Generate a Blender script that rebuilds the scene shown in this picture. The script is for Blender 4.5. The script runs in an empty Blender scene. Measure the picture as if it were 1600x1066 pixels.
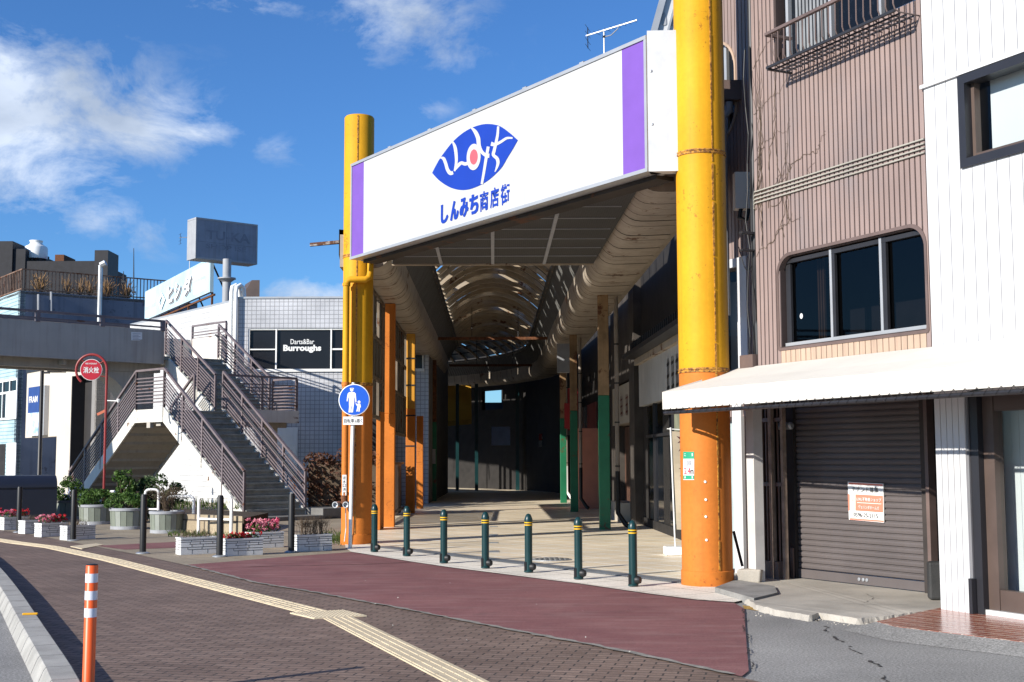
import bpy, bmesh, math, random
from mathutils import Vector, Matrix, Euler
random.seed(7)
S = bpy.context.scene
COL = S.collection
R = math.radians
V = Vector

# ------------------------------------------------------------------ camera
CAMZ, FPX = 1.65, 2000.0
CAM_PITCH = math.atan((715 - 533) / FPX)
CAM_ROLL = R(-0.2)
cd = bpy.data.cameras.new('camera'); cam = bpy.data.objects.new('camera', cd); COL.objects.link(cam)
cd.sensor_width = 36.0; cd.lens = FPX / 1600 * 36; cd.clip_start = 0.1; cd.clip_end = 3000
CM = Matrix.Rotation(math.pi / 2 + CAM_PITCH, 3, 'X') @ Matrix.Rotation(CAM_ROLL, 3, 'Z')
cam.matrix_world = Matrix.Translation((0, 0, CAMZ)) @ CM.to_4x4()
S.camera = cam

# ------------------------------------------------------------------ sun, sky, exposure
SUN_AZ = math.atan2(-0.78, -0.62)
SUN_EL = R(23)
SUN_DIR = V((math.sin(SUN_AZ) * math.cos(SUN_EL), math.cos(SUN_AZ) * math.cos(SUN_EL), math.sin(SUN_EL)))
sd = bpy.data.lights.new('sun', 'SUN'); sun = bpy.data.objects.new('sun', sd); COL.objects.link(sun)
sd.energy = 4.8; sd.angle = R(0.53); sd.color = (1.0, 0.945, 0.855)
sun.rotation_euler = SUN_DIR.to_track_quat('Z', 'Y').to_euler()
sun.location = SUN_DIR * 60
S.view_settings.view_transform = 'Standard'; S.view_settings.look = 'None'
S.view_settings.exposure = 0.65; S.view_settings.gamma = 1.0
S.view_settings.use_curve_mapping = False

def ray(px, py):
    return (CM @ V(((px - 800) / FPX, -(py - 533) / FPX, -1.0))).normalized()

W = bpy.data.worlds.new('World'); S.world = W; W.use_nodes = True
wn, wl = W.node_tree.nodes, W.node_tree.links
wn.clear()
def build_world():
    out = wn.new('ShaderNodeOutputWorld'); bg = wn.new('ShaderNodeBackground'); bg.inputs[1].default_value = 0.066
    sky = wn.new('ShaderNodeTexSky'); sky.sky_type = 'NISHITA'; sky.sun_disc = False
    sky.sun_elevation = SUN_EL; sky.sun_rotation = SUN_AZ % (2 * math.pi)
    sky.altitude = 0; sky.air_density = 1.0; sky.dust_density = 0.2; sky.ozone_density = 2.6
    tc = wn.new('ShaderNodeTexCoord')
    def math_(op, a, b=None, c=None, clamp=False):
        m = wn.new('ShaderNodeMath'); m.operation = op; m.use_clamp = clamp
        for k, v in enumerate((a, b, c)):
            if v is None: continue
            if isinstance(v, (int, float)): m.inputs[k].default_value = v
            else: wl.new(v, m.inputs[k])
        return m.outputs[0]
    nz = wn.new('ShaderNodeTexNoise'); nz.inputs['Scale'].default_value = 13; nz.inputs['Detail'].default_value = 9
    nz.inputs['Roughness'].default_value = 0.64; nz.inputs['Distortion'].default_value = 0.35
    mp = wn.new('ShaderNodeMapping'); mp.inputs['Scale'].default_value = (1, 1, 1.7)
    wl.new(tc.outputs['Generated'], mp.inputs[0]); wl.new(mp.outputs[0], nz.inputs[0])
    total = None
    # direction of each cloud, its half width and height on the sky (radians), its strength
    blobs = [(15, 195, .085, .062, 1.35), (100, 165, .08, .045, 1.1), (190, 185, .065, .034, .95), (285, 200, .045, .016, .72),
             (60, 110, .05, .026, .8), (190, 125, .03, .016, .55), (20, 262, .05, .02, .8), (560, 8, .026, .012, .55), (375, 5, .05, .012, .62),
             (640, 30, .055, .03, .9), (590, 60, .03, .03, .55), (690, 70, .04, .025, .6),
             (675, 172, .02, .012, .42), (500, 458, .05, .012, .95), (560, 462, .05, .014, .8), (430, 235, .03, .012, .42), (205, 55, .014, .014, .36),
             (140, 340, .055, .022, .58), (90, 330, .03, .013, .42), (225, 370, .028, .02, .52), (1750, 180, .22, .10, 1.0), (-500, 250, .2, .08, .9)]
    for (px, py, w, h, s) in blobs:
        d = ray(px, py); rt = d.cross(V((0, 0, 1))).normalized(); up = rt.cross(d)
        sub = wn.new('ShaderNodeVectorMath'); sub.operation = 'SUBTRACT'; wl.new(tc.outputs['Generated'], sub.inputs[0]); sub.inputs[1].default_value = d
        def dot(vec, k):
            q = wn.new('ShaderNodeVectorMath'); q.operation = 'DOT_PRODUCT'; wl.new(sub.outputs[0], q.inputs[0]); q.inputs[1].default_value = vec * k
            return q.outputs['Value']
        a = dot(rt, 1 / w); b = dot(up, 1 / h)
        r2 = math_('ADD', math_('MULTIPLY', a, a), math_('MULTIPLY', b, b))
        g = math_('MULTIPLY', math_('POWER', 2.71828, math_('MULTIPLY', r2, -0.9)), s)
        total = g if total is None else math_('MAXIMUM', total, g)
    dens = math_('ADD', total, math_('MULTIPLY', math_('SUBTRACT', nz.outputs[0], 0.5), 2.9))
    fac = math_('SMOOTH_MIN', math_('MULTIPLY', math_('SUBTRACT', dens, 0.36), 1.2, clamp=True), 0.92, 0.1)
    fac = math_('MULTIPLY', fac, math_('MULTIPLY', total, 1.6, clamp=True), clamp=True)
    n2 = wn.new('ShaderNodeTexNoise'); n2.inputs['Scale'].default_value = 9; n2.inputs['Detail'].default_value = 5
    wl.new(mp.outputs[0], n2.inputs[0])
    cr = wn.new('ShaderNodeValToRGB'); cr.color_ramp.elements[0].position = 0.36; cr.color_ramp.elements[1].position = 0.62
    cr.color_ramp.elements[0].color = (4.6, 5.5, 7.0, 1); cr.color_ramp.elements[1].color = (8.2, 9.2, 10.8, 1)
    wl.new(n2.outputs[0], cr.inputs[0])
    tint = wn.new('ShaderNodeMix'); tint.data_type = 'RGBA'; tint.blend_type = 'MULTIPLY'; tint.inputs[0].default_value = 1
    wl.new(sky.outputs[0], tint.inputs[6]); tint.inputs[7].default_value = (0.56, 0.98, 1.52, 1)
    mx = wn.new('ShaderNodeMix'); mx.data_type = 'RGBA'
    wl.new(fac, mx.inputs[0]); wl.new(tint.outputs[2], mx.inputs[6]); wl.new(cr.outputs[0], mx.inputs[7])
    wl.new(mx.outputs[2], bg.inputs[0]); wl.new(bg.outputs[0], out.inputs[0])
build_world()

# ------------------------------------------------------------------ geometry helpers
CP = V((0, 0, CAMZ))
def at(px, py, Y):
    d = ray(px, py); return CP + d * (Y / d.y)
def gnd(px, py, z=0.0):
    d = ray(px, py); return CP + d * ((z - CAMZ) / d.z)
def onplane(px, py, p, n):
    d = ray(px, py); return CP + d * ((p - CP).dot(n) / d.dot(n))
def lerp(a, b, t): return a + (b - a) * t
ZUP = V((0, 0, 1))

class MB:
    def __init__(s): s.v = []; s.f = []
    def add(s, vs, fs):
        o = len(s.v); s.v += [V(q) for q in vs]; s.f += [[o + i for i in f] for f in fs]; return s
    def par(s, p, a, b, c):
        p, a, b, c = V(p), V(a), V(b), V(c)
        return s.add([p, p + a, p + a + b, p + b, p + c, p + a + c, p + a + b + c, p + b + c],
                     [(0, 3, 2, 1), (4, 5, 6, 7), (0, 1, 5, 4), (1, 2, 6, 5), (2, 3, 7, 6), (3, 0, 4, 7)])
    def box(s, c, size, rz=0):
        x = V((math.cos(rz), math.sin(rz), 0)); y = V((-x.y, x.x, 0)); c = V(c)
        a, b, h = x * size[0], y * size[1], ZUP * size[2]
        return s.par(c - a / 2 - b / 2 - h / 2, a, b, h)
    def bar(s, p, q, w, h, up=ZUP):
        p, q = V(p), V(q); d = q - p; sd_ = d.cross(up)
        if sd_.length < 1e-6: sd_ = d.cross(V((1, 0, 0)))
        sd_.normalize(); u = sd_.cross(d).normalized()
        return s.par(p - sd_ * w / 2 - u * h / 2, d, sd_ * w, u * h)
    def tube(s, pts, r, n=8, r2=None):
        pts = [V(p) for p in pts]; m = len(pts); vs = []; fs = []; ref = None
        for i, p in enumerate(pts):
            t = (pts[min(i + 1, m - 1)] - pts[max(i - 1, 0)]).normalized()
            if ref is None:
                ref = t.cross(ZUP)
                if ref.length < 1e-3: ref = V((1, 0, 0))
            ref = (ref - t * ref.dot(t)).normalized(); b = t.cross(ref)
            rr = r if r2 is None else lerp(r, r2, i / (m - 1))
            for k in range(n):
                a = 2 * math.pi * k / n; vs.append(p + (ref * math.cos(a) + b * math.sin(a)) * rr)
        for i in range(m - 1):
            for k in range(n):
                k2 = (k + 1) % n; fs.append((i * n + k, i * n + k2, (i + 1) * n + k2, (i + 1) * n + k))
        fs.append(tuple(range(n))[::-1]); fs.append(tuple((m - 1) * n + k for k in range(n)))
        return s.add(vs, fs)
    def lathe(s, c, prof, n=24, axis=ZUP):
        c = V(c); axis = V(axis).normalized(); x = axis.orthogonal().normalized(); y = axis.cross(x); vs = []; fs = []; m = len(prof)
        for (r, z) in prof:
            for k in range(n):
                a = 2 * math.pi * k / n; vs.append(c + (x * math.cos(a) + y * math.sin(a)) * max(r, 1e-4) + axis * z)
        for i in range(m - 1):
            for k in range(n):
                k2 = (k + 1) % n; fs.append((i * n + k, i * n + k2, (i + 1) * n + k2, (i + 1) * n + k))
        fs.append(tuple(range(n))[::-1]); fs.append(tuple((m - 1) * n + k for k in range(n)))
        return s.add(vs, fs)
    def prism(s, pts, vec):
        pts = [V(p) for p in pts]; n = len(pts); vec = V(vec)
        return s.add(pts + [p + vec for p in pts], [tuple(range(n))[::-1], tuple(range(n, 2 * n))] + [(i, (i + 1) % n, n + (i + 1) % n, n + i) for i in range(n)])
    def poly(s, pts): return s.add(pts, [tuple(range(len(pts)))])
    def ribbon(s, A, B):
        n = len(A); return s.add(list(A) + list(B), [(i, i + 1, n + i + 1, n + i) for i in range(n - 1)])
    def build(s, name, mat, parent=None, smooth=0, label=None, local=False, bevel=0, fix=True):
        me = bpy.data.meshes.new(name)
        vs = s.v
        if parent is not None:
            if not local:
                o = V((0, 0, 0)); p = parent
                while p is not None: o += p.location; p = p.parent
                vs = [v - o for v in vs]; org = V((0, 0, 0))
            else: org = V((0, 0, 0))
        elif local: org = V((0, 0, 0))
        else:
            xs = [v.x for v in vs]; ys = [v.y for v in vs]; zs = [v.z for v in vs]
            org = V(((min(xs) + max(xs)) / 2, (min(ys) + max(ys)) / 2, min(zs))); vs = [v - org for v in vs]
        me.from_pydata([tuple(v) for v in vs], [], s.f); me.update()
        if fix:
            bm = bmesh.new(); bm.from_mesh(me); bmesh.ops.recalc_face_normals(bm, faces=bm.faces); bm.to_mesh(me); bm.free()
        if smooth: me.shade_smooth(); me.set_sharp_from_angle(angle=R(smooth))
        me.materials.append(mat)
        ob = bpy.data.objects.new(name, me); COL.objects.link(ob); ob.location = org
        if parent is not None: ob.parent = parent
        if label: ob['label'] = label
        if bevel:
            b = ob.modifiers.new('bevel', 'BEVEL'); b.width = bevel; b.segments = 2; b.limit_method = 'ANGLE'; b.angle_limit = R(40)
        return ob

def thing(name, label, cat, loc, group=None, rz=0):
    o = bpy.data.objects.new(name, None); COL.objects.link(o); o.location = V(loc); o.rotation_euler = (0, 0, rz)
    o.empty_display_size = 0.2; o['label'] = label; o['category'] = cat
    if group: o['group'] = group
    return o
def tag(o, label, cat, group=None, kind=None):
    o['label'] = label; o['category'] = cat
    if group: o['group'] = group
    if kind: o['kind'] = kind
    return o
def structure(o, label=None):
    o['kind'] = 'structure'
    if label: o['label'] = label
    return o
def copy_tree(o, parent=None):
    c = o.copy(); COL.objects.link(c)
    if parent is not None: c.parent = parent
    for ch in list(o.children): copy_tree(ch, c)
    return c

# ------------------------------------------------------------------ materials
def lin(c):
    c /= 255.0
    return c / 12.92 if c <= 0.04045 else ((c + 0.055) / 1.055) ** 2.4
def rgb(r, g, b, k=1.0): return (min(1, lin(r) * k), min(1, lin(g) * k), min(1, lin(b) * k))
class MT:
    def __init__(s, name):
        s.m = bpy.data.materials.new(name); s.m.use_nodes = True; s.n = s.m.node_tree.nodes; s.l = s.m.node_tree.links
        s.b = s.n['Principled BSDF']; s.pos = None
    def P(s):
        if s.pos is None: s.pos = s.n.new('ShaderNodeNewGeometry').outputs['Position']
        return s.pos
    def mapped(s, scale=(1, 1, 1), rot=0, loc=(0, 0, 0), src=None):
        m = s.n.new('ShaderNodeMapping'); m.inputs['Scale'].default_value = scale; m.inputs['Rotation'].default_value = (0, 0, rot) if not isinstance(rot, tuple) else rot
        m.inputs['Location'].default_value = loc; s.l.new(src or s.P(), m.inputs[0]); return m.outputs[0]
    def noise(s, scale, detail=4, vec=None, rough=.55, dist=0):
        t = s.n.new('ShaderNodeTexNoise'); t.inputs['Scale'].default_value = scale; t.inputs['Detail'].default_value = detail
        t.inputs['Roughness'].default_value = rough; t.inputs['Distortion'].default_value = dist
        s.l.new(vec or s.P(), t.inputs[0]); return t.outputs[0]
    def ramp(s, x, p0, p1, c0=(0, 0, 0), c1=(1, 1, 1)):
        r = s.n.new('ShaderNodeValToRGB'); e = r.color_ramp.elements
        e[0].position = p0; e[1].position = p1; e[0].color = (*c0, 1); e[1].color = (*c1, 1)
        s.l.new(x, r.inputs[0]); return r.outputs[0]
    def mix(s, f, a, b, mode='MIX'):
        m = s.n.new('ShaderNodeMix'); m.data_type = 'RGBA'; m.blend_type = mode
        for k, v in ((0, f), (6, a), (7, b)):
            if isinstance(v, (int, float)): m.inputs[k].default_value = v
            elif isinstance(v, tuple): m.inputs[k].default_value = (*v[:3], 1)
            else: s.l.new(v, m.inputs[k])
        return m.outputs[2]
    def math(s, op, a, b=None, clamp=False):
        m = s.n.new('ShaderNodeMath'); m.operation = op; m.use_clamp = clamp
        for k, v in enumerate((a, b)):
            if v is None: continue
            if isinstance(v, (int, float)): m.inputs[k].default_value = v
            else: s.l.new(v, m.inputs[k])
        return m.outputs[0]
    def bump(s, h, strength=.3, dist=.01):
        b = s.n.new('ShaderNodeBump'); b.inputs['Strength'].default_value = strength; b.inputs['Distance'].default_value = dist
        s.l.new(h, b.inputs['Height']); s.l.new(b.outputs[0], s.b.inputs['Normal']); return s
    def col(s, c):
        if isinstance(c, tuple): s.b.inputs['Base Color'].default_value = (*c[:3], 1)
        else: s.l.new(c, s.b.inputs['Base Color'])
        return s
    def set(s, **k):
        for a, v in k.items(): s.b.inputs[a.replace('_', ' ')].default_value = v
        return s

def mat(name, c, rough=.6, metal=0, var=.12, scale=2.5, fine=0, bump=0, bscale=60, streak=0, streak_c=(.08, .06, .05), rust=0, spec=.4, rust_c=(.10, .035, .012), chips=0):
    t = MT(name); t.set(Roughness=rough, Metallic=metal); t.b.inputs['Specular IOR Level'].default_value = spec
    lo = tuple(q * (1 - var) for q in c); hi = tuple(min(1, q * (1 + var)) for q in c)
    col = t.ramp(t.noise(scale, 6), .3, .7, lo, hi)
    if fine:
        f = t.ramp(t.noise(bscale * 2, 3), .35, .65, (1 - fine,) * 3, (1, 1, 1)); col = t.mix(1.0, col, f, 'MULTIPLY')
    if streak:
        sv = t.noise(1.0, 5, t.mapped((9, 9, .35)))
        k = t.math('MULTIPLY', t.ramp(sv, .5, .78), streak); col = t.mix(k, col, streak_c)
    if rust:
        rv = t.math('MULTIPLY', t.noise(4.5, 8, rough=.68), t.noise(1.1, 2)); k = t.ramp(rv, .36 - .1 * rust, .40 - .09 * rust); col = t.mix(k, col, rust_c)
    if chips:
        k = t.math('MULTIPLY', t.ramp(t.math('MULTIPLY', t.noise(17, 7, rough=.7), t.math('ADD', t.noise(1.7, 3), .45)), .625, .655), chips * .75); col = t.mix(k, col, rust_c)
    t.col(col)
    if bump: t.bump(t.noise(bscale, 4), bump, .01)
    return t.m

def glass(name, tint=(.9, .95, .95), refl=.06, dark=0):
    t = MT(name); out = t.n['Material Output']
    tr = t.n.new('ShaderNodeBsdfTransparent'); tr.inputs[0].default_value = (*tint, 1)
    gl = t.n.new('ShaderNodeBsdfGlossy'); gl.inputs['Roughness'].default_value = .02
    lw = t.n.new('ShaderNodeLayerWeight'); lw.inputs[0].default_value = .12
    mx = t.n.new('ShaderNodeMixShader'); t.l.new(t.math('ADD', t.math('MULTIPLY', lw.outputs['Fresnel'], .6), .03), mx.inputs[0]); t.l.new(tr.outputs[0], mx.inputs[1]); t.l.new(gl.outputs[0], mx.inputs[2])
    t.l.new(mx.outputs[0], out.inputs[0]); return t.m
def darkglass(name, c=(.006, .008, .012), rough=.06):
    t = MT(name); t.set(Roughness=rough); t.b.inputs['Specular IOR Level'].default_value = .14
    d = t.ramp(t.noise(14, 6, rough=.7), .55, .8, c, tuple(q * 2.2 + .004 for q in c)); t.col(d); return t.m
def bricks(name, c1, c2, mortar, bw, bh, ms, rot=0, rough=.75, plane='XY', offset=.5, bump=.25, dirt=.25, dirt_c=(.04, .035, .03), loc=(0, 0, 0), spec=.3):
    t = MT(name); t.set(Roughness=rough); t.b.inputs['Specular IOR Level'].default_value = spec
    vec = t.mapped(rot=rot, loc=loc) if plane == 'XY' else None
    if plane != 'XY':
        sp = t.n.new('ShaderNodeSeparateXYZ'); t.l.new(t.mapped(rot=rot), sp.inputs[0]); cb = t.n.new('ShaderNodeCombineXYZ')
        t.l.new(sp.outputs[0], cb.inputs[0]); t.l.new(sp.outputs[2], cb.inputs[1]); vec = cb.outputs[0]
    b = t.n.new('ShaderNodeTexBrick'); b.offset = offset; t.l.new(vec, b.inputs['Vector'])
    for k, v in (('Scale', 1), ('Mortar Size', ms), ('Mortar Smooth', .15), ('Bias', 0), ('Brick Width', bw), ('Row Height', bh)): b.inputs[k].default_value = v
    b.inputs['Color1'].default_value = (*c1, 1); b.inputs['Color2'].default_value = (*c2, 1); b.inputs['Mortar'].default_value = (*mortar, 1)
    col = b.outputs['Color']
    col = t.mix(1.0, col, t.ramp(t.noise(.8, 6), .3, .7, (.78,) * 3, (1.12,) * 3), 'MULTIPLY')
    col = t.mix(1.0, col, t.ramp(t.noise(38, 4), .3, .7, (.82,) * 3, (1.14,) * 3), 'MULTIPLY')
    if dirt: col = t.mix(t.math('MULTIPLY', t.ramp(t.noise(1.6, 8, rough=.7), .52, .75), dirt), col, dirt_c)
    t.col(col)
    if bump:
        h = t.math('ADD', t.math('MULTIPLY', b.outputs['Fac'], -1.0), t.math('MULTIPLY', t.noise(60, 3), .25)); t.bump(h, bump, .006)
    return t.m
def leafmat(name, c, c2, tr=.3):
    t = MT(name); t.set(Roughness=.55); t.b.inputs['Specular IOR Level'].default_value = .3
    col = t.ramp(t.noise(6, 4), .35, .65, c, c2); t.col(col)
    out = t.n['Material Output']; tl = t.n.new('ShaderNodeBsdfTranslucent'); t.l.new(col, tl.inputs[0])
    mx = t.n.new('ShaderNodeMixShader'); mx.inputs[0].default_value = tr
    t.l.new(t.b.outputs[0], mx.inputs[1]); t.l.new(tl.outputs[0], mx.inputs[2]); t.l.new(mx.outputs[0], out.inputs[0]); return t.m

def lettering(body, p, right, up, w, h, m, parent, name='lettering', bold=0, depth=.006, keep=False):
    """text laid flat on a sign: p = bottom-left corner of its box"""
    cu = bpy.data.curves.new('t', 'FONT'); cu.body = body; cu.offset = bold; cu.resolution_u = 3
    o = bpy.data.objects.new('t', cu); COL.objects.link(o); dg = bpy.context.evaluated_depsgraph_get(); dg.update()
    me = bpy.data.meshes.new_from_object(o.evaluated_get(dg)); bpy.data.objects.remove(o); bpy.data.curves.remove(cu)
    xs = [v.co.x for v in me.vertices]; ys = [v.co.y for v in me.vertices]
    x0, x1, y0, y1 = min(xs), max(xs), min(ys), max(ys)
    sx, sy = w / (x1 - x0), h / (y1 - y0)
    if keep: sx = sy = min(sx, sy)
    right, up = V(right).normalized(), V(up).normalized(); n = right.cross(up)
    mb = MB(); vs = [V(p) + right * (v.co.x - x0) * sx + up * (v.co.y - y0) * sy + n * depth for v in me.vertices]
    mb.add(vs, [tuple(q.vertices) for q in me.polygons]); bpy.data.meshes.remove(me)
    return mb.build(name, m, parent, fix=False)

def leaves(mb, c, rad, n, size, shell=.35, flat=0, seed=0):
    rnd = random.Random(seed * 131 + n); c = V(c)
    for _ in range(n):
        while True:
            d = V((rnd.uniform(-1, 1), rnd.uniform(-1, 1), rnd.uniform(-1, 1)))
            if .05 < d.length < 1: break
        rr = d.length ** shell
        d = d.normalized() * rr
        p = c + V((d.x * rad[0], d.y * rad[1], d.z * rad[2]))
        a = V((rnd.gauss(0, 1), rnd.gauss(0, 1), rnd.gauss(0, 1 - flat))).normalized(); b = a.orthogonal(); b.rotate(Matrix.Rotation(rnd.uniform(0, 6.28), 3, a))
        cc = a.cross(b); s = size * rnd.uniform(.6, 1.3)
        mb.add([p - b * s, p + cc * s * .45 + a * s * .15, p + b * s, p - cc * s * .45 + a * s * .15], [(0, 1, 2, 3)])
def clumps(mb, c, rad, k, n, size, cl=.38, seed=0):
    rnd = random.Random(seed + 77); c = V(c)
    for i in range(k):
        while True:
            d = V((rnd.uniform(-1, 1), rnd.uniform(-1, 1), rnd.uniform(-1, 1)))
            if d.length < 1: break
        d = d.normalized() * (d.length ** .5) * rnd.uniform(.8, 1.08)
        q = cl * rnd.uniform(.6, 1.25)
        leaves(mb, c + V((d.x * rad[0], d.y * rad[1], d.z * rad[2])), (rad[0] * q, rad[1] * q, rad[2] * q), n // k, size, seed=seed * 50 + i)

M = {}
M['white_metal'] = mat('white_paint', rgb(232, 232, 228), .45, var=.05, streak=.08)
M['sign_white'] = mat('sign_white', (.46, .465, .47), .4, var=.035, scale=.6, streak=.12, streak_c=(.45, .44, .42))
M['purple'] = mat('purple_panel', (.165, .075, .36), .45, var=.06)
M['blue'] = mat('emblem_blue', (.007, .036, .31), .45, var=.05)
M['pink'] = mat('emblem_pink', (.48, .09, .11), .45, var=.05)
M['yellow'] = mat('yellow_paint', (.62, .305, .014), .58, var=.09, scale=1.3, streak=.32, streak_c=(.40, .15, .012), spec=.15, fine=.06, bscale=9, chips=.8, rust_c=(.22, .08, .015))
M['orange'] = mat('orange_paint', (.56, .175, .030), .6, var=.10, scale=1.3, streak=.38, streak_c=(.33, .105, .02), spec=.15, fine=.08, bscale=9, chips=.8, rust_c=(.20, .06, .02))
M['rust'] = mat('rusty_steel', (.12, .045, .018), .85, var=.5, scale=14, bump=.5)
M['green'] = mat('green_paint', (.010, .13, .058), .45, var=.15, rust=.25)
M['bollard'] = mat('bollard_paint', (.006, .035, .038), .35, var=.15, fine=.1)
M['band'] = mat('yellow_band', (.75, .42, .01), .5)
M['black'] = mat('black_plastic', (.012, .012, .013), .5, var=.2)
M['darkmetal'] = mat('dark_metal', (.02, .02, .023), .45, var=.2)
M['steel'] = mat('galvanised_steel', (.42, .44, .46), .42, metal=.55, var=.14, streak=.15)
M['alu'] = mat('aluminium_frame', (.42, .425, .43), .4, metal=.4, var=.08)
M['grey'] = mat('grey_paint', (.30, .31, .33), .55, var=.12, streak=.25)
M['beige'] = mat('beige_cladding', (.36, .31, .25), .6, var=.16, streak=.3, streak_c=(.12, .09, .06), rust=.2)
M['ceil'] = bricks('mesh_ceiling', (.085, .082, .078), (.075, .072, .07), (.03, .03, .03), .07, .05, .012, rough=.7, bump=.3, dirt=.3)
M['greystrip'] = mat('grey_corrugated', (.11, .11, .105), .6, var=.2, streak=.3)
M['rib'] = mat('rib_paint', (.36, .29, .21), .6, var=.2, rust=.3)
t = MT('roof_panel'); t.set(Roughness=.6)
_c = t.ramp(t.noise(1.7, 3), .42, .6, (.13, .10, .065), (.26, .21, .145)); t.col(_c)
_tl = t.n.new('ShaderNodeBsdfTranslucent'); t.l.new(_c, _tl.inputs[0]); _mx = t.n.new('ShaderNodeMixShader'); _mx.inputs[0].default_value = .2
t.l.new(t.b.outputs[0], _mx.inputs[1]); t.l.new(_tl.outputs[0], _mx.inputs[2]); t.l.new(_mx.outputs[0], t.n['Material Output'].inputs[0])
M['roofpanel'] = t.m
M['lightpanel'] = leafmat('translucent_panel', (.50, .43, .30), (.66, .60, .48), .6)
M['concrete'] = mat('concrete', (.36, .34, .30), .85, var=.22, scale=1.4, fine=.25, bump=.3, streak=.15)
M['concrete_slab'] = mat('slab_concrete', (.27, .262, .245), .9, var=.3, scale=3, fine=.3, bump=.4)
M['concrete_dark'] = mat('concrete_dark', (.17, .165, .155), .9, var=.3, scale=2, fine=.3, bump=.4)
M['creamwall'] = mat('cream_wall', (.50, .455, .39), .8, var=.05, scale=.7, streak=.07, bump=.1)
M['darkbrown'] = mat('dark_brown_wall', (.035, .028, .025), .7, var=.25)
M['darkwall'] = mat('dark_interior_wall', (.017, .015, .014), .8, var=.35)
M['dkglass'] = darkglass('dark_window_glass')
M['glass'] = glass('clear_glass')
M['twig'] = mat('dry_twig', (.10, .07, .045), .9, var=.3)
M['soil'] = mat('soil', (.05, .035, .022), .95, var=.4, scale=20, bump=.6)
M['leaf'] = leafmat('leaf_green', (.035, .085, .016), (.11, .19, .04))
M['leafd'] = leafmat('leaf_dark', (.02, .045, .012), (.06, .10, .03), .15)
M['leafr'] = leafmat('leaf_russet', (.05, .022, .012), (.13, .055, .03), .15)
M['grassm'] = leafmat('grass_blades', (.05, .10, .02), (.16, .20, .06))
M['fl_red'] = leafmat('petal_red', (.50, .012, .02), (.75, .05, .06))
M['fl_pink'] = leafmat('petal_pink', (.70, .10, .22), (.85, .45, .48))
M['rail'] = mat('mauve_rail_paint', (.155, .125, .130), .45, var=.14, scale=5, rust=.12, streak=.1)
M['bridge'] = mat('bridge_grey', (.40, .37, .325), .6, var=.10, scale=1.2, streak=.28, streak_c=(.12, .08, .05))
M['stair_white'] = mat('stair_side_paint', (.60, .58, .53), .55, var=.07, streak=.2, streak_c=(.25, .17, .10), rust=.15)
M['tread'] = mat('stair_tread', (.31, .32, .285), .8, var=.25, scale=4, fine=.25)
# ================================================================== GROUND
def asphalt(name, c, k=1):
    t = MT(name); t.set(Roughness=.85); t.b.inputs['Specular IOR Level'].default_value = .25
    col = t.ramp(t.noise(.5, 6), .3, .7, tuple(q * .8 for q in c), tuple(q * 1.2 for q in c))
    col = t.mix(1.0, col, t.ramp(t.noise(48, 4, rough=.85), .36, .66, (.42,) * 3, (1.55,) * 3), 'MULTIPLY')
    col = t.mix(t.math('MULTIPLY', t.ramp(t.noise(1.3, 9, rough=.7), .55, .72), .45), col, tuple(q * .5 for q in c))
    t.col(col); t.bump(t.noise(95, 3), .5, .008); return t.m
M['asphalt'] = asphalt('asphalt', (.265, .258, .245))
g = MB(); g.poly([(-300, -60, 0), (300, -60, 0), (300, 500, 0), (-300, 500, 0)])
structure(g.build('ground', M['asphalt']))
M['concrete'] = mat('concrete_apron', (.42, .385, .33), .85, var=.2, scale=1.4, fine=.22, bump=.3, streak=.0)

def sheet(name, pts, m, z):
    mb = MB(); mb.poly([gnd(x, y) if len(p_) == 2 else V(p_) for p_ in pts for x, y in [p_[:2]]])
    for v in mb.v: v.z = z
    ob = structure(mb.build(name, m)); return ob
CURB_R = [(0, 884), (32, 922), (61, 965), (87, 1002), (117, 1045), (132, 1075)]
CURB_L = [(0, 950), (27, 995), (57, 1066), (66, 1095)]
ZC = .14
cr = [gnd(x, y, ZC) for x, y in CURB_R]
d0 = (cr[0] - cr[1]).normalized(); d1 = (cr[-1] - cr[-2]).normalized()
cr = [cr[0] + d0 * 26 + V((-3, 0, 0)), cr[0] + d0 * 12 + V((-.8, 0, 0)), cr[0] + d0 * 5 + V((-.1, 0, 0))] + cr + [cr[-1] + d1 * 2, cr[-1] + d1 * 6]
# smooth the kerb line
def chaikin(p, k=2):
    for _ in range(k):
        q = [p[0]]
        for a, b in zip(p, p[1:]): q += [lerp(a, b, .25), lerp(a, b, .75)]
        p = q + [p[-1]]
    return p
crs = chaikin(cr)
def offset2(pl, d):
    o = []
    for i, p in enumerate(pl):
        t_ = (pl[min(i + 1, len(pl) - 1)] - pl[max(i - 1, 0)]).normalized(); o.append(p + V((-t_.y, t_.x, 0)) * d)
    return o
def resample(pl, step):
    o = [pl[0]]; acc = 0
    for a, b in zip(pl, pl[1:]):
        L = (b - a).length; s = step - acc
        while s < L: o.append(lerp(a, b, s / L)); s += step
        acc = (acc + L) % step if s > L else 0
        acc = L - (s - step)
    return o
pl = resample(crs, .6)
M['kerbm'] = mat('kerb_concrete', (.36, .35, .325), .85, var=.18, scale=3, fine=.22, bump=.3, streak=.12)
kb = MB()
inn = pl; top = offset2(pl, -.20); low = offset2(pl, -.255)
sgn = 1
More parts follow.
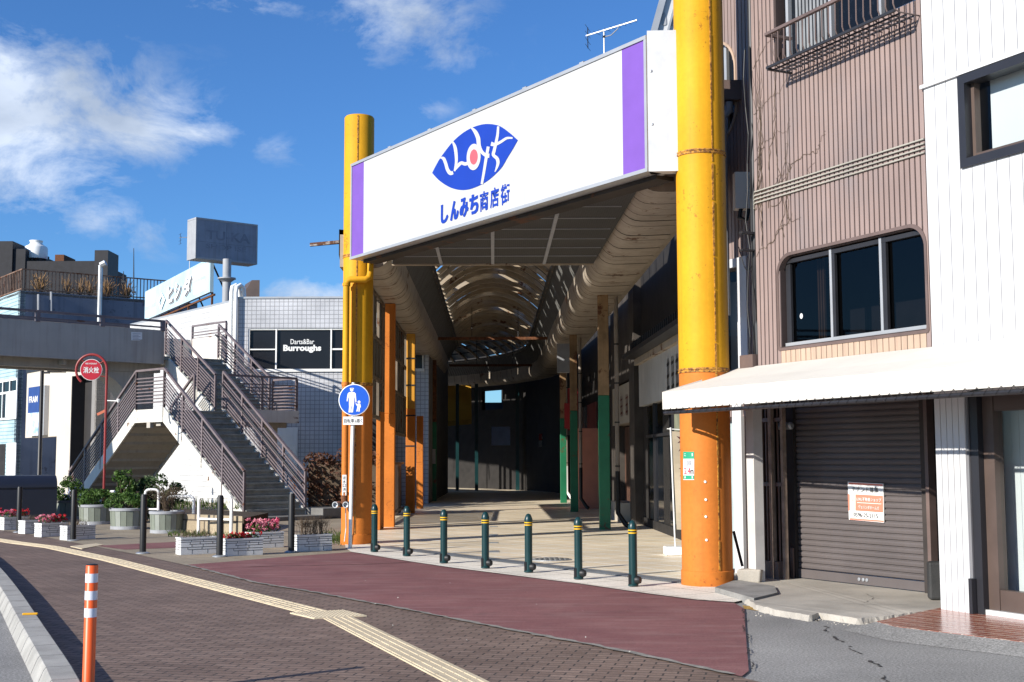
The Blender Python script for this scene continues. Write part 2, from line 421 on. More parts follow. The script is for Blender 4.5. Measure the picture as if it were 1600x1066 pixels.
for i in range(len(pl) - 1):
    e = .006
    e = .013
    def seg(L): return lerp(L[i], L[i + 1], e / .6), lerp(L[i], L[i + 1], 1 - e / .6)
    (a0, a1), (b0, b1), (c0, c1) = seg(inn), seg(top), seg(low)
    z0 = -.02
    vs = []
    for (a, b, c) in ((a0, b0, c0), (a1, b1, c1)):
        vs += [V((a.x, a.y, z0)), V((a.x, a.y, ZC - .012)), V((a.x, a.y, ZC)) + (b - a) * .06, V((b.x, b.y, ZC)) - (b - a) * .09, V((b.x, b.y, ZC - .025)), V((c.x, c.y, z0))]
    fs = [(k, k + 1, 7 + k, 6 + k) for k in range(5)] + [(5, 0, 6, 11), tuple(range(6)), tuple(range(6, 12))]
    kb.add(vs, fs)
structure(kb.build('kerb', M['kerbm']))

# brick pavement, bounded by the kerb and the red and tan areas
BND = [(0, 829), (60, 838), (117, 849), (212, 867), (290, 884), (400, 912), (506, 930), (629, 953), (800, 987), (952, 1015), (1159, 1060), (1260, 1085)]
bp = [V((q.x, q.y, .006)) for q in pl][::-1] + [V((-40, 60, .006))] + [V((-9.5, 26, .006))] + [gnd(x, y) for x, y in BND] + [V((1.6, 5, .006)), V((.5, 1, .006))]
bp = [V((q.x, q.y, .006)) for q in bp]
ROT = R(-38)
M['paver'] = bricks('brick_pavers', (.172, .118, .092), (.240, .170, .134), (.055, .045, .040), .21, .105, .008, rot=R(12), dirt=.5, dirt_c=(.075, .062, .056), bump=.5)
far_left = gnd(0, 829)
bp = [V((q.x, q.y, .006)) for q in pl[::-1] if q.y < 40] 
kerb_far = bp[-1]
bp = bp + [V((-16, 31, .006))] + [V((gnd(x, y).x, gnd(x, y).y, .006)) for x, y in BND] + [V((2.2, 5.0, .006)), V((-.6, 2.0, .006))]
mb = MB(); mb.poly(bp); structure(mb.build('brick_pavement', M['paver'], fix=False))

# tan plaza beyond the planters
M['plaza'] = bricks('plaza_tiles', (.31, .255, .185), (.345, .29, .21), (.19, .155, .12), .6, .6, .008, rot=R(-40), dirt=.75, dirt_c=(.10, .085, .065), bump=.25, offset=0)
pz = [(290, 884), (212, 867), (117, 849), (60, 838), (0, 829)]
pzv = [gnd(x, y) for x, y in pz] + [V((-16.5, 31.5, 0)), V((-45, 60, 0)), V((-3.4, 60, 0)), V((-3.4, 26, 0))] + [gnd(x, y) for x, y in [(552, 850), (548, 864), (440, 872), (345, 880)]]
mb = MB(); mb.poly([V((q.x, q.y, .010)) for q in pzv]); structure(mb.build('plaza', M['plaza'], fix=False))

# red asphalt
t = MT('red_asphalt'); t.set(Roughness=.82); t.b.inputs['Specular IOR Level'].default_value = .25
col = t.ramp(t.noise(.9, 7), .3, .7, (.18, .075, .076), (.25, .112, .108))
col = t.mix(1.0, col, t.ramp(t.noise(110, 3, rough=.8), .36, .66, (.6,) * 3, (1.3,) * 3), 'MULTIPLY')
wv = t.noise(1, 4, t.mapped((1.2, 6, 1), rot=R(8)))
col = t.mix(t.math('MULTIPLY', t.ramp(wv, .48, .72), .5), col, (.29, .185, .17))
col = t.mix(t.math('MULTIPLY', t.ramp(t.noise(2.3, 9, rough=.75), .54, .70), .5), col, (.10, .055, .055))
t.col(col); t.bump(t.noise(110, 3), .4, .006); M['red'] = t.m
RED = [(290, 884), (345, 880), (440, 872), (548, 864), (645, 880), (705, 889), (800, 901), (910, 915), (1012, 930), (1090, 940), (1147, 944), (1163, 953), (1165, 990), (1170, 1051), (1159, 1060), (952, 1015), (800, 987), (629, 953), (506, 930), (400, 912)]
sheet('red_asphalt', RED, M['red'], .014)
sheet('red_strip', [(150, 854), (270, 848), (338, 847), (345, 851), (275, 857), (195, 860)], M['red'], .0135)
# patch seam in the red asphalt and the ragged cement edge along the pavers
def crackline(name, pts, w, m, z, jit=.5, seed=1, broken=0):
    rnd = random.Random(seed); P_ = [gnd(x, y) for x, y in pts]; Q = resample(P_, .12 if not broken else .035); A, B = [], []; wander = 0
    for i, p in enumerate(Q):
        if broken: wander = wander * .92 + rnd.gauss(0, .009); p = p + V((wander, wander * .4, 0))
        t_ = (Q[min(i + 1, len(Q) - 1)] - Q[max(i - 1, 0)]).normalized(); n_ = V((-t_.y, t_.x, 0)); ww = w * rnd.uniform(1 - jit, 1 + jit); sh = n_ * rnd.uniform(-w, w) * jit * .6
        A.append(V((p.x, p.y, z)) + n_ * ww / 2 + sh); B.append(V((p.x, p.y, z)) - n_ * ww / 2 + sh)
    mb = MB(); n_ = len(A); keep = [math.sin(i * .31 + seed) + rnd.gauss(0, .5) > broken - .6 for i in range(n_)] if broken else [True] * n_
    mb.add(A + B, [(i, i + 1, n_ + i + 1, n_ + i) for i in range(n_ - 1) if keep[i]]); return structure(mb.build(name, m, fix=False))
M['crack'] = mat('crack_dark', (.03, .026, .025), .9, var=.3)
M['cementedge'] = mat('cement_edge', (.27, .25, .22), .9, var=.3, scale=8, fine=.4)
crackline('asphalt_seam', [(330, 890), (440, 886), (560, 884), (646, 880)], .028, mat('seam_maroon', (.06, .025, .026), .9), .018, .8, 3)
crackline('pavement_edging', BND[4:11], .06, M['cementedge'], .019, .45, 4)
crackline('asphalt_crack', [(1262, 962), (1290, 985), (1310, 1003), (1336, 1018), (1345, 1030), (1372, 1045), (1395, 1070)], .020, M['crack'], .005, .95, 5, .7)
crackline('asphalt_joint', [(1163, 953), (1165, 990), (1171, 1052)], .012, M['crack'], .018, .6, 6, .3)

# tactile paving
M['tact'] = mat('tactile_tile', (.58, .49, .34), .75, var=.12, scale=3, fine=.12, streak=0)
TL = [((0, 843), (0, 849)), ((112, 856), (112, 865)), ((330, 916), (300, 921)), ((502, 956.5), (462, 957))]
A = [gnd(*a) for a, b in TL]; 
c0 = gnd(-160, 818); c1 = lerp(gnd(0, 843), gnd(0, 848.5), .5); c2 = lerp(gnd(112, 855.5), gnd(112, 864.5), .5); c3 = gnd(497, 959.5); c4 = gnd(553, 963.5)
e1 = lerp(gnd(690, 1066), gnd(760, 1066), .5); e0 = gnd(540, 966); e2 = e1 + (e1 - e0).normalized() * 2.2
def tactile_strip(mb, line, w=.30):
    for a, b in zip(line, line[1:]):
        d = (b - a); L = d.length; d.normalize(); n_ = V((-d.y, d.x, 0)); k = max(1, round(L / .3)); st = L / k
        for i in range(k):
            p = a + d * st * i
            mb.par(V((p.x, p.y, .0)) - n_ * w / 2 + d * .002, d * (st - .004), n_ * w, V((0, 0, .017)))
            for j in range(4):
                o = -w / 2 + w * (.125 + .25 * j)
                mb.par(V((p.x, p.y, .017)) + n_ * (o - .0125) + d * .012, d * (st - .024), n_ * .025, V((0, 0, .005)))
mb = MB(); tactile_strip(mb, chaikin([c0, c1, c2, c3], 1)); 
tactile_strip(mb, [gnd(528, 967), e1, e2])
dL, dB, dR, dT = gnd(453, 960), gnd(491, 968.6), gnd(573, 964.6), gnd(537, 955.6)
mb.prism([V((q.x, q.y, .0)) for q in (dL, dB, dR, dT)], (0, 0, .0195))
for i in range(13):
    for j in range(9):
        q = lerp(lerp(dL, dB, (j + .5) / 9), lerp(dT, dR, (j + .5) / 9), (i + .5) / 13)
        mb.lathe((q.x, q.y, .0195), [(.014, 0), (.009, .005)], 6)
q1, q2 = gnd(165, 862), gnd(120, 858)
mb.prism([V((q.x, q.y, 0)) for q in (gnd(110, 855), gnd(128, 859), gnd(162, 852.5), gnd(150, 850.5))], (0, 0, .018))
structure(mb.build('tactile_paving', M['tact'], fix=False))

# arcade floor with its pale border, the drain grate and the manhole
M['tile'] = bricks('arcade_floor_tiles', (.80, .665, .47), (.86, .72, .52), (.95, .92, .84), .6, .6, .024, rot=R(-33), dirt=.3, dirt_c=(.55, .45, .32), bump=.1, offset=0, rough=.45, spec=.5)
M['border'] = bricks('border_stone', (.76, .70, .60), (.80, .74, .64), (.38, .33, .27), .62, .62, .012, rot=R(-33), dirt=.4, dirt_c=(.28, .25, .2), bump=.15, offset=0)
fl_near = [(548, 850), (560, 856), (640, 872), (700, 882), (760, 890), (830, 899), (905, 910), (990, 921), (1060, 931)]
P1 = [gnd(x, y) for x, y in [(540, 858), (548, 864), (645, 880), (705, 889), (800, 901), (910, 915), (1012, 930), (1090, 940), (1147, 944), (1165, 940), (1150, 915)]]
mb = MB(); mb.poly([V((q.x, q.y, .022)) for q in P1] + [V((3.6, 17.6, .022)), V((-2.9, 27, .022)), V((-3.25, 25, .022))]); structure(mb.build('stone_border', M['border'], fix=False))
ga, gb = gnd(590, 857), gnd(1075, 915)
gd = (gb - ga).normalized(); gn = V((-gd.y, gd.x, 0))
if gn.y < 0: gn = -gn
M['floor_z'] = None
f0, f1 = ga + gn * .12 - gd * .6, gb + gn * .12 + gd * 1.0
mb = MB(); mb.poly([V((q.x, q.y, .026)) for q in (f0, f1, V((4.2, 20, 0)), V((4.2, 80, 0)), V((-30, 80, 0)), V((-30, 62, 0)), V((-3.4, 52, 0)), V((-3.35, 26, 0)))]); structure(mb.build('arcade_floor', M['tile'], fix=False))
mb = MB(); mb.poly([V((q.x, q.y, .030)) for q in (ga - gn * .06, gb - gn * .06, gb + gn * .26, ga + gn * .26)])
M['grate0'] = mat('grate_channel', (.22, .24, .27), .45, metal=.4, var=.1)
base = mb.build('drain_grate', M['grate0'], fix=False); structure(base)
mb = MB(); L = (gb - ga).length; k = int(L / .045)
for i in range(k):
    p = ga + gd * (L * (i + .5) / k); mb.par(V((p.x, p.y, .031)) - gn * .05, gd * .022, gn * .30, V((0, 0, .005)))
mb.build('grate_bar', M['steel'], base)
mh = gnd(861, 877)
mo = thing('manhole_cover', 'round grey patterned manhole cover in the pale arcade floor behind the bollards', 'manhole cover', (mh.x, mh.y, .026))
MB().lathe((mh.x, mh.y, .026), [(.33, 0), (.33, .007), (.30, .009)], 32).build('ring', M['steel'], mo)
mb = MB(); rnd = random.Random(5)
for i in range(7):
    for j in range(7):
        x, y = (i - 3) * .08, (j - 3) * .08
        if x * x + y * y < .07: mb.box((mh.x + x, mh.y + y, .039), (.06, .06, .006), .6)
mb.build('stud', M['concrete_dark'], mo)
# small metal plates set in the floor in a row
for i, (x, y) in enumerate([(771, 825), (771, 838), (771, 850.5), (771.5, 865)]):
    q = gnd(x, y); mb = MB(); mb.par(V((q.x - .09, q.y - .12, .027)), V((.18, 0, 0)), V((0, .3, 0)), V((0, 0, .006)))
    tag(mb.build('floor_plate', M['steel']), 'small metal plates set in a row in the arcade floor', 'floor plate', 'metal plates in the arcade floor')
    
# right hand: concrete apron, slab, tiles, paint
AP = [(1150, 925), (1183, 945), (1215, 953), (1266, 961), (1280, 957), (1340, 966), (1385, 962), (1470, 951)]
ap = [gnd(x, y, .06) for x, y in AP]
mb = MB(); apo = [V((q.x, q.y, 0)) for q in ap] + [V((6.2, 15.3, 0)), V((5.0, 20, 0)), V((3.0, 20, 0))]
rnd = random.Random(31)
edge = resample(apo[:8], .05); jit = [V((q.x + rnd.uniform(-.012, .012), q.y + rnd.uniform(-.014, .014), .06 + rnd.uniform(-.006, 0))) for q in edge]
low_ = [V((q.x - .02 + rnd.uniform(-.015, .015), q.y - .055 + rnd.uniform(-.02, .02), -.01)) for q in edge]
mb.ribbon(jit, low_); mb.poly(jit + [V((q.x, q.y, .06)) for q in (V((6.2, 15.3, 0)), V((5.0, 20, 0)), V((3.0, 20, 0)))]); structure(mb.build('concrete_apron', M['concrete']))
mb = MB(); mb.prism([V((q.x, q.y, .0)) for q in (gnd(1117, 917, .09), gnd(1178, 934, .09), gnd(1215, 925, .09), gnd(1210, 915, .09), gnd(1150, 905, .09))], (0, 0, .085))
structure(mb.build('sloped_slab', M['concrete_slab']))
def gcrack(name, pts, w, z, seed, m): 
    rnd = random.Random(seed); P_ = [gnd(x, y, z) for x, y in pts]; mb = MB()
    Q = resample(P_, .06); A, B = [], []
    for q in Q:
        ww = w * rnd.uniform(.3, 1.4); A.append(V((q.x + rnd.uniform(-.01, .01), q.y - ww, z))); B.append(V((q.x, q.y + ww, z)))
    mb.ribbon(A, B); structure(mb.build(name, m, fix=False))
gcrack('apron_crack', [(1266, 938), (1300, 940), (1350, 944), (1420, 944)], .008, .063, 2, mat('crack_fill', (.5, .48, .44), .9))
gcrack('apron_crack', [(1350, 942), (1366, 934), (1352, 927)], .006, .063, 4, M['crack'])
gcrack('apron_crack', [(1366, 934), (1400, 939)], .005, .063, 6, M['crack'])
mb = MB(); mb.poly([gnd(x, y, .005) for x, y in [(1160, 946), (1205, 951), (1255, 960), (1248, 964), (1200, 957), (1163, 951)]])
M['ypaint'] = mat('worn_yellow_paint', (.45, .27, .06), .8, var=.35, scale=9, fine=.4)
structure(mb.build('painted_line', M['ypaint'], fix=False))
M['terra'] = bricks('terracotta_tiles', (.29, .080, .042), (.34, .10, .055), (.50, .38, .31), .11, .2, .011, rot=R(-115), offset=0, rough=.22, spec=.6, bump=.12, dirt=.1)
TT = [gnd(x, y, .07) for x, y in [(1370, 971), (1400, 979), (1450, 985), (1600, 1003), (1720, 1018)]]
tp = [V((q.x, q.y, 0)) for q in TT] + [V((6.6, 12.3, 0))] + [V((gnd(1600, 955, .07).x + .3, gnd(1600, 955, .07).y + .8, 0)), V((gnd(1500, 948, .07).x, gnd(1500, 948, .07).y, 0)), V((gnd(1472, 949, .07).x, gnd(1472, 949, .07).y, 0))]
mb = MB(); mb.prism(tp, (0, 0, .07)); structure(mb.build('tiled_step', M['terra']))
TB = [TT[0] + V((-.35, -.1, 0)), TT[1] + V((-.2, -.45, 0)), TT[2] + V((-.1, -.55, 0)), TT[3] + V((0, -.6, 0)), TT[4] + V((.1, -.6, 0))]
mb = MB(); mb.ribbon([V((q.x, q.y, .067)) for q in TT], [V((q.x, q.y, .003)) for q in TB]); structure(mb.build('asphalt_ramp', M['asphalt'], fix=False))
# grit along the edges
rnd = random.Random(3); mb = MB()
for i in range(260):
    x = rnd.uniform(1180, 1600); y = 962 + (x - 1270) * .12 + rnd.gauss(4, 3) if x > 1270 else 957 + rnd.gauss(2, 3)
    q = gnd(x, y); s = rnd.uniform(.004, .013); mb.lathe((q.x, q.y, 0), [(s, 0), (s * .9, s * .6), (s * .3, s)], 5)
o = mb.build('grit', M['concrete'], fix=False); o['kind'] = 'stuff'
rnd = random.Random(9); mb = MB()
for i in range(30):
    x = rnd.uniform(560, 1160); y = 900 + rnd.uniform(0, 130); q = gnd(x, y); s = rnd.uniform(.008, .02)
    a = rnd.uniform(0, 6.28); mb.poly([(q.x + math.cos(a + k) * s, q.y + math.sin(a + k) * s, .024 + .004 * k) for k in (0, 1.6, 3.1)])
o = mb.build('litter', mat('paper_scraps', (.5, .48, .42), .9), fix=False); o['kind'] = 'stuff'
# ================================================================== RIGHT HAND BUILDINGS
P0 = gnd(1473, 953, .06); P0 = V((P0.x, P0.y, 0))
U = V((-.475, 1, 0)).normalized(); N = V((-U.y, U.x, 0))
if N.x > 0: N = -N
def fs(px, py, off=0.0):
    q = onplane(px, py, P0 + N * off, N); return (q - P0).dot(U), q.z
def fp(s, z, off=0.0): return P0 + U * s + N * off + ZUP * z
def sx(px, z, off=0.0):
    """s of the facade point seen at column px at height z"""
    lo, hi = -6.0, 12.0
    for _ in range(40):
        m_ = (lo + hi) / 2; d = CM.transposed() @ (fp(m_, z, off) - CP); x = 800 + FPX * d.x / -d.z
        if x > px: lo = m_
        else: hi = m_
    return lo
def fbox(mb, s0, s1, z0, z1, o0, o1): return mb.par(fp(s0, z0, o0), U * (s1 - s0), N * (o1 - o0), ZUP * (z1 - z0))
def rrect(s0, s1, z0, z1, rt, rb):
    def f(s):
        if s <= s0 or s >= s1: return None
        d = min(s - s0, s1 - s); zt, zb = z1, z0
        if d < rt: zt = z1 - rt + math.sqrt(max(0, rt * rt - (rt - d) ** 2))
        if d < rb: zb = z0 + rb - math.sqrt(max(0, rb * rb - (rb - d) ** 2))
        return zb, zt
    return f
def strips(mb, s0, s1, z0, z1, pitch, gap, o0, th, openings=()):
    n = max(1, round((s1 - s0) / pitch)); pt = (s1 - s0) / n
    for i in range(n):
        a, b = s0 + i * pt + gap / 2, s0 + (i + 1) * pt - gap / 2
        iv = [(z0, z1)]
        for f in openings:
            h = f((a + b) / 2)
            if h:
                nv = []
                for (p, q) in iv:
                    if h[0] > p: nv.append((p, min(q, h[0])))
                    if h[1] < q: nv.append((max(p, h[1]), q))
                iv = [w_ for w_ in nv if w_[1] - w_[0] > .01]
        for p, q in iv: fbox(mb, a, b, p, q, o0, o0 + th)
def wallholes(mb, s0, s1, z0, z1, o0, o1, holes):
    """solid wall with rectangular holes, in bands between hole edges"""
    ss = sorted(set([s0, s1] + [h[0] for h in holes] + [h[1] for h in holes]))
    for a, b in zip(ss, ss[1:]):
        if a < s0 - 1e-6 or b > s1 + 1e-6: continue
        m_ = (a + b) / 2; hz = sorted([(h[2], h[3]) for h in holes if h[0] < m_ < h[1]]); z = z0
        for p, q in hz:
            if p > z: fbox(mb, a, b, z, p, o0, o1)
            z = max(z, q)
        if z < z1: fbox(mb, a, b, z, z1, o0, o1)
def frame_loop(mb, f, s0, s1, o0, o1, w, n=60):
    """frame following an opening's outline"""
    ss = [s0 + (s1 - s0) * (1 - math.cos(math.pi * i / n)) / 2 for i in range(n + 1)]
    up = []; dn = []
    for s in ss:
        h = f(min(max(s, s0 + 1e-4), s1 - 1e-4)); up.append((s, h[1])); dn.append((s, h[0]))
    loop = up + dn[::-1]; c = ((s0 + s1) / 2, sum(z for _, z in loop) / len(loop)); k = len(loop)
    hs, hz = (s1 - s0) / 2, (max(z for _, z in loop) - min(z for _, z in loop)) / 2
    inner = [(c[0] + (s - c[0]) * (hs - w) / hs, c[1] + (z - c[1]) * (hz - w) / hz) for s, z in loop]
    vs = [fp(s, z, o1) for s, z in loop] + [fp(s, z, o1) for s, z in inner] + [fp(s, z, o0) for s, z in loop] + [fp(s, z, o0) for s, z in inner]
    fs_ = []
    for i in range(k):
        j = (i + 1) % k; fs_ += [(i, j, k + j, k + i), (k + i, k + j, 3 * k + j, 3 * k + i), (i, 2 * k + i, 2 * k + j, j)]
    mb.add(vs, fs_)

M['siding'] = None
t = MT('pink_brown_siding'); t.set(Roughness=.6)
col = t.ramp(t.noise(1.1, 6), .3, .72, (.225, .163, .145), (.285, .210, .188))
gr = t.math('MULTIPLY', t.ramp(t.noise(1.0, 7, t.mapped((1.0, 1.0, .45)), rough=.7), .5, .68), .6)
col = t.mix(gr, col, (.20, .17, .17)); col = t.mix(t.math('MULTIPLY', t.ramp(t.noise(1, 5, t.mapped((22, 22, .6))), .5, .8), .3), col, (.12, .08, .07)); t.col(col); M['siding'] = t.m
M['siding_back'] = mat('siding_groove_shade', (.045, .030, .028), .8)  # backing coloured darker than the boards to deepen the shade in the grooves
t = MT('white_siding'); t.set(Roughness=.45); col = t.ramp(t.noise(.8, 5), .3, .7, (.50, .50, .505), (.555, .555, .56)); t.col(col); M['wsiding'] = t.m
M['wback'] = mat('white_siding_joint', (.16, .16, .17), .8)
M['brownmetal'] = mat('brown_metal', (.125, .088, .078), .45, var=.2, streak=.2)
M['frame_dk'] = mat('charcoal_frame', (.022, .022, .026), .35, var=.1)
M['frame_br'] = mat('brown_frame', (.085, .06, .05), .4, var=.15)
M['shutterm'] = mat('shutter_slat', (.105, .09, .088), .5, var=.12, scale=1.5, streak=.2, fine=.06)
M['tanpanel'] = mat('tan_panel', (.42, .30, .22), .6, var=.1, streak=.35)
M['cream_flash'] = mat('cream_flashing', (.66, .60, .53), .6, var=.06, streak=.15)
M['awningm'] = mat('awning_canvas', (.60, .57, .51), .8, var=.05, scale=1.2, streak=.06)

S_W0 = 0.0                                # boundary between brown and white facades
s_l = sx(1180, 5.0)                       # left end of the brown facade
TOPZ = 11.5
wall_foot = 2.72
# ---- brown building
bb = thing('siding_building', 'pinkish brown building with ribbed vertical siding, rounded window and small balcony', 'building', fp((s_l) / 2, 0, -3))
w_s1, w_zbl = fs(1222, 545); w_s0, w_zbr = fs(1449, 510); w_z1 = (fs(1240, 400)[1] + fs(1425, 357)[1]) / 2; w_z0 = (w_zbl + w_zbr) / 2
win = rrect(w_s0, w_s1, w_z0, w_z1, .22, .02)
winc = rrect(w_s0 - .02, w_s1 + .02, w_z0 - .25, w_z1 + .03, .24, .02)
b_s1 = sx(1212, fs(1212, 60)[1]); b_zb = fs(1215, 95)[1]
u_s0, u_s1, u_z0, u_z1 = fs(1445, 0)[0] + .06, fs(1213, 60)[0], fs(1213, 100)[1], 8.6
sid = MB(); strips(sid, S_W0 + .01, s_l, wall_foot, TOPZ, .083, .022, 0, .016, [winc, rrect(u_s0, u_s1, u_z0, u_z1, .15, .01)])
sid.build('siding', M['siding'], bb)
wl_ = MB(); wallholes(wl_, S_W0, s_l, wall_foot - .1, TOPZ, -.25, -.001, [(w_s0, w_s1, w_z0, w_z1), (u_s0, u_s1, u_z0, u_z1)])
wl_.par(fp(s_l, wall_foot - .1, -.251), -N * 6, -U * .2, ZUP * (TOPZ - wall_foot))
wl_.build('wall', M['siding_back'], bb)
bk = MB(); fbox(bk, S_W0 + .02, s_l - .22, 2.86, TOPZ - .2, -6.2, -1.2); bk.build('interior_wall', M['darkbrown'], bb)
tn = MB(); strips(tn, w_s0 - .0, w_s1 + .0, w_z0 - .25, w_z0 - .035, .098, .012, .001, .016); tn.build('apron_panel', M['tanpanel'], bb)
fr = MB(); frame_loop(fr, rrect(w_s0 - .05, w_s1 + .05, w_z0 - .05, w_z1 + .05, .26, .03), w_s0 - .05, w_s1 + .05, -.06, .026, .036)
wf = fr.build('window_frame', M['brownmetal'], bb)
m1, m2 = sx(1294, w_z0 + .5), sx(1372, w_z0 + .5)
q = MB()
for m_ in (m1, m2): fbox(q, m_ - .02, m_ + .02, w_z0, w_z1 - .01, -.09, -.045)
fbox(q, w_s0 + .01, w_s1 - .02, w_z0, w_z0 + .045, -.088, -.04); q.build('mullion', M['alu'], wf)
q = MB()
fbox(q, m1 - .07, m1 - .021, w_z0 + .046, w_z1 - .01, -.087, -.05); fbox(q, m2 - .085, m2 - .021, w_z0 + .046, w_z1 - .01, -.087, -.05); fbox(q, w_s1 - .12, w_s1 - .03, w_z0 + .046, w_z1 - .08, -.092, -.06)
fbox(q, w_s0 + .02, w_s1 - .03, w_z1 - .07, w_z1 - .02, -.093, -.047); q.build('sash', M['darkmetal'], wf)
q = MB(); q.poly([fp(w_s0, w_z0, -.10), fp(w_s1, w_z0, -.10), fp(w_s1, w_z1, -.10), fp(w_s0, w_z1, -.10)]); q.build('pane', glass('smoky_glass', (.30, .31, .34)), wf)
q = MB(); ca, cb_ = sx(1279, w_z0 + .5, -.3), sx(1289, w_z0 + .5, -.3)
for k in range(5): t0_ = lerp(cb_, ca, k / 5); fbox(q, t0_, t0_ + abs(ca - cb_) / 5 * .8, w_z0 - .1, w_z1, -.32 - .02 * (k % 2), -.29 - .02 * (k % 2))
q.build('curtain', mat('brown_curtain', (.16, .09, .05), .9, var=.2), wf)
q = MB(); pc_ = onplane(1252, 494, P0 - N * .097, N); q.poly([pc_ + U * (.03 * math.cos(a)) + ZUP * (.035 * math.sin(a)) for a in [k * .6283 for k in range(10)]]); q.build('paper_spot', M['wsiding'], wf)
q = MB(); fbox(q, w_s0 - .3, w_s1 + .3, w_z0 - .25, w_z0 - .15, -1.25, -.26); q.build('room_floor', M['darkbrown'], wf)
q = MB(); fbox(q, S_W0 + .0, s_l, wall_foot - .08, wall_foot + .02, .0, .10); q.build('flashing', M['cream_flash'], bb)
# upper window and balcony
q = MB(); fbox(q, u_s0, u_s1, u_z0, u_z1, -.2, -.14); up = q.build('window', M['dkglass'], bb)
q = MB()
for px in (1222, 1288, 1365): s_ = sx(px, u_z0 + .4); fbox(q, s_ - .025, s_ + .025, u_z0, u_z1, -.138, -.08)
fbox(q, u_s0, u_s1, u_z0, u_z0 + .05, -.137, -.07); q.build('sash', M['alu'], up)
q = MB()
for k in range(9): 
    s_ = lerp(sx(1232, u_z0 + .4), sx(1282, u_z0 + .4), k / 9); fbox(q, s_ - .02, s_ + .02, u_z0 + .05, u_z1, -.139, -.128)
q.build('curtain', mat('grey_curtain', (.20, .21, .22), .9, var=.25), up)
ba0 = .03; ba1, bzb = fs(1198, 107, .38); bzt = fs(1194, 56, .38)[1]
bal = MB(); bal.bar(fp(ba0, bzt, .38), fp(ba1, bzt, .38), .05, .035); bal.bar(fp(ba1, bzt, .38), fp(ba1, bzt, .0), .05, .035); bal.bar(fp(ba0, bzt, .38), fp(ba0, bzt, .0), .05, .035)
rl = bal.build('balcony', M['brownmetal'], bb)
q = MB(); n_ = 19
for i in range(n_ + 1):
    s_ = lerp(ba0, ba1, i / n_); q.tube([fp(s_, bzt - .01, .38), fp(s_, bzb + .08, .385), fp(s_, bzb + .02, .36), fp(s_, bzb, .30), fp(s_, bzb, .02)], .0085, 6)
for k in range(1, 3): q.tube([fp(ba1, bzt - .01, .38 * k / 3), fp(ba1, bzb, .38 * k / 3)], .0085, 6)
q.build('baluster', M['brownmetal'], rl)
q = MB(); q.bar(fp(ba0, bzb + .01, .365), fp(ba1 + .02, bzb + .01, .365), .03, .03); q.bar(fp(ba1, bzb - .012, .37), fp(ba1, bzb - .012, 0), .03, .02)
for o_ in (.1, .2, .29): q.bar(fp(ba0, bzb - .012, o_), fp(ba1, bzb - .012, o_), .012, .02)
q.build('balcony_floor', M['darkmetal'], rl)
# conduits
cz = [(fs(1184, 300, .04), fs(1450, 213, .04)), (fs(1184, 306, .04), fs(1450, 219.5, .04)), (fs(1184, 312, .04), fs(1450, 226, .04)), (fs(1184, 318, .04), fs(1450, 232, .04))]
for (a, b) in cz:
    zc = (cz[0][0][1] + cz[0][1][1]) / 2 - .049 * cz.index((a, b)); q = MB(); q.tube([fp(S_W0 + .01, zc, .035), fp(s_l - .03, zc, .035), fp(s_l + .03, zc - .04, .0), fp(s_l + .05, zc - .25, -.06), fp(s_l + .06, zc - .6, -.1)], .0105, 8)
    q.build('conduit', mat('conduit_grey', (.34, .325, .28), .5, var=.1) if 'conduit_grey' not in bpy.data.materials else bpy.data.materials['conduit_grey'], bb)
# dead creeper stems on the siding
rnd = random.Random(21); q = MB()
for i in range(16):
    s_ = s_l - rnd.uniform(.02, .75); z = rnd.uniform(4.0, 5.2); pts = []
    for k in range(rnd.randint(18, 40)):
        pts.append(fp(min(s_, s_l - .01), z, .021 + rnd.uniform(0, .004))); s_ += rnd.gauss(-.004 if i % 2 else .0, .02); z += rnd.uniform(.02, .09)
        if i % 4 == 3: s_ -= rnd.uniform(0, .05); z -= .045
        if s_ < .3 or (w_s0 - .1 < s_ < w_s1 + .1 and z < w_z1 + .1): break
    if len(pts) > 3: q.tube(pts, .004, 4, .0018)
for i in range(5):
    s_ = s_l - .03; z = 4.2 + i * .62; pts = []
    for k in range(30): pts.append(fp(s_, z, .021)); s_ -= rnd.uniform(.015, .035); z += rnd.gauss(.012, .02)
    q.tube([p for p in pts if (p - P0).dot(U) > .5 and (p.z > w_z1 + .1 or (p - P0).dot(U) > w_s1 + .1)], .0035, 4, .0015)
tag(q.build('creeper', M['twig']), 'leafless creeper stems climbing the left part of the brown siding', 'creeper', kind='stuff')

# ---- corner section beyond the drain pipe
s_a, s_b = sx(1176, 5, -.62), sx(1078, 5, -.62)
cb = thing('corner_building', 'narrow siding building with big rounded window behind the right yellow pillar', 'building', fp((s_a + s_b) / 2, 0, -2))
O2 = -.62
cw0, cw1 = sx(1152, 6, O2), sx(1085, 6, O2); cz1 = fs(1150, 55, O2)[1]; cz0 = fs(1128, 195, O2)[1] - .25
lw0, lw1 = sx(1157, 3.5, O2), sx(1085, 3.5, O2); lz1 = fs(1150, 418, O2)[1]; lz0 = fs(1150, 560, O2)[1] - .3
cwin = rrect(cw0, cw1, cz0, cz1, .5, .5); lwin = rrect(lw0, lw1, lz0, lz1, .02, .02)
q = MB(); strips(q, s_a - .1, s_b, 2.2, TOPZ, .083, .016, O2, .014, [cwin, lwin]); q.build('siding', M['siding'], cb)
q = MB(); wallholes(q, s_a - .1, s_b, 0, TOPZ, O2 - .2, O2 - .001, [(cw0, cw1, cz0, cz1), (lw0, lw1, lz0, lz1), (sx(1150, 1, O2), s_b - .05, .1, 2.15)])
q.par(fp(s_b, 0, O2 - .2), V((.0, 0, 0)) + (V((3.5, 20.2, 0)) - fp(s_b, 0, O2 - .2)), -U * .2, ZUP * 7); q.build('wall', M['siding_back'], cb)
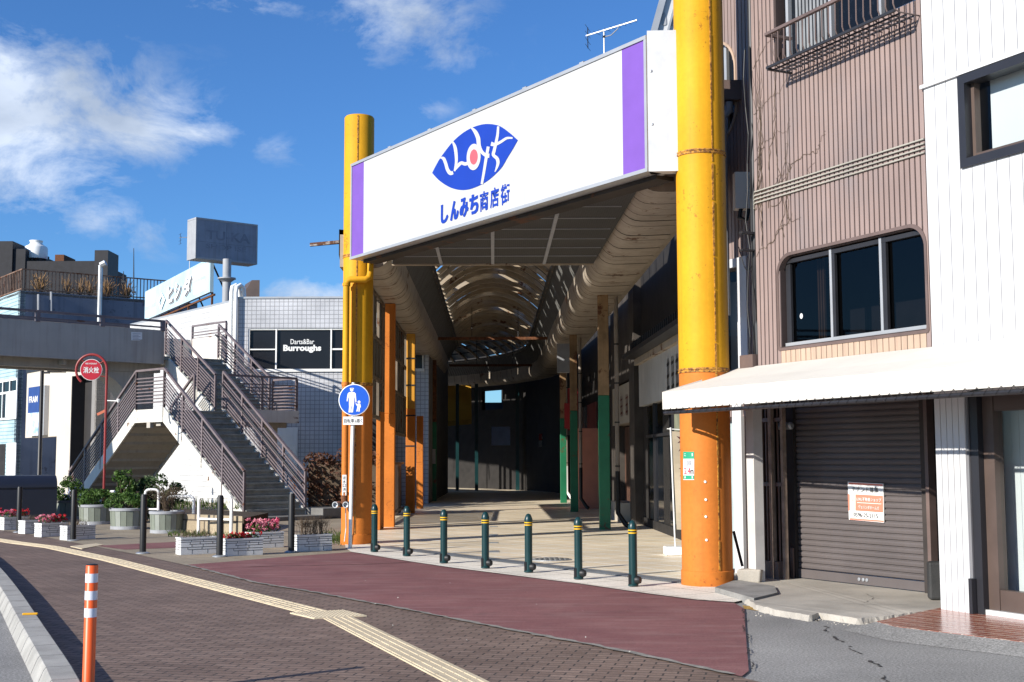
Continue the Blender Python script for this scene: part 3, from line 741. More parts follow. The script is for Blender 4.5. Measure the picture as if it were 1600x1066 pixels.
q = MB(); frame_loop(q, rrect(cw0 - .03, cw1 + .03, cz0 - .03, cz1 + .03, .5, .5), cw0 - .03, cw1 + .03, O2 - .05, O2 + .03, .035); f = q.build('window_frame', M['tanpanel'], cb)
q = MB(); fbox(q, cw0, cw1, cz0, cz1, O2 - .14, O2 - .10); q.build('pane', M['dkglass'], f)
q = MB(); s_ = lerp(cw0, cw1, .3); fbox(q, s_ - .03, s_ + .03, cz0, cz1, O2 - .099, O2 - .05); q.build('mullion', M['alu'], f)
q = MB(); fbox(q, lw0 - .22, lw0, lz0 - .1, lz1 + .12, O2 + .0, O2 + .05); fbox(q, lw0, lw1, lz1, lz1 + .12, O2, O2 + .05); fbox(q, lw0 - .14, lw1, lz0 - .16, lz0 - .1, O2, O2 + .09); f = q.build('window_frame', M['wsiding'], cb)
q = MB(); q.poly([fp(lw0, lz0, O2 - .08), fp(lw1, lz0, O2 - .08), fp(lw1, lz1, O2 - .08), fp(lw0, lz1, O2 - .08)]); q.build('pane', M['glass'], f)
q = MB(); fbox(q, lw0, lw1 + .3, lz0 - .2, lz1, O2 - .9, O2 - .85); q.build('white_backing', M['wsiding'], f)
q = MB(); fbox(q, sx(1164, 1.5, O2), sx(1150, 1.5, O2), 0, 2.5, O2 + .0, O2 + .05); q.build('pilaster', M['wsiding'], cb)
q = MB(); a_ = sx(1178, 1.5, -.06); fbox(q, a_, a_ + .16, 0, 2.5, -.2, -.06); q.build('pier', mat('pale_pier', (.5, .48, .46), .7), cb)
q = MB(); fbox(q, sx(1150, 1, O2), s_b - .05, .1, 2.15, O2 - .12, O2 - .08); q.build('door_glass', mat('pale_door_glass', (.35, .42, .42), .25), cb)
# gutter box, drain pipe, cables, meter between the facades
dp = thing('drain_pipe', 'dark drain pipes and cables running down between the two siding facades', 'drain pipe', fp(s_l + .1, 2.3, -.05))
q = MB(); q.tube([fp(s_l + .07, 2.7, -.04), fp(s_l + .07, TOPZ, -.04)], .045, 10)
q.tube([fp(s_l + .19, 2.7, -.08), fp(s_l + .19, 5.2, -.08), fp(s_l + .15, 5.8, -.07), fp(s_l + .15, TOPZ, -.07)], .022, 8); q.build('pipe', M['darkmetal'], dp, smooth=40)
q = MB(); rnd = random.Random(4)
for k in range(5):
    pts = []; s_ = s_l + rnd.uniform(0, .25)
    for i in range(12): pts.append(fp(s_ + rnd.gauss(0, .02), 2.8 + i * .38, -.03 + rnd.uniform(0, .05)))
    q.tube(pts, .008, 5)
a, b = fp(s_l + .45, 4.4, -.05), fp(s_l + .1, 4.1, .0); q.tube([lerp(a, b, k / 10) - ZUP * .16 * math.sin(math.pi * k / 10) for k in range(11)], .008, 5)
q.build('cable', M['black'], dp)
q = MB(); fbox(q, s_l + .02, s_l + .3, 2.72, 2.95, -.1, .08); q.build('junction_box', M['brownmetal'], dp)
q = MB(); fbox(q, s_l + .02, s_l + .09, 4.5, 4.53, -.05, .2); fbox(q, s_l + .02, s_l + .09, 4.28, 4.3, -.05, .2); q.build('bracket', M['darkmetal'], dp)
gt = thing('gutter_box', 'brown rain gutter box with downpipe beside the right yellow pillar', 'gutter', at(1140, 140, 17.6))
c_ = at(1133, 137, 17.4); q = MB(); q.par(c_ + V((-.35, .1, -.14)), V((.62, 0, 0)), V((0, .3, 0)), V((.0, 0, .28))); q.build('hopper', M['brownmetal'], gt)
q = MB(); p_ = at(1139, 160, 17.55); q.tube([p_, p_ - ZUP * .12, p_ + V((-.09, 0, -.22)), p_ + V((-.09, 0, -1.1)), p_ + V((-.09, 0, -3))], .055, 10); q.build('downpipe', M['grey'], gt, smooth=40)
tm = thing('meter_box', 'pale weathered meter box on the shaded wall beside the pillar', 'meter box', at(1160, 300, 17.3))
c_ = at(1158, 297, 17.0); q = MB(); q.par(c_ + V((-.08, 0, -.25)), V((.2, 0, 0)), V((0, .18, 0)), V((0, 0, .5))); q.build('housing', M['cream_flash'], tm)
q = MB(); q.tube([c_ + V((0, .05, -.25)), c_ + V((-.02, .05, -.36)), c_ + V((.07, .05, -.40)), c_ + V((.12, .05, -.22))], .03, 8); q.build('elbow', M['black'], tm, smooth=40)

# ---- white building
wb = thing('white_building', 'white building with vertical board siding and dark framed window at the right edge', 'building', fp(-2, 0, -3))
O3 = .012
v_s1 = fs(1501, 121, O3)[0]; v_z1 = (fs(1501, 121, O3)[1] + fs(1600, 86, O3)[1]) / 2; v_z0 = (fs(1504, 265, O3)[1] + fs(1600, 238, O3)[1]) / 2; v_s0 = v_s1 - 2.1
h_s1 = sx(1529, 1.2, O3); h_s0 = -5.2; p_s1 = sx(1512, 1.5, O3)
q = MB(); strips(q, -6, S_W0 - .004, 2.3, TOPZ + .6, .163, .009, O3, .018, [rrect(v_s0, v_s1, v_z0, v_z1, .001, .001)])
strips(q, p_s1, S_W0 - .004, .06, 2.3, .085, .008, O3, .018); q.build('siding', M['wsiding'], wb)
q = MB(); wallholes(q, -6, S_W0 - .003, .06, TOPZ + .6, -.25, O3 - .001, [(v_s0, v_s1, v_z0, v_z1), (h_s0, p_s1 - .02, .06, 2.25)]); q.build('wall', M['wback'], wb)
q = MB(); fbox(q, -6, S_W0 - .003, 0, TOPZ + .6, -5, -2.6); fbox(q, -6, S_W0 - .02, 2.4, 2.6, -2.6, -.26); fbox(q, S_W0 - .12, S_W0 - .02, 0, 2.4, -2.6, -.26); q.build('interior_wall', M['creamwall'], wb)
zt_ = (fs(1450, 134, .03)[1]); q = MB(); fbox(q, v_s1, S_W0 + .02, zt_ - .02, zt_ + .02, O3 + .018, O3 + .05); fbox(q, v_s0, v_s1, v_z1 + .012, v_z1 + .06, O3 + .018, O3 + .05); q.build('trim', M['wsiding'], wb)
q = MB(); w_ = .09
fbox(q, v_s1 - w_, v_s1, v_z0, v_z1, -.12, O3 + .05); fbox(q, v_s0, v_s1 - w_, v_z1 - w_, v_z1, -.12, O3 + .05); fbox(q, v_s0, v_s1 - w_, v_z0, v_z0 + w_, -.12, O3 + .05); f = q.build('window_frame', M['frame_dk'], wb)
q = MB(); fbox(q, v_s1 - w_ - .045, v_s1 - w_ - .002, v_z0 + w_, v_z1 - w_, -.11, -.03); fbox(q, v_s0, v_s1 - w_ - .046, v_z0 + w_ + .001, v_z0 + w_ + .05, -.109, -.03); q.build('sash', M['frame_br'], f)
q = MB(); q.poly([fp(v_s0, v_z0 + w_, -.1), fp(v_s1 - w_, v_z0 + w_, -.1), fp(v_s1 - w_, v_z1 - w_, -.1), fp(v_s0, v_z1 - w_, -.1)]); q.build('pane', M['glass'], f)
q = MB(); fbox(q, v_s0 + .0, v_s1 - w_ - .10, v_z0 + .05, v_z1 - .05, -.22, -.20); q.build('white_backing', M['wsiding'], f)  # white sheet added behind the glass to stand in for its pale reflection
q = MB(); fbox(q, v_s0, v_s1, v_z0 + .02, v_z1, -1.0, -.9); fbox(q, v_s1 - .03, v_s1 - .01, v_z0, v_z1, -.9, -.13); q.build('reveal', M['frame_dk'], f)
# showroom
q = MB(); fbox(q, h_s1, p_s1 - .004, .06, 2.3, -.12, O3 - .02); a_ = sx(1524, 1.0, .1); fbox(q, p_s1 - .05, p_s1 - .005, .02, .42, O3 - .01, O3 + .05); q.build('jamb', M['frame_dk'], wb)
g_s1 = h_s1 - .14
q = MB(); fbox(q, g_s1, h_s1 - .001, .1, 2.3, -.2, -.08); fbox(q, h_s0, g_s1 - .001, .12, .32, -.199, -.09); fbox(q, h_s0, g_s1 - .001, 2.1, 2.3, -.199, -.09); f = q.build('shop_window', M['frame_br'], wb)
q = MB(); q.poly([fp(h_s0, .32, -.15), fp(g_s1, .32, -.15), fp(g_s1, 2.1, -.15), fp(h_s0, 2.1, -.15)]); q.build('pane', M['glass'], f)
q = MB(); fbox(q, h_s0, h_s1, .06, .118, -.22, -.03); q.build('sill', M['wsiding'], f)
q = MB(); strips(q, h_s0, h_s1 + .05, .05, 2.38, .11, .004, -.42, .02); q.build('panelling', M['wsiding'], f)
q = MB(); fbox(q, h_s0, h_s1 + .1, .0, .07, -2.6, -.23); q.build('showroom_floor', M['creamwall'], f)
q = MB(); o_s = sx(1567, .55, -.4); fbox(q, o_s - .05, o_s + .05, .42, .60, -.40, -.385); q.build('socket', mat('ivory_plastic', (.5, .48, .40), .4), f)

# ---- shutter front below
SA, SB = gnd(1250, 903, .06), gnd(1450, 926, .06); SA.z = SB.z = 0
su = (SA - SB).normalized(); sn = V((-su.y, su.x, 0)); sn = sn if sn.x < 0 else -sn
sf = thing('shuttered_shop', 'closed brown roller shutter shopfront under the cream awning', 'shopfront', lerp(SA, SB, .5))
Wd = (SA - SB).length; H0, H1 = .07, 2.75
q = MB(); rows = 34; rh = (H1 - H0 - .12) / rows
for i in range(rows):
    z = H0 + .12 + i * rh
    a = SB + ZUP * z
    q.prism([a, a + sn * .012 + ZUP * rh * .12, a + sn * .016 + ZUP * rh * .5, a + sn * .012 + ZUP * rh * .80, a + ZUP * rh * .84, a - sn * .02 + ZUP * rh * .84, a - sn * .02], su * Wd)
    q.par(a - sn * .02 + ZUP * rh * .84, su * Wd, sn * .014, ZUP * rh * .16)
sh = q.build('shutter', M['shutterm'], sf)
q = MB(); q.par(SB + ZUP * H0 - sn * .02, su * Wd, sn * .045, ZUP * .11); q.build('bottom_rail', M['shutterm'], sh)
q = MB(); c_ = lerp(SB, SA, .47)
for d in (-.08, -.02, .05): q.lathe(c_ + su * d + ZUP * (H0 + .06) + sn * .024, [(.022, 0), (.022, .012), (.012, .014)], 12, sn)
q.build('lock', M['steel'], sh)
q = MB()
q.par(SB - su * .16 - sn * .1, su * .155, sn * .16, ZUP * H1); q.par(SA + su * .005 - sn * .1, su * .14, sn * .16, ZUP * H1)
q.par(SA + su * .146 - sn * .12, su * 2.2, sn * .05, ZUP * H1); q.par(SB - su * .4 - sn * .12, su * .23, sn * .05, ZUP * H1)
q.par(SB - su * .4 - sn * .3 + ZUP * 2.45, su * (Wd + 2.4), sn * .2, ZUP * .4)
q.build('jamb', M['darkbrown'], sf)
q = MB(); q.par(SB - su * .165, su * .05, sn * .11, ZUP * 2.4); q.build('guide_rail', M['brownmetal'], sf)
q = MB(); q.par(SA + su * .03 + ZUP * 0 + sn * .062, su * .05, sn * .03, ZUP * .45); q.build('guide_rail', M['brownmetal'], sf)
q = MB(); c_ = SA + su * .2 + ZUP * 2.05; q.lathe(c_ - su * .1 + sn * .2, [(.05, 0), (.05, .22), (.03, .24)], 12, -su); q.build('door_lamp', M['steel'], sf)
# barred timber screen left of the shutter
bsA = onplane(1228, 905, SA + sn * .30, sn); bsA.z = .06; wid = .62
sc = thing('slatted_screen', 'grey slatted timber screen standing left of the roller shutter', 'screen', bsA)
q = MB()
for k in range(5): q.tube([bsA + su * (.10 + .075 * k) + ZUP * .22, bsA + su * (.10 + .075 * k) + ZUP * 2.4], .014, 6)
q.build('slat', M['brownmetal'], sc)
q = MB(); q.par(bsA - su * .03 - sn * .03, su * .05, sn * .06, ZUP * 2.4); q.par(bsA + su * .14 + sn * .03, su * .06, sn * .05, ZUP * 2.35); q.par(bsA + su * .48 - sn * .02, su * .06, sn * .06, ZUP * 2.4); q.build('post', mat('weathered_wood', (.24, .18, .14), .8, var=.3, scale=8), sc)
q = MB(); q.par(bsA + su * .06 - sn * .05, su * .4, sn * .12, ZUP * .22); q.build('base_board', M['brownmetal'], sc)
for z in (1.2, 2.05): MB().par(bsA + ZUP * z, su * .48, sn * .035, ZUP * .05).build('crossbar', M['brownmetal'], sc)

# ---- tenant notice hung on the shutter
TN = thing('tenant_notice', 'white and salmon notice board with black Japanese heading hung on the roller shutter', 'notice', onplane(1352, 816, SB + sn * .03, sn))
def tn(px, py, o=.03): return onplane(px, py, SB + sn * o, sn)
def quad(pts, th, off): 
    mb = MB(); mb.prism([tn(x, y, off) for x, y in pts], -sn * th); return mb
M['notice_w'] = mat('notice_white', (.74, .74, .72), .4, var=.03); M['salmon'] = mat('salmon_print', (.70, .20, .13), .5, var=.04); M['ink'] = mat('black_ink', (.02, .02, .02), .5)
quad([(1324.5, 753), (1380, 756), (1381, 817), (1326.5, 812)], .015, .034).build('board', M['notice_w'], TN)
quad([(1326, 754), (1379, 757), (1379.3, 759.5), (1326, 756.8)], .002, .036).build('red_border', M['salmon'], TN)
quad([(1328, 809.5), (1380.5, 813.5), (1380.5, 816), (1328, 812)], .002, .036).build('red_border', M['salmon'], TN)
quad([(1324.8, 772), (1327.6, 772.4), (1327.8, 798), (1325.5, 797.6)], .002, .036).build('red_border', M['salmon'], TN)
quad([(1336.5, 772.5), (1379.5, 775), (1379.8, 801), (1336.5, 798)], .002, .036).build('salmon_block', M['salmon'], TN)
quad([(1339, 785), (1377, 787.2), (1377, 788), (1339, 785.8)], .001, .038).build('rule', M['notice_w'], TN)
quad([(1330, 783), (1332, 780), (1334.3, 783.3), (1334.3, 784.2), (1332, 781.6), (1330, 783.9)], .001, .038).build('mark', M['salmon'], TN)
def tline(body, p0, p1, hpx, m, bold=0):
    a, b = tn(*p0, .0385), tn(*p1, .0385); zt = tn(p0[0], p0[1] - hpx, .0385)
    lettering(body, a, b - a, ZUP, (b - a).length, (zt - a).length, m, TN, bold=bold)
tline('テナント募集', (1331.5, 768.5), (1373, 770.5), 8.5, M['ink'], .0)
tline('LIXIL不動産ショップ', (1339, 782.5), (1377.5, 784.6), 5.6, M['notice_w'], .008)
tline('ヴェリンダホームズ', (1342, 794.5), (1374, 797), 5.2, M['notice_w'], .008)
tline('0596-25-5115', (1334, 807), (1372, 810), 6.4, M['ink'])

# ---- awning
AO = 1.22
aw = thing('awning', 'long cream canvas awning on a lashed dark pipe above the shopfronts', 'awning', fp(0, 2.3, AO / 2))
a_s1, a_zb = fs(1035, 635, AO); a_zb = (a_zb + fs(1500, 612, AO)[1]) / 2; a_zb = fs(1300, 622.5, AO)[1]; a_s0 = -5.0; a_zt = a_zb + .22
q = MB(); n_ = 46; Af, At, Aw = [], [], []
rnd = random.Random(8)
for i in range(n_ + 1):
    s_ = lerp(a_s0, a_s1, i / n_); sag = -.012 * math.sin(i * 1.05) ** 2 + rnd.uniform(-.003, .003)
    Af.append(fp(s_, a_zb, AO + sag * .6)); At.append(fp(s_, a_zt + sag * .4, AO)); Aw.append(fp(min(s_, a_s1 - .0), 2.80, .02 + .005))
hip = a_s1 - .55
Am = [lerp(a, b, .5) - ZUP * .018 for a, b in zip(At, Aw)]
q.ribbon(Af, At); q.ribbon(At, Am); q.ribbon(Am, Aw)
q.add([fp(a_s1, a_zt, AO), fp(a_s1, 2.80, .025), fp(a_s1, a_zb, AO), fp(a_s1, 2.5, .025)], [(0, 1, 3, 2)])
q.build('canvas', M['awningm'], aw, smooth=30, fix=False)
q = MB(); q.tube([fp(a_s0, a_zb - .045, AO - .02), fp(a_s1 - .02, a_zb - .045, AO - .02)], .022, 8); q.tube([fp(a_s1 - .02, a_zb - .045, AO - .02), fp(a_s1 - .02, 2.45, .03)], .02, 8)
for s_ in (a_s1 - .7, 1.6, .4, -.6, -1.6): q.tube([fp(s_, a_zb - .045, AO - .02), fp(s_, 2.5, .05)], .014, 6)
q.build('pipe', M['darkmetal'], aw, smooth=40)
q = MB(); n_ = 60
for i in range(n_):
    s_ = lerp(a_s1 - .05, a_s0, i / n_); s2 = lerp(a_s1 - .05, a_s0, (i + .5) / n_); s3 = lerp(a_s1 - .05, a_s0, (i + 1) / n_)
    q.tube([fp(s_, a_zb + .012, AO + .004), fp(s2, a_zb - .062, AO + .004)], .003, 4); q.tube([fp(s2, a_zb - .062, AO + .004), fp(s3, a_zb + .012, AO + .004)], .003, 4)
q.build('lashing', M['black'], aw)
# stone block, stick, wheel chock
st_ = MB(); a_ = gnd(1149, 911, .05); st_.par(a_, V((.30, -.05, 0)), V((.08, .16, 0)), V((.02, .0, .17)))
tag(st_.build('stone_block', M['concrete'], bevel=.02), 'rough pale stone block lying beside the foot of the right orange pillar', 'stone block')
q = MB(); a_ = gnd(1160, 885, .2); q.bar(a_, a_ + V((-.10, .05, .46)), .03, .03); tag(q.build('stick', M['black']), 'short black stick leaning on the white pier by the stone block', 'stick')
wc = MB(); a_ = gnd(1452, 938, .06); wc.par(a_, V((.17, -.02, 0)), V((.03, .16, 0)), V((0, 0, .42)))
tag(wc.build('rubber_block', mat('black_rubber', (.03, .03, .03), .7, var=.3, bump=.4), bevel=.03), 'black rubber block standing at the foot of the white siding post', 'rubber block')
# ================================================================== ARCADE
AX = V((-.015, 1, 0)).normalized(); AR = V((AX.y, -AX.x, 0))
def ar(x, y, z): return V((-.0 - .015 * y + x, y, z))      # x measured from the arcade's axis

# ---- entrance signboard between the two big pillars
SL, SR = at(549, 407, 24.0), at(1011, 267, 16.6)
SL.z = 0; SR.z = 0
zb_s = (at(549, 407, 24.0).z + at(1011, 267, 16.6).z) / 2; zt_s = (at(549, 258, 24.0).z + at(1011, 54, 16.6).z) / 2
su2 = (SR - SL).normalized(); sn2 = V((su2.y, -su2.x, 0)); sL = (SR - SL).length
def sp(px, py, o=0): return onplane(px, py, SL + sn2 * o, sn2)
es = thing('entrance_sign', 'huge white arcade signboard with purple ends and blue eye shaped emblem', 'signboard', lerp(SL, SR, .5) + ZUP * zb_s)
def sbox(mb, u0, u1, z0, z1, o0, o1): return mb.par(SL + su2 * u0 + sn2 * o0 + ZUP * z0, su2 * (u1 - u0), sn2 * (o1 - o0), ZUP * (z1 - z0))
q = MB(); pL = (sp(568, 330) - SL).dot(su2); pR = (sp(973, 200) - SL).dot(su2)
npan = 26
for i in range(npan):
    a, b = lerp(pL, pR, i / npan), lerp(pL, pR, (i + 1) / npan); sbox(q, a + .001, b - .001, zb_s + .05, zt_s - .05, -.20, 0)
q.build('panel', M['sign_white'], es)
q = MB(); sbox(q, .02, pL, zb_s + .05, zt_s - .05, -.2, .0); q.build('end_stripe', M['purple'], es)
q = MB(); sbox(q, pR, sL - .02, zb_s + .05, zt_s - .05, -.2, .0); q.build('end_stripe', M['purple'], es)
q = MB(); sbox(q, -.03, sL + .03, zt_s - .05, zt_s, -.22, .02); sbox(q, -.03, sL + .03, zb_s, zb_s + .05, -.22, .02); sbox(q, -.03, .02, zb_s + .051, zt_s - .051, -.22, .015); sbox(q, sL - .02, sL + .03, zb_s + .051, zt_s - .051, -.22, .018); q.build('frame', M['alu'], es)
for k in range(1, 6):
    q = MB(); sbox(q, sL * k / 6 - .05, sL * k / 6 + .05, zt_s, zt_s + .04, -.15, -.02); q.build('cap_clip', M['alu'], es)
q = MB(); ep = V((2.24, 16.57, 0)); q.par(SR + ZUP * (zb_s - .0) + su2 * .035, ep - SR, V((.05, .18, 0)), ZUP * (zt_s - zb_s + .06))
q.build('end_cover', mat('dented_steel', (.56, .57, .58), .5, metal=.05, var=.12, scale=3, bump=.35, bscale=5), es)
for (x, y) in ((1017, 113), (1050, 131), (1019, 196)):
    c_ = onplane(x, y, SR, V((.2, -1, 0)).normalized()); MB().lathe(c_ + V((0, -.02, 0)), [(.025, 0), (.02, .03), (.008, .035)], 10, V((0, -1, 0))).build('rivet', M['steel'], es)
M['rearbeam'] = mat('shadow_gap_steel', (.035, .026, .02), .8, var=.4, rust=.5)  # near-black colour paints the shadow gap below the sign; the flecks are rust
q = MB(); sbox(q, .1, sL - .05, zb_s - .06, zb_s - .002, -.5, -.2); q.build('rear_beam', M['rearbeam'], es)
q = MB(); sbox(q, .0, sL, zb_s - .01, zt_s - .06, -.30, -.21); q.build('back_sheet', M['grey'], es)
# emblem, traced on the board
def e8(x, y): return (640 + x / 5.33, 170 + y / 5.33)
def smooth_closed(pts, k=3):
    for _ in range(k):
        qn = []
        for a, b in zip(pts, pts[1:] + pts[:1]): qn += [(a[0] * .75 + b[0] * .25, a[1] * .75 + b[1] * .25), (a[0] * .25 + b[0] * .75, a[1] * .25 + b[1] * .75)]
        pts = qn
    return pts
def catmull(p, n=8):
    p = [p[0]] + list(p) + [p[-1]]; o = []
    for i in range(1, len(p) - 2):
        for k in range(n):
            t_ = k / n; o.append(tuple(.5 * (2 * p[i][j] + (p[i + 1][j] - p[i - 1][j]) * t_ + (2 * p[i - 1][j] - 5 * p[i][j] + 4 * p[i + 1][j] - p[i + 2][j]) * t_ ** 2 + (3 * p[i][j] - p[i - 1][j] - 3 * p[i + 1][j] + p[i + 2][j]) * t_ ** 3) for j in range(len(p[0]))))
    return o + [tuple(p[-2])]
topc = catmull([(187, 535), (215, 480), (262, 400), (355, 280), (435, 208), (515, 160), (590, 134), (650, 127), (710, 133), (765, 152), (835, 203), (901, 262)])
botc = catmull([(901, 262), (860, 335), (820, 400), (770, 485), (715, 545), (650, 600), (580, 640), (500, 670), (430, 677), (360, 664), (300, 636), (240, 592), (187, 535)])
q = MB(); q.poly([sp(*e8(*p), .006) for p in topc + botc[1:-1]]); em = q.build('emblem', M['blue'], es, fix=False)
def brush(pts, o):
    c = catmull(pts, 10); A, B = [], []
    for i, p in enumerate(c):
        a, b = c[max(i - 1, 0)], c[min(i + 1, len(c) - 1)]; dx, dy = b[0] - a[0], b[1] - a[1]; L = math.hypot(dx, dy) or 1; w_ = p[2] / 2
        A.append(sp(*e8(p[0] - dy / L * w_, p[1] + dx / L * w_), o)); B.append(sp(*e8(p[0] + dy / L * w_, p[1] - dx / L * w_), o))
    mb = MB(); mb.ribbon(A, B); return mb
for k, st in enumerate([
    [(254, 408, 10), (282, 415, 26), (300, 455, 26), (315, 505, 28), (338, 536, 32), (362, 532, 26)],
    [(357, 272, 12), (378, 320, 26), (388, 390, 26), (388, 450, 22), (374, 520, 14)],
    [(374, 520, 8), (398, 480, 26), (430, 452, 26), (462, 460, 28), (500, 448, 28)],
    [(510, 155, 10), (545, 190, 30), (570, 245, 34), (578, 310, 32), (600, 358, 28), (635, 388, 28), (664, 392, 36)],
    [(655, 316, 24), (636, 420, 24), (620, 520, 22), (601, 628, 20)],
    [(738, 147, 18), (732, 220, 22), (718, 290, 24), (704, 350, 26), (698, 385, 26), (728, 415, 28), (736, 450, 26), (726, 490, 18), (710, 526, 6)],
    [(678, 292, 36), (712, 298, 26), (760, 276, 22), (808, 246, 20), (858, 244, 14)]]):
    brush(st, .0085 + .0004 * k).build('emblem_stroke', M['sign_white'], em, fix=False)
def ell(cx, cy, rx, ry, ang, o, m, name):
    mb = MB(); mb.poly([sp(*e8(cx + rx * math.cos(a) * math.cos(ang) - ry * math.sin(a) * math.sin(ang), cy + rx * math.cos(a) * math.sin(ang) + ry * math.sin(a) * math.cos(ang)), o) for a in [2 * math.pi * i / 40 for i in range(40)]])
    return mb.build(name, m, em, fix=False)
ell(533, 402, 58, 110, .06, .0125, M['sign_white'], 'emblem_ring'); ell(534, 402, 33, 64, .06, .0145, M['pink'], 'emblem_pupil')
# the lettering below it, each character at its own place
a, b = sp(688, 349, .006), sp(797.5, 319, .006); hgt = (sp(797.5, 286.5, .006) - b).length
zl = (a.z + b.z) / 2; span = (V((b.x, b.y, 0)) - V((a.x, a.y, 0))).length
chars = 'しんみち商店街'; n_ = len(chars)
for i, ch in enumerate(chars):
    p_ = V((a.x, a.y, zl)) + su2 * span * (i + .04) / n_
    wch = span / n_ * (.90 if i > 0 else .8); 
    for k_, e_ in enumerate((-.055, 0, .055) if i < 4 else (0,)): lettering(ch, p_ + su2 * wch * (e_ + .05), su2, ZUP, wch * .93, hgt, M['blue'], es, bold=.032 if i < 4 else .026, depth=.0005 * k_)

# ---- the big pillars
def big_pillar(c, r, ztop, zseams, label, seam_dir, name='pillar'):
    p = thing(name, label, 'pillar', V((c[0], c[1], 0)), 'yellow and orange pillars of the arcade entrance')
    c = V((c[0], c[1], 0)); z0 = .0
    zo = zseams[0]
    MB().lathe(c, [(r, z0), (r, zo - .02)], 48).build('lower_shaft', M['orange'], p, smooth=40)
    sh = MB().lathe(c, [(r, zo + .0), (r, ztop - .03), (r - .02, ztop), (.01, ztop)], 48).build('upper_shaft', M['yellow'], p, smooth=40)
    q = MB(); q.lathe(c, [(r + .004, z0), (r + .012, z0 + .01), (r + .012, z0 + .20), (r + .002, z0 + .21)], 48); q.build('base_sleeve', M['orange'], p, smooth=40)
    for zz in zseams:
        q = MB(); q.lathe(c, [(r - .01, zz - .035), (r + .012, zz - .028), (r + .014, zz - .012), (r + .004, zz), (r + .013, zz + .014), (r + .010, zz + .028), (r - .01, zz + .034)], 48); q.build('weld_ring', M['rustyel'], p, smooth=40)
    for k, sg in enumerate((1, -1)):
        d = V(seam_dir).normalized() * sg; tt = V((-d.y, d.x, 0)); q = MB(); rnd_ = random.Random(k + 3); z = z0 + .22
        while z < ztop - .05:
            l = rnd_.uniform(.2, .9); z2 = min(z + l, ztop - .04); w_ = rnd_.uniform(.006, .014)
            q.par(c + d * (r - .01) - tt * w_ + ZUP * z, tt * 2 * w_, d * (.016 + rnd_.uniform(0, .006)), ZUP * (z2 - z)); z = z2 + rnd_.uniform(0, .03)
        q.build('seam', M['rustyel'], p)
    return p
t = MT('rusty_yellow'); t.set(Roughness=.7); t.col(t.ramp(t.noise(22, 8, rough=.75), .42, .58, (.10, .035, .012), (.55, .26, .03))); M['rustyel'] = t.m
RP = V((2.50, 16.64, 0)); RR = .325
rp_zs = [at(1100, 578, 16.35).z, at(1092, 236, 16.35).z]
big_pillar(RP, RR, 10.5, rp_zs, 'thick round pillar, yellow above and orange below, right of the arcade entrance', (.35, -1, 0))
LP = V((-2.99, 24.72, 0)); LR = .292
lp_t = at(555, 181, 24.6).z
big_pillar(LP, LR, lp_t, [at(560, 600, 24.4).z, at(545, 398, 24.4).z], 'thick round pillar, yellow above and orange below, left of the arcade entrance', (.02, -1, 0))
# bolts
for (x, y) in ((1102, 753), (1103, 781), (1103, 807.5), (1104, 844)):
    d = (onplane(x, y, RP + V((0, -RR, 0)), V((0, -1, 0)))); dx = (d.x - RP.x) / RR; nn = V((dx, -math.sqrt(max(.01, 1 - dx * dx)), 0)); c_ = V((RP.x, RP.y, 0)) + nn * (RR - .002) + ZUP * d.z
    tag(MB().lathe(c_, [(.018, 0), (.015, .012), (.004, .014)], 10, nn).build('bolt_head', M['white_metal']), 'small white bolt heads in a column on the right orange pillar', 'bolt', 'bolts on the orange pillar')
# height limit sticker on the right pillar
hs = thing('height_sticker', 'green and white height limit plate reading 2.4m on the right orange pillar', 'sign', V((RP.x - .2, RP.y - RR, 1.2)))
def cyl_patch(px0, px1, py0, py1, o, nseg=8):
    def pt(px, py):
        d = ray(px, py); ox, oy = CP.x - RP.x, CP.y - RP.y; A_ = d.x ** 2 + d.y ** 2; B_ = ox * d.x + oy * d.y; C_ = ox * ox + oy * oy - (RR + o) ** 2; disc = B_ * B_ - A_ * C_
        if disc < 0: disc = 0
        return CP + d * ((-B_ - math.sqrt(disc)) / A_)
    A, B = [], []
    for i in range(nseg + 1):
        x = lerp(px0, px1, i / nseg); A.append(pt(x, py0)); B.append(pt(x, py1))
    mb = MB(); mb.ribbon(A, B); return mb, A, B
M['stgreen'] = mat('sticker_green', (.02, .30, .16), .5, var=.05); M['st_red'] = mat('sticker_red', (.55, .02, .06), .5, var=.05)
cyl_patch(1067.5, 1084.5, 706, 750, .003)[0].build('plate', M['notice_w'], hs, fix=False)
cyl_patch(1067.5, 1084.5, 706, 717, .005)[0].build('green_band', M['stgreen'], hs, fix=False); cyl_patch(1067.5, 1084.5, 743, 749, .005)[0].build('green_band', M['stgreen'], hs, fix=False)
def stext(body, x0, x1, y0, y1, m, bold=0):
    _, A, B = cyl_patch(x0, x1, y0, y1, .007, 1); lettering(body, B[0], B[1] - B[0], ZUP, (B[1] - B[0]).length, (A[0] - B[0]).length, m, hs, bold=bold, depth=.002)
stext('2', 1069, 1072.8, 731, 741, M['st_red'], .0); stext('.', 1073.3, 1074.2, 739.6, 741, M['st_red'], .0); stext('4', 1074.6, 1078.6, 731, 741, M['st_red'], .0); stext('m', 1079, 1083.5, 734, 741, M['ink'], .01); stext('この路線', 1069.5, 1083, 708, 713, M['notice_w'], .02); stext('高さ制限', 1069.5, 1083, 744, 748, M['notice_w'], .02); stext('制限', 1073, 1081, 719.5, 729, M['grey'], .0); 
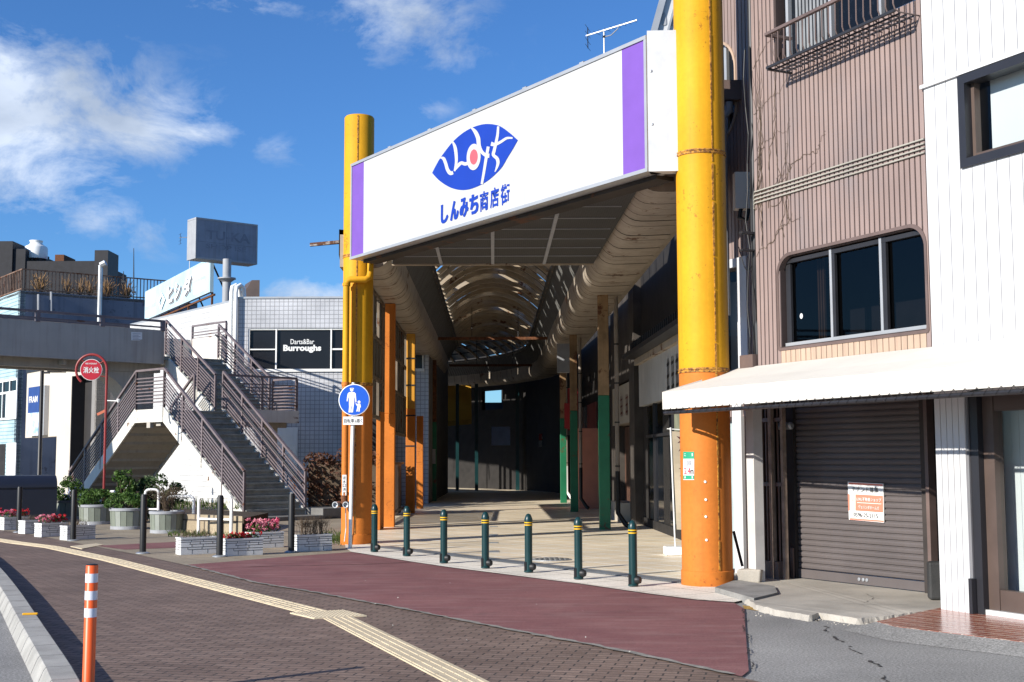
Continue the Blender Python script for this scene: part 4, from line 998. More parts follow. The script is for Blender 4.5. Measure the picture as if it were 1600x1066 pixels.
# pipes on the left pillar with the twin fire inlet and its plate
fp_ = thing('standpipe', 'orange fire standpipe with twin inlet and white plate on the left pillar', 'standpipe', V((LP.x - .12, LP.y - LR - .06, .5)))
x0 = at(539, 700, 24.28); zz = lambda y: at(539, y, 24.3).z
q = MB(); vx, vy = x0.x, 24.30
q.tube([V((vx, vy, zz(770))), V((vx, vy, zz(600)))], .062, 14); q.build('lower_pipe', M['orange'], fp_, smooth=40)
q = MB(); e_ = at(575, 437, 24.3).x
q.tube([V((vx, vy, zz(600))), V((vx, vy, zz(446))), V((vx + .02, vy, zz(440))), V((vx + .07, vy, zz(437))), V((e_ - .05, vy, zz(437))), V((e_ + .02, vy + .02, zz(433))), V((e_ + .04, vy + .03, zz(425))), V((e_ + .04, vy + .05, zz(405)))], .062, 14); q.build('upper_pipe', M['yellow'], fp_, smooth=40)
for y_ in (445, 600, 772): MB().lathe((vx, vy, zz(y_) - .03), [(.066, 0), (.078, .005), (.078, .06), (.066, .065)], 14).build('collar', M['orange'] if y_ > 500 else M['yellow'], fp_, smooth=40)
zi = zz(788)
q = MB(); q.tube([V((vx - .14, vy - .02, zi)), V((vx + .10, vy - .02, zi))], .055, 12); q.tube([V((vx, vy, zi)), V((vx, vy, zz(770)))], .06, 12); q.build('manifold', M['rust'], fp_, smooth=40)
for dx in (-.12, .075):
    q = MB(); c_ = V((vx + dx, vy - .05, zi)); q.lathe(c_, [(.05, 0), (.06, .05), (.06, .12), (.045, .12), (.04, .06), (.01, .05)], 16, V((-.35, -1, -.05))); o = q.build('inlet', M['steel'], fp_, smooth=40)
q = MB(); q.tube([V((vx + .02, vy, zi - .05)), V((vx + .03, vy + .02, zi - .45)), V((vx + .0, vy + .02, zi - .7))], .012, 6); q.build('drain_tail', M['steel'], fp_)
q = MB(); pw = .08; q.par(V((vx - pw / 2, vy - .075, zz(774))), V((pw, 0, 0)), V((0, .012, 0)), ZUP * (zz(742) - zz(774))); pl_ = q.build('plate', M['notice_w'], fp_)
n_ = 5
for i, ch in enumerate('送水口消火'): 
    h_ = (zz(742) - zz(774)) / 5.4; lettering(ch, V((vx - .027, vy - .076, zz(743) - h_ * (i + 1.02))), V((1, 0, 0)), ZUP, .054, h_ * .8, M['ink'], pl_, depth=.003)
# iron arm sticking out left of the pillar
q = MB(); a_, b_ = at(484, 382, 24.75), at(533, 377.5, 24.75); q.par(a_ - ZUP * .03, b_ - a_, V((0, .1, 0)), ZUP * .06); 
tag(q.build('steel_arm', mat('rust_flaked_white', (.42, .40, .37), .7, var=.15, rust=1.4)), 'rusty white steel arm sticking out left of the left yellow pillar', 'arm')
# antenna on the arcade roof
def antenna(base, hgt, d, n_el, label, sc=1.0):
    A_ = thing('television_antenna', label, 'antenna', base); base = V(base); d = V(d).normalized(); sd_ = d.cross(ZUP).normalized()
    MB().tube([base, base + ZUP * hgt], .02 * sc, 8).build('mast', M['alu'], A_)
    q = MB(); q.bar(base + ZUP * hgt - d * .55 * sc, base + ZUP * (hgt + .12 * sc) + d * 1.0 * sc, .03 * sc, .03 * sc); q.build('boom', M['alu'], A_)
    q = MB()
    for i in range(n_el):
        t_ = (i + .5) / n_el; c_ = lerp(base + ZUP * hgt - d * .3 * sc, base + ZUP * (hgt + .12 * sc) + d * 1.0 * sc, t_); L_ = lerp(.2, .12, t_) * sc; q.tube([c_ - sd_ * L_, c_ + sd_ * L_], .005 * sc, 5)
    q.build('director', M['darkmetal'], A_)
    q = MB(); c_ = base + ZUP * hgt - d * .5 * sc; q.tube([c_ - ZUP * .35 * sc, c_ + ZUP * .22 * sc], .012 * sc, 6)
    for k in range(4): z = lerp(-.33, .2, k / 3) * sc; q.tube([c_ + ZUP * z - sd_ * .3 * sc - d * .1 * sc, c_ + ZUP * z + sd_ * .3 * sc + d * .1 * sc], .006 * sc, 5)
    q.build('reflector', M['darkmetal'], A_)
    MB().tube([base + ZUP * (hgt - .14 * sc), base + ZUP * (hgt - .13 * sc) + d * .22 * sc, base + ZUP * (hgt - .0 * sc) + d * .42 * sc, base + ZUP * (hgt + .06 * sc) + d * .44 * sc], .014 * sc, 6).build('brace', M['alu'], A_)
    MB().box(base + ZUP * (hgt - .13 * sc), (.07 * sc, .07 * sc, .05 * sc)).build('clamp', M['darkmetal'], A_)
    return A_
ab = at(944, 82, 20.5); at_ = at(944, 50, 20.5)
antenna(ab - ZUP * .5, at_.z - ab.z + .5, (.8, -.55, .0), 8, 'white television aerial on a short mast above the arcade signboard', .62)

# ---- columns along both sides
def column(name, x, y, w, zt, mats, zsplit, label, grp, cat='column', rings=()):
    p = thing(name, label, cat, ar(x, y, 0), grp); c = ar(x, y, 0)
    q = MB(); q.box(c + ZUP * (zsplit / 2 + .0), (w, w * .8, zsplit)); q.build('lower_shaft', mats[0], p, bevel=.015)
    q = MB(); q.box(c + ZUP * ((zsplit + zt) / 2), (w * .96, w * .77, zt - zsplit)); q.build('upper_shaft', mats[1], p, bevel=.015)
    for z in rings:
        q = MB(); q.box(c + ZUP * z, (w + .03, w * .8 + .03, .04)); q.build('band', M['darkmetal'], p)
    return p
zB = 5.34
M['amber'] = mat('amber_paint', (.55, .25, .02), .5, var=.1, rust=-.1, streak=.3, streak_c=(.25, .09, .01))
M['rustcol'] = mat('rust_stained_paint', (.27, .17, .085), .7, var=.3, streak=.5, streak_c=(.10, .04, .015), rust=.3)
oc = [((591 + 618) / 2, 824, 30.5, .40), (640, 803, 37.9, .33), (652, 795, 42.5, .26)]
cx = (607 - 800) / 2000 * 30.5
column('orange_column', -2.93 + .015 * 30.5, 30.6, .27, zB, (M['orange'], M['orange']), 2.7, 'orange steel column nearest to the big left pillar', 'orange steel columns on the left side')
column('orange_column', -3.02 + .015 * 38, 38.1, .27, zB, (M['orange'], M['amber']), 3.1, 'second orange steel column with dark bands around it', 'orange steel columns on the left side', rings=(2.0, 2.9, 3.8, 4.6))
column('orange_column', -2.98 + .015 * 41, 41.5, .22, 3.0, (M['orange'], M['orange']), 1.5, 'short third orange post in the shade of the left side', 'orange steel columns on the left side')
column('green_column', -2.98 + .015 * 47.5, 48.5, .26, zB, (M['green'], M['rust']), 3.0, 'green column with a grey switch box on the left side of the arcade', 'green steel columns of the arcade')
q = MB(); q.box(ar(-2.98 + .015 * 47.5, 48.36, 1.7), (.2, .14, .55)); tag(q.build('switch_box', M['grey']), 'grey switch box fixed to the left green column', 'switch box')
for (px, by, w, lab) in ((946, 828, .25, 'nearest green column with rust above it, right side of the arcade'), (898, 800, .23, 'second green column along the right side, beside a white drain pipe'), (881, 786, .23, 'third green column along the right side, dim under the roof')):
    b_ = gnd(px, by, .026); x_ = b_.x + .015 * b_.y; column('green_column', x_, b_.y + .12, w, zB + .1, (M['green'], M['rustcol']), 3.05, lab, 'green steel columns of the arcade')
# drain pipes beside the right columns
for (px, by, lab) in ((966, 826, 'tall pale drain pipe right of the nearest green column'), (908, 797, 'drain pipe with bent foot between the green columns'), (886, 783, 'pale drain pipe with bent foot left of the second green column')):
    b_ = gnd(px, by, .03); p = thing('drain_pipe', lab, 'drain pipe', b_, 'drain pipes along the right side of the arcade')
    q = MB(); q.tube([b_ + V((.22, -.12, .06)), b_ + V((.16, -.08, .1)), b_ + V((0, 0, .35)), b_ + V((0, 0, 1.3))], .055, 10); q.build('foot', M['black'] if px > 890 else M['white_metal'], p, smooth=40)
    q = MB(); q.tube([b_ + V((0, 0, 1.3)), b_ + V((0, 0, zB))], .05, 10); q.build('pipe', mat('pipe_beige', (.33, .28, .23), .6, var=.15) if 'pipe_beige' not in bpy.data.materials else bpy.data.materials['pipe_beige'], p, smooth=40)
    q = MB()
    for z in (1.4, 2.4, 3.3, 4.2): q.lathe(b_ + ZUP * z, [(.06, 0), (.06, .03)], 10)
    q.build('clip', M['darkmetal'], p)
q = MB(); b_ = gnd(985, 560, 0) if False else at(981, 572, 40); q.box(at(888, 650, 46) , (.28, .2, .9)); tag(q.build('red_box', mat('red_box_paint', (.35, .02, .02), .5)), 'red box hanging high beside the third green column', 'box')
q = MB(); c_ = at(881, 560, 40.0); q.box(c_, (.42, .3, .9)); tag(q.build('switch_cabinet', M['grey']), 'grey cabinet fixed under the right gutter box by the second green column', 'cabinet')

# ---- left side screens between columns
def screen(y0, y1, xo, z0, z1, label, ncol, rows):
    p = thing('lattice_screen', label, 'screen', ar(xo, (y0 + y1) / 2, z0), 'rusty framed screens between the left columns')
    q = MB(); m_ = MB()
    for i in range(ncol + 1):
        y = lerp(y0, y1, i / ncol); q.bar(ar(xo, y, z0), ar(xo, y, z1), .06, .05, AX)
    for z in rows: q.bar(ar(xo, y0, z), ar(xo, y1, z), .07, .08)
    q.build('frame', mat('screen_frame', (.16, .125, .09), .75, var=.3, rust=.6) if 'screen_frame' not in bpy.data.materials else bpy.data.materials['screen_frame'], p)
    rnd_ = random.Random(int(y0))
    for (za, zb_) in zip(rows, rows[1:]):
        for i in range(ncol):
            if rnd_.random() < .78: m_.par(ar(xo - .01, lerp(y0, y1, i / ncol) + .03, za + .04), ar(xo - .01, lerp(y0, y1, (i + 1) / ncol) - .03, za + .04) - ar(xo - .01, lerp(y0, y1, i / ncol) + .03, za + .04), AR * .006, ZUP * (zb_ - za - .08))
    m_.build('panel', mat('dusty_panel', (.10, .095, .085), .6, var=.35, scale=3, streak=.4) if 'dusty_panel' not in bpy.data.materials else bpy.data.materials['dusty_panel'], p)
    return p
screen(25.15, 30.35, -2.60, 2.55, 5.25, 'rusty framed screen between the big left pillar and first orange column', 7, [2.55, 3.4, 4.3, 5.25])
screen(30.85, 37.9, -2.60, 2.3, 5.25, 'rusty framed screen between the first and second orange columns', 8, [2.3, 3.4, 4.3, 5.25])
screen(38.3, 41.3, -2.60, 2.3, 5.25, 'rusty framed screen past the second orange column', 4, [2.3, 3.4, 4.3, 5.25])
# low orange pier behind the first column and slatted gate behind it
q = MB(); q.box(ar(-2.60, 29.6, 1.37), (.10, .85, 2.68)); tag(q.build('orange_pier', M['orange'], bevel=.01), 'flat pale orange pier under the first lattice screen', 'pier')
gt_ = thing('slatted_fence', 'dark slatted fence between the orange columns', 'fence', ar(-2.75, 34, 0))
q = MB()
for k in range(26): q.box(ar(-2.7, 31.2 + k * .25, .78), (.03, .14, 1.4))
q.build('slat', M['frame_br'], gt_); q = MB(); q.box(ar(-2.68, 34.3, 1.5), (.05, 6.6, .06)); q.box(ar(-2.68, 34.3, .2), (.05, 6.6, .06)); q.build('rail', M['frame_br'], gt_)

# ---- roof
rf = thing('arcade_roof', 'long vaulted arcade roof of ribs and patched panels between beige gutter boxes', 'roof', ar(0, 40, 5.3))
# path of the axis: straight, then bending left
path = []; y = 24.75; p_ = ar(0, y, 0); ang = math.atan2(AX.y, AX.x); YB = 56.0; RC = 17.0
pts_path = []
s_ = 0
while True:
    pts_path.append((p_.copy(), ang))
    st = .55
    if p_.y > YB: ang += st / RC
    p_ = p_ + V((math.cos(ang), math.sin(ang), 0)) * st; s_ += st
    if ang > math.atan2(AX.y, AX.x) + R(78): break
# lead-in for the right gutter box in front of the vault
def pathpt(i, x, z):
    p, a = pts_path[i]; return p + V((math.sin(a), -math.cos(a), 0)) * x + ZUP * z
def gutter(sgn, lead):
    prof = [(2.98, 5.62), (2.98, 5.36), (2.5, 5.34)] + [(1.98 + .34 - .34 * math.sin(k * math.pi / 12), 5.34 + .34 - .34 * math.cos(k * math.pi / 12)) for k in range(0, 7)] + [(1.95, 5.95)]
    prof = [(x * sgn, z) for x, z in prof]
    q = MB(); rings = []
    L_ = []
    y = 24.75
    while y - .45 > lead: y -= .45; L_.append((ar(0, y, 0), math.atan2(AX.y, AX.x)))
    L_ = L_[::-1] + pts_path
    rnd_ = random.Random(2 + int(sgn))
    for i in range(len(L_) - 1):
        o = rnd_.uniform(-.006, .006); vs = []
        for (p, a), e in ((L_[i], .012), (L_[i + 1], -.012)):
            rt = V((math.sin(a), -math.cos(a), 0)); fw = V((math.cos(a), math.sin(a), 0))
            vs += [p + rt * (x) + fw * e + ZUP * (z + o) for x, z in prof]
        n_ = len(prof); q.add(vs, [(k, k + 1, n_ + k + 1, n_ + k) for k in range(n_ - 1)])
    q.build('gutter_box', M['beige'], rf, smooth=30, fix=False)
    # dark backing above, so that the seams stay dark and no sun gets in
    q = MB()
    for i in range(len(L_) - 1):
        vs = []
        for (p, a) in (L_[i], L_[i + 1]):
            rt = V((math.sin(a), -math.cos(a), 0)); vs += [p + rt * x * sgn + ZUP * z for x, z in ((3.0, 5.6), (2.96, 5.385), (2.4, 5.375), (2.05, 5.5), (1.975, 5.95), (1.97, 6.0), (3.0, 6.1))]
        n_ = 7; q.add(vs, [(k, (k + 1) % n_, n_ + (k + 1) % n_, n_ + k) for k in range(n_)])
    q.build('gutter_sun_block', M['darkwall'], rf, fix=False)
    q = MB(); p, a = L_[0]; rt = V((math.sin(a), -math.cos(a), 0)); q.poly([p + rt * x + ZUP * z for x, z in prof] + [p + rt * 2.98 * sgn + ZUP * 6.0]); q.build('gutter_end', M['beige'], rf, fix=False)
gutter(1, 17.4); gutter(-1, 24.9 - .3)
# corrugated side strips, rails
for sgn in (1, -1):
    q = MB(); w_ = 0
    for i in range(len(pts_path) - 1):
        for k in range(3):
            def pp(t_, x, z): 
                a_, b_ = pathpt(i, x, z), pathpt(i + 1, x, z); return lerp(a_, b_, t_)
            t0, t1, t2, t3 = k / 3, k / 3 + .14, k / 3 + .19, k / 3 + .30
            for (ta, tb, oa, ob_) in ((t0, t1, 0, 0), (t1, t2, 0, .03), (t2, t3, .03, .03), (t3, (k + 1) / 3, .03, 0)):
                q.add([pp(ta, sgn * (1.95 + oa), 5.93), pp(tb, sgn * (1.95 + ob_), 5.93), pp(tb, sgn * (1.58 + ob_), 6.62), pp(ta, sgn * (1.58 + oa), 6.62)], [(0, 1, 2, 3)])
    q.build('side_cladding', M['greystrip'], rf, fix=False)
    q = MB(); q.tube([pathpt(i, sgn * 1.56, 6.60) for i in range(len(pts_path))], .06, 6); q.build('edge_rail', M['darkmetal'], rf)
def vz(x): return 6.66 + .78 * (1 - (x / 1.58) ** 2)
K = 12
rnd = random.Random(12)
nr = 0
for i in range(0, len(pts_path), 2):
    q = MB(); vs = []; fs_ = []
    for k in range(K + 1):
        x = -1.58 + 3.16 * k / K; p = pathpt(i, x, vz(x)); a = pts_path[i][1]; fw = V((math.cos(a), math.sin(a), 0)) * .07
        vs += [p - fw, p + fw, p + fw - ZUP * .13, p - fw - ZUP * .13]
    for k in range(K):
        for j in range(4): fs_.append((k * 4 + j, k * 4 + (j + 1) % 4, (k + 1) * 4 + (j + 1) % 4, (k + 1) * 4 + j))
    q.add(vs, fs_); q.build('rib', M['rib'], rf, fix=False); nr += 1
pur = [-1.25, -.85, -.42, 0, .42, .85, 1.25]
for x in pur:
    q = MB()
    for i in range(len(pts_path) - 1): q.bar(pathpt(i, x, vz(x) + .03), pathpt(i + 1, x, vz(x) + .03), .05, .06)
    q.build('purlin', M['darkmetal'], rf, fix=False)
q = MB(); xs = [-1.58] + pur + [1.58]; orange_q = MB(); lq = MB()
for i in range(len(pts_path) - 1):
    for k in range(len(xs) - 1):
        near = i < 58; gap = .7 if i in (0, 1, 2, 3, 5, 6, 10, 11, 12, 18, 19, 27, 34, 35, 43) else .025
        if i > 52: gap = .02
        lit = False
        if rnd.random() < gap:
            if rnd.random() < .45: continue
            lit = True
        tgt = orange_q if (i in (5, 6) and k == 5) else (lq if lit else q)
        lo = 0 if rnd.random() < .93 else rnd.uniform(.1, .4); hi = 1 if rnd.random() < .93 else rnd.uniform(.6, .9)
        pa = [lerp(pathpt(i, x, vz(x) + .07), pathpt(i + 1, x, vz(x) + .07), t_) for x in (xs[k], xs[k + 1]) for t_ in (lo, hi)]
        tgt.add([pa[0], pa[1], pa[3], pa[2]], [(0, 1, 2, 3)])
q.build('roof_panel', M['roofpanel'], rf, fix=False); lq.build('pale_panel', M['lightpanel'], rf, fix=False)
if orange_q.v: orange_q.build('orange_panel', leafmat('orange_sheet', (.55, .17, .02), (.62, .22, .03), .4), rf, fix=False)
# catwalk and brackets above the vault, seen through the gaps
q = MB()
for i in range(0, 60, 2):
    for x in (-.9, .35): q.bar(pathpt(i, x, vz(x) + .12), pathpt(i, x, vz(x) + .45), .05, .05, AX)
q.build('roof_bracket', M['darkmetal'], rf, fix=False)
# front ceiling under the signboard
def inner(y): return ar(0, y, 0)
zc = zb_s + .03
sgL, sgR = SL - sn2 * .22, SR - sn2 * .22
cpts = [V((sgR.x - .05, sgR.y + .05, zc)), V((ar(1.97, 17.5, 0).x + .1, 17.2, zc)), V((ar(1.97, 24.75, 0).x, 24.75, zc)), V((ar(-1.97, 24.75, 0).x, 24.75, zc)), V((sgL.x + .9, sgL.y - .9 * 7.4 / 4.76 + .05, zc))]
q = MB(); q.prism(cpts, ZUP * .05); q.build('front_ceiling', M['ceil'], rf)
for x in (-1.0, 0, 1.0):
    q = MB(); ya = 24.7
    # where the seam meets the sign line
    tt_ = None
    for k in range(200):
        y = 24.7 - k * .05; p = ar(x, y, 0)
        if (p - (SL - sn2 * .4)).dot(sn2) > 0: break
    q.bar(ar(x, ya, zc - .012), ar(x, y + .1, zc - .012), .06, .022); q.build('ceiling_batten', M['grey'], rf)
for k in range(1, 8):
    y = 24.75 - k * .95
    # from sign line to right box
    xa = None
    for j in range(100):
        x = -1.95 + j * .04
        if (ar(x, y, 0) - (SL - sn2 * .4)).dot(sn2) < 0: xa = x; break
    if xa is not None and xa < 1.8: q = MB(); q.bar(ar(xa, y, zc - .006), ar(1.95, y, zc - .006), .03, .01); q.build('ceiling_batten', M['grey'], rf)
q = MB(); q.bar(ar(-1.97, 24.78, zc + .02), ar(1.97, 24.78, zc + .02), .06, .10); q.build('ceiling_edge', M['rib'], rf)
q = MB(); q.par(ar(-2.55, 24.85, zc + .1), AR * 5.1, AX * .08, ZUP * 1.5); q.prism([V((p.x, p.y, zt_s - .3)) for p in cpts], ZUP * .04); q.build('roof_sun_block', M['darkwall'], rf)  # unseen plate and cover added to keep the sun out of the arcade
# rusty tie bars across
for yb, zy in ((529, 45.5), (571, 58.5)):
    zq = at(770, yb, zy).z; q = MB(); q.bar(ar(-2.0, zy, zq), ar(2.0, zy, zq), .09, .10); tie = q.build('tie_bar', M['rust'], rf)
    q = MB(); 
    for x in (-.75, .9): MB().tube([ar(x, zy, zq), ar(x, zy, 7.0)], .012, 5).build('hanger', M['darkmetal'], tie)
# outer fascia along the right box
q = MB(); q.bar(ar(3.1, 17.6, 5.75), ar(3.1, 56, 5.75), .16, .5); q.build('side_fascia', M['beige'], rf)

# ---- shops on the right side
def wl2(px, by):
    g_ = gnd(px, by, .03); return g_
def wallx(y): return 3.32 - .032 * (y - 26)
def wpt(y, z, o=0): return V((wallx(y) - o, y, z))
def wallseg(mb, y0, y1, z0, z1, o0, o1): 
    return mb.par(wpt(y0, z0, o0), wpt(y1, z0, o0) - wpt(y0, z0, o0), V((-(o1 - o0), 0, 0)), ZUP * (z1 - z0))
shop = thing('corner_shop', 'dark arcade shop with a white signboard, black letters and glass display front', 'shop', wpt(26, 0, -1))
M['sign_grey'] = mat('shop_sign_white', (.50, .50, .48), .4, var=.08, streak=.2)
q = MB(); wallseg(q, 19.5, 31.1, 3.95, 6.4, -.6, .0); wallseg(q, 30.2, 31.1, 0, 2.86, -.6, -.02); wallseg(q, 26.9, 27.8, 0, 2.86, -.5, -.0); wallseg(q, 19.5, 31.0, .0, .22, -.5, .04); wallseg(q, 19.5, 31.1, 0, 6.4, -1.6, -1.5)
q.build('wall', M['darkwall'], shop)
q = MB(); wallseg(q, 19.5, 30.9, 2.86, 3.86, -.5, .10); sg_ = q.build('signboard', M['sign_grey'], shop); q = MB(); wallseg(q, 19.4, 31, 3.86, 4.0, -.5, .2); q.build('cornice', M['beige'], shop)
def glyph(mb, y, z, w, h, o, seed):
    rnd_ = random.Random(seed)
    for k in range(3): zz_ = z + h * (k + .3) / 3; mb.add([wpt(y, zz_, o), wpt(y - w, zz_ + .02, o), wpt(y - w, zz_ + h * .09 + .02, o), wpt(y, zz_ + h * .09, o)], [(0, 1, 2, 3)])
    for k in range(2): yy = y - w * (.15 + .5 * k); mb.add([wpt(yy, z, o), wpt(yy - w * .22, z, o), wpt(yy - w * .18, z + h, o), wpt(yy - w * .02, z + h, o)], [(0, 1, 2, 3)])
q = MB()
for k, px in enumerate((1041, 1048, 1055)):
    d = ray(px, 600); y_ = (3.32 + .032 * 26 - .12) / (d.x / d.y + .032); glyph(q, y_, 2.95, .32, .72, .108, k)
q.build('sign_letters', M['ink'], sg_, fix=False)
q = MB()
for y_ in (28.9, 26.2, 24.6, 23, 21.4): wallseg(q, y_, y_ + .07, .22, 2.86, -.05, .05)
wallseg(q, 19.5, 30.2, 2.1, 2.16, -.05, .045); q.build('window_frame', M['darkmetal'], shop)
q = MB(); wallseg(q, 19.5, 30.2, .22, 2.86, -.03, .0); q.build('pane', M['dkglass'], shop)
q = MB(); wallseg(q, 24.7, 26.15, .3, 2.8, -.02, .012); q.build('curtain', mat('olive_curtain', (.16, .17, .12), .8, var=.3), shop)
q = MB(); wallseg(q, 19.5, 30.9, 4.0, 4.1, .0, .5)
for k in range(40): wallseg(q, 19.5 + k * .28, 19.56 + k * .28, 4.1, 4.35, .3, .36)
q.build('canopy', M['darkmetal'], shop)
shop2 = thing('narrow_shop', 'dim narrow shop with a cream sign of three brown characters', 'shop', wpt(34, 0, -1))
q = MB(); wallseg(q, 31.2, 32.2, 0, 6.4, -.8, .18); wallseg(q, 32.2, 38.0, 3.7, 6.4, -.8, 0); wallseg(q, 37.2, 38, 0, 3.7, -.8, 0); wallseg(q, 31.2, 38, 0, 6.4, -1.8, -1.7); q.build('wall', mat('brick_dark', (.05, .042, .036), .85, var=.3), shop2)
q = MB(); wallseg(q, 32.3, 37.1, 2.55, 3.6, -.4, .06); s2 = q.build('signboard', mat('cream_sign', (.42, .38, .31), .5, var=.1), shop2)
q = MB()
for k, px in enumerate((968, 976, 984)):
    d = ray(px, 640); y_ = (3.32 + .032 * 26 - .08) / (d.x / d.y + .032); glyph(q, y_ - .1, 2.75, .5, .55, .068, 7 + k)
q.build('sign_letters', mat('brown_ink', (.12, .03, .02), .6), s2, fix=False)
q = MB(); wallseg(q, 32.3, 37.1, .03, 2.5, -.35, -.28); q.build('shutter', mat('brown_shutter', (.09, .045, .03), .6, var=.3), shop2)
q = MB(); wallseg(q, 32.4, 34.2, .03, .5, .0, .45); q.build('step', M['concrete'], shop2)
pk = MB(); pk.box(V((wallx(41.5) - .35, 41.6, 1.3)), (.75, 1.5, 2.55)); tag(pk.build('pink_partition', mat('salmon_wall', (.62, .25, .17), .7, var=.08), bevel=.02), 'salmon pink partition behind the green columns on the right', 'partition')
row = thing('shop_row', 'row of dark closed shopfronts deeper along the right side of the arcade', 'shopfront', wpt(50, 0, -1))
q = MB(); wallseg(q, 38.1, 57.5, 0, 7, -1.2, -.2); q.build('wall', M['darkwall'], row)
for k, y_ in enumerate((42.5, 47, 52)):
    q = MB(); wallseg(q, y_, y_ + 3.4, .1, 2.4, -.199, -.12); q.build('shutter', M['frame_br'], row)
    q = MB(); wallseg(q, y_, y_ + 3.4, 2.6, 3.5, -.199, .0); q.build('signboard', mat('dim_sign_%d' % k, [(.10, .02, .02), (.06, .06, .06), (.12, .11, .1), (.05, .03, .03)][k], .5), row)
# hanging red sign boxes
hb = MB(); c_ = at(893, 640, 49); hb.box(c_, (.5, .12, 1.6)); tag(hb.build('hanging_sign', mat('dark_red_sign', (.22, .015, .02), .5)), 'dark red vertical hanging sign on the right side of the arcade', 'sign')
hb = thing('hanging_sign', 'small sign with red over white panels hanging deep in the arcade', 'sign', at(856, 690, 62)); c_ = at(856, 683, 62)
q = MB(); q.box(c_, (.85, .12, .3)); q.build('red_panel', mat('red_sign_panel', (.35, .02, .02), .5), hb); q = MB(); q.box(c_ - ZUP * .32, (.85, .12, .28)); q.build('white_panel', mat('white_sign_panel', (.4, .4, .4), .5), hb)
lettering('商店街', c_ + V((-.3, -.065, -.09)), V((1, 0, 0)), ZUP, .6, .17, M['notice_w'], hb)
lettering('営業中', c_ + V((-.3, -.065, -.41)), V((1, 0, 0)), ZUP, .6, .17, M['ink'], hb)
# ---- far end of the arcade
fe = thing('end_shop', 'dark shop building closing the bend of the arcade', 'building', V((0, 74, 0)))
def fbx(mb, px0, px1, py0, py1, Y, th):
    a, b = at(px0, py1, Y), at(px1, py0, Y); return mb.par(V((a.x, Y, a.z)), V((b.x - a.x, 0, 0)), V((0, th, 0)), ZUP * (b.z - a.z))
q = MB(); cw_ = lambda i, z, o=3.3: pathpt(min(i, len(pts_path) - 1), o, z)
def pxof(p): d_ = CM.transposed() @ (p - CP); return 800 + FPX * d_.x / -d_.z
for i in range(54, len(pts_path) - 1):
    xm = (pxof(cw_(i, 4)) + pxof(cw_(i + 1, 4))) / 2
    for (z0_, z1_) in ([(0, 4.15), (5.15, 7.0)] if 754 < xm < 786 else [(0, 7.0)]):
        q.add([cw_(i, z0_), cw_(i + 1, z0_), cw_(i + 1, z1_), cw_(i, z1_), cw_(i, z0_, 3.5), cw_(i + 1, z0_, 3.5), cw_(i + 1, z1_, 3.5), cw_(i, z1_, 3.5)], [(0, 1, 2, 3), (7, 6, 5, 4), (3, 2, 6, 7), (0, 4, 5, 1)])
fbx(q, 560, 755, 655, 830, 74, .4); fbx(q, 784, 960, 540, 830, 73.9, .4); fbx(q, 752, 790, 629, 668, 74.05, .3); fbx(q, 752, 800, 694, 830, 74.1, .3); fbx(q, 560, 742, 560, 655.2, 74.2, .3); q.build('wall', M['darkwall'], fe)
q = MB(); fbx(q, 768, 797, 667, 696, 64.5, .1); q.build('pale_panel', mat('pale_blue_panel', (.30, .36, .50), .6), fe)
q = MB(); 
for x in (690, 712, 742, 806): fbx(q, x, x + 5, 600, 772, 64.0, .2)
q.build('post', M['bollard'], fe)
ya = thing('yellow_awning', 'dim mustard yellow awning above the dark shop at the bend', 'awning', at(705, 664, 65))
q = MB(); a, b = at(676, 605, 66), at(736, 602, 66); c_, d_ = at(677, 660, 64.8), at(737, 655, 64.8); q.prism([a, b, d_, c_], V((0, .05, .03))); q.build('canvas', mat('mustard_canvas', (.50, .27, .03), .7, var=.15, scale=1), ya)
q = MB(); q.prism([c_, d_, d_ - ZUP * .25, c_ - ZUP * .25], V((0, .03, 0))); q.build('valance', mat('mustard_valance', (.42, .22, .03), .7), ya)
ls = thing('left_shops', 'dark closed shopfronts on the left side of the arcade past the screens', 'shopfront', V((-4, 54, 0)))
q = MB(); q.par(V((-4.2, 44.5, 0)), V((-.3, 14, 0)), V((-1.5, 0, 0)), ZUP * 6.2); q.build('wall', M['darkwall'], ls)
q = MB(); q.par(V((-4.15, 46, 2.5)), V((-.08, 4.5, 0)), V((-.1, 0, 0)), ZUP * .9); q.build('signboard', M['darkbrown'], ls)

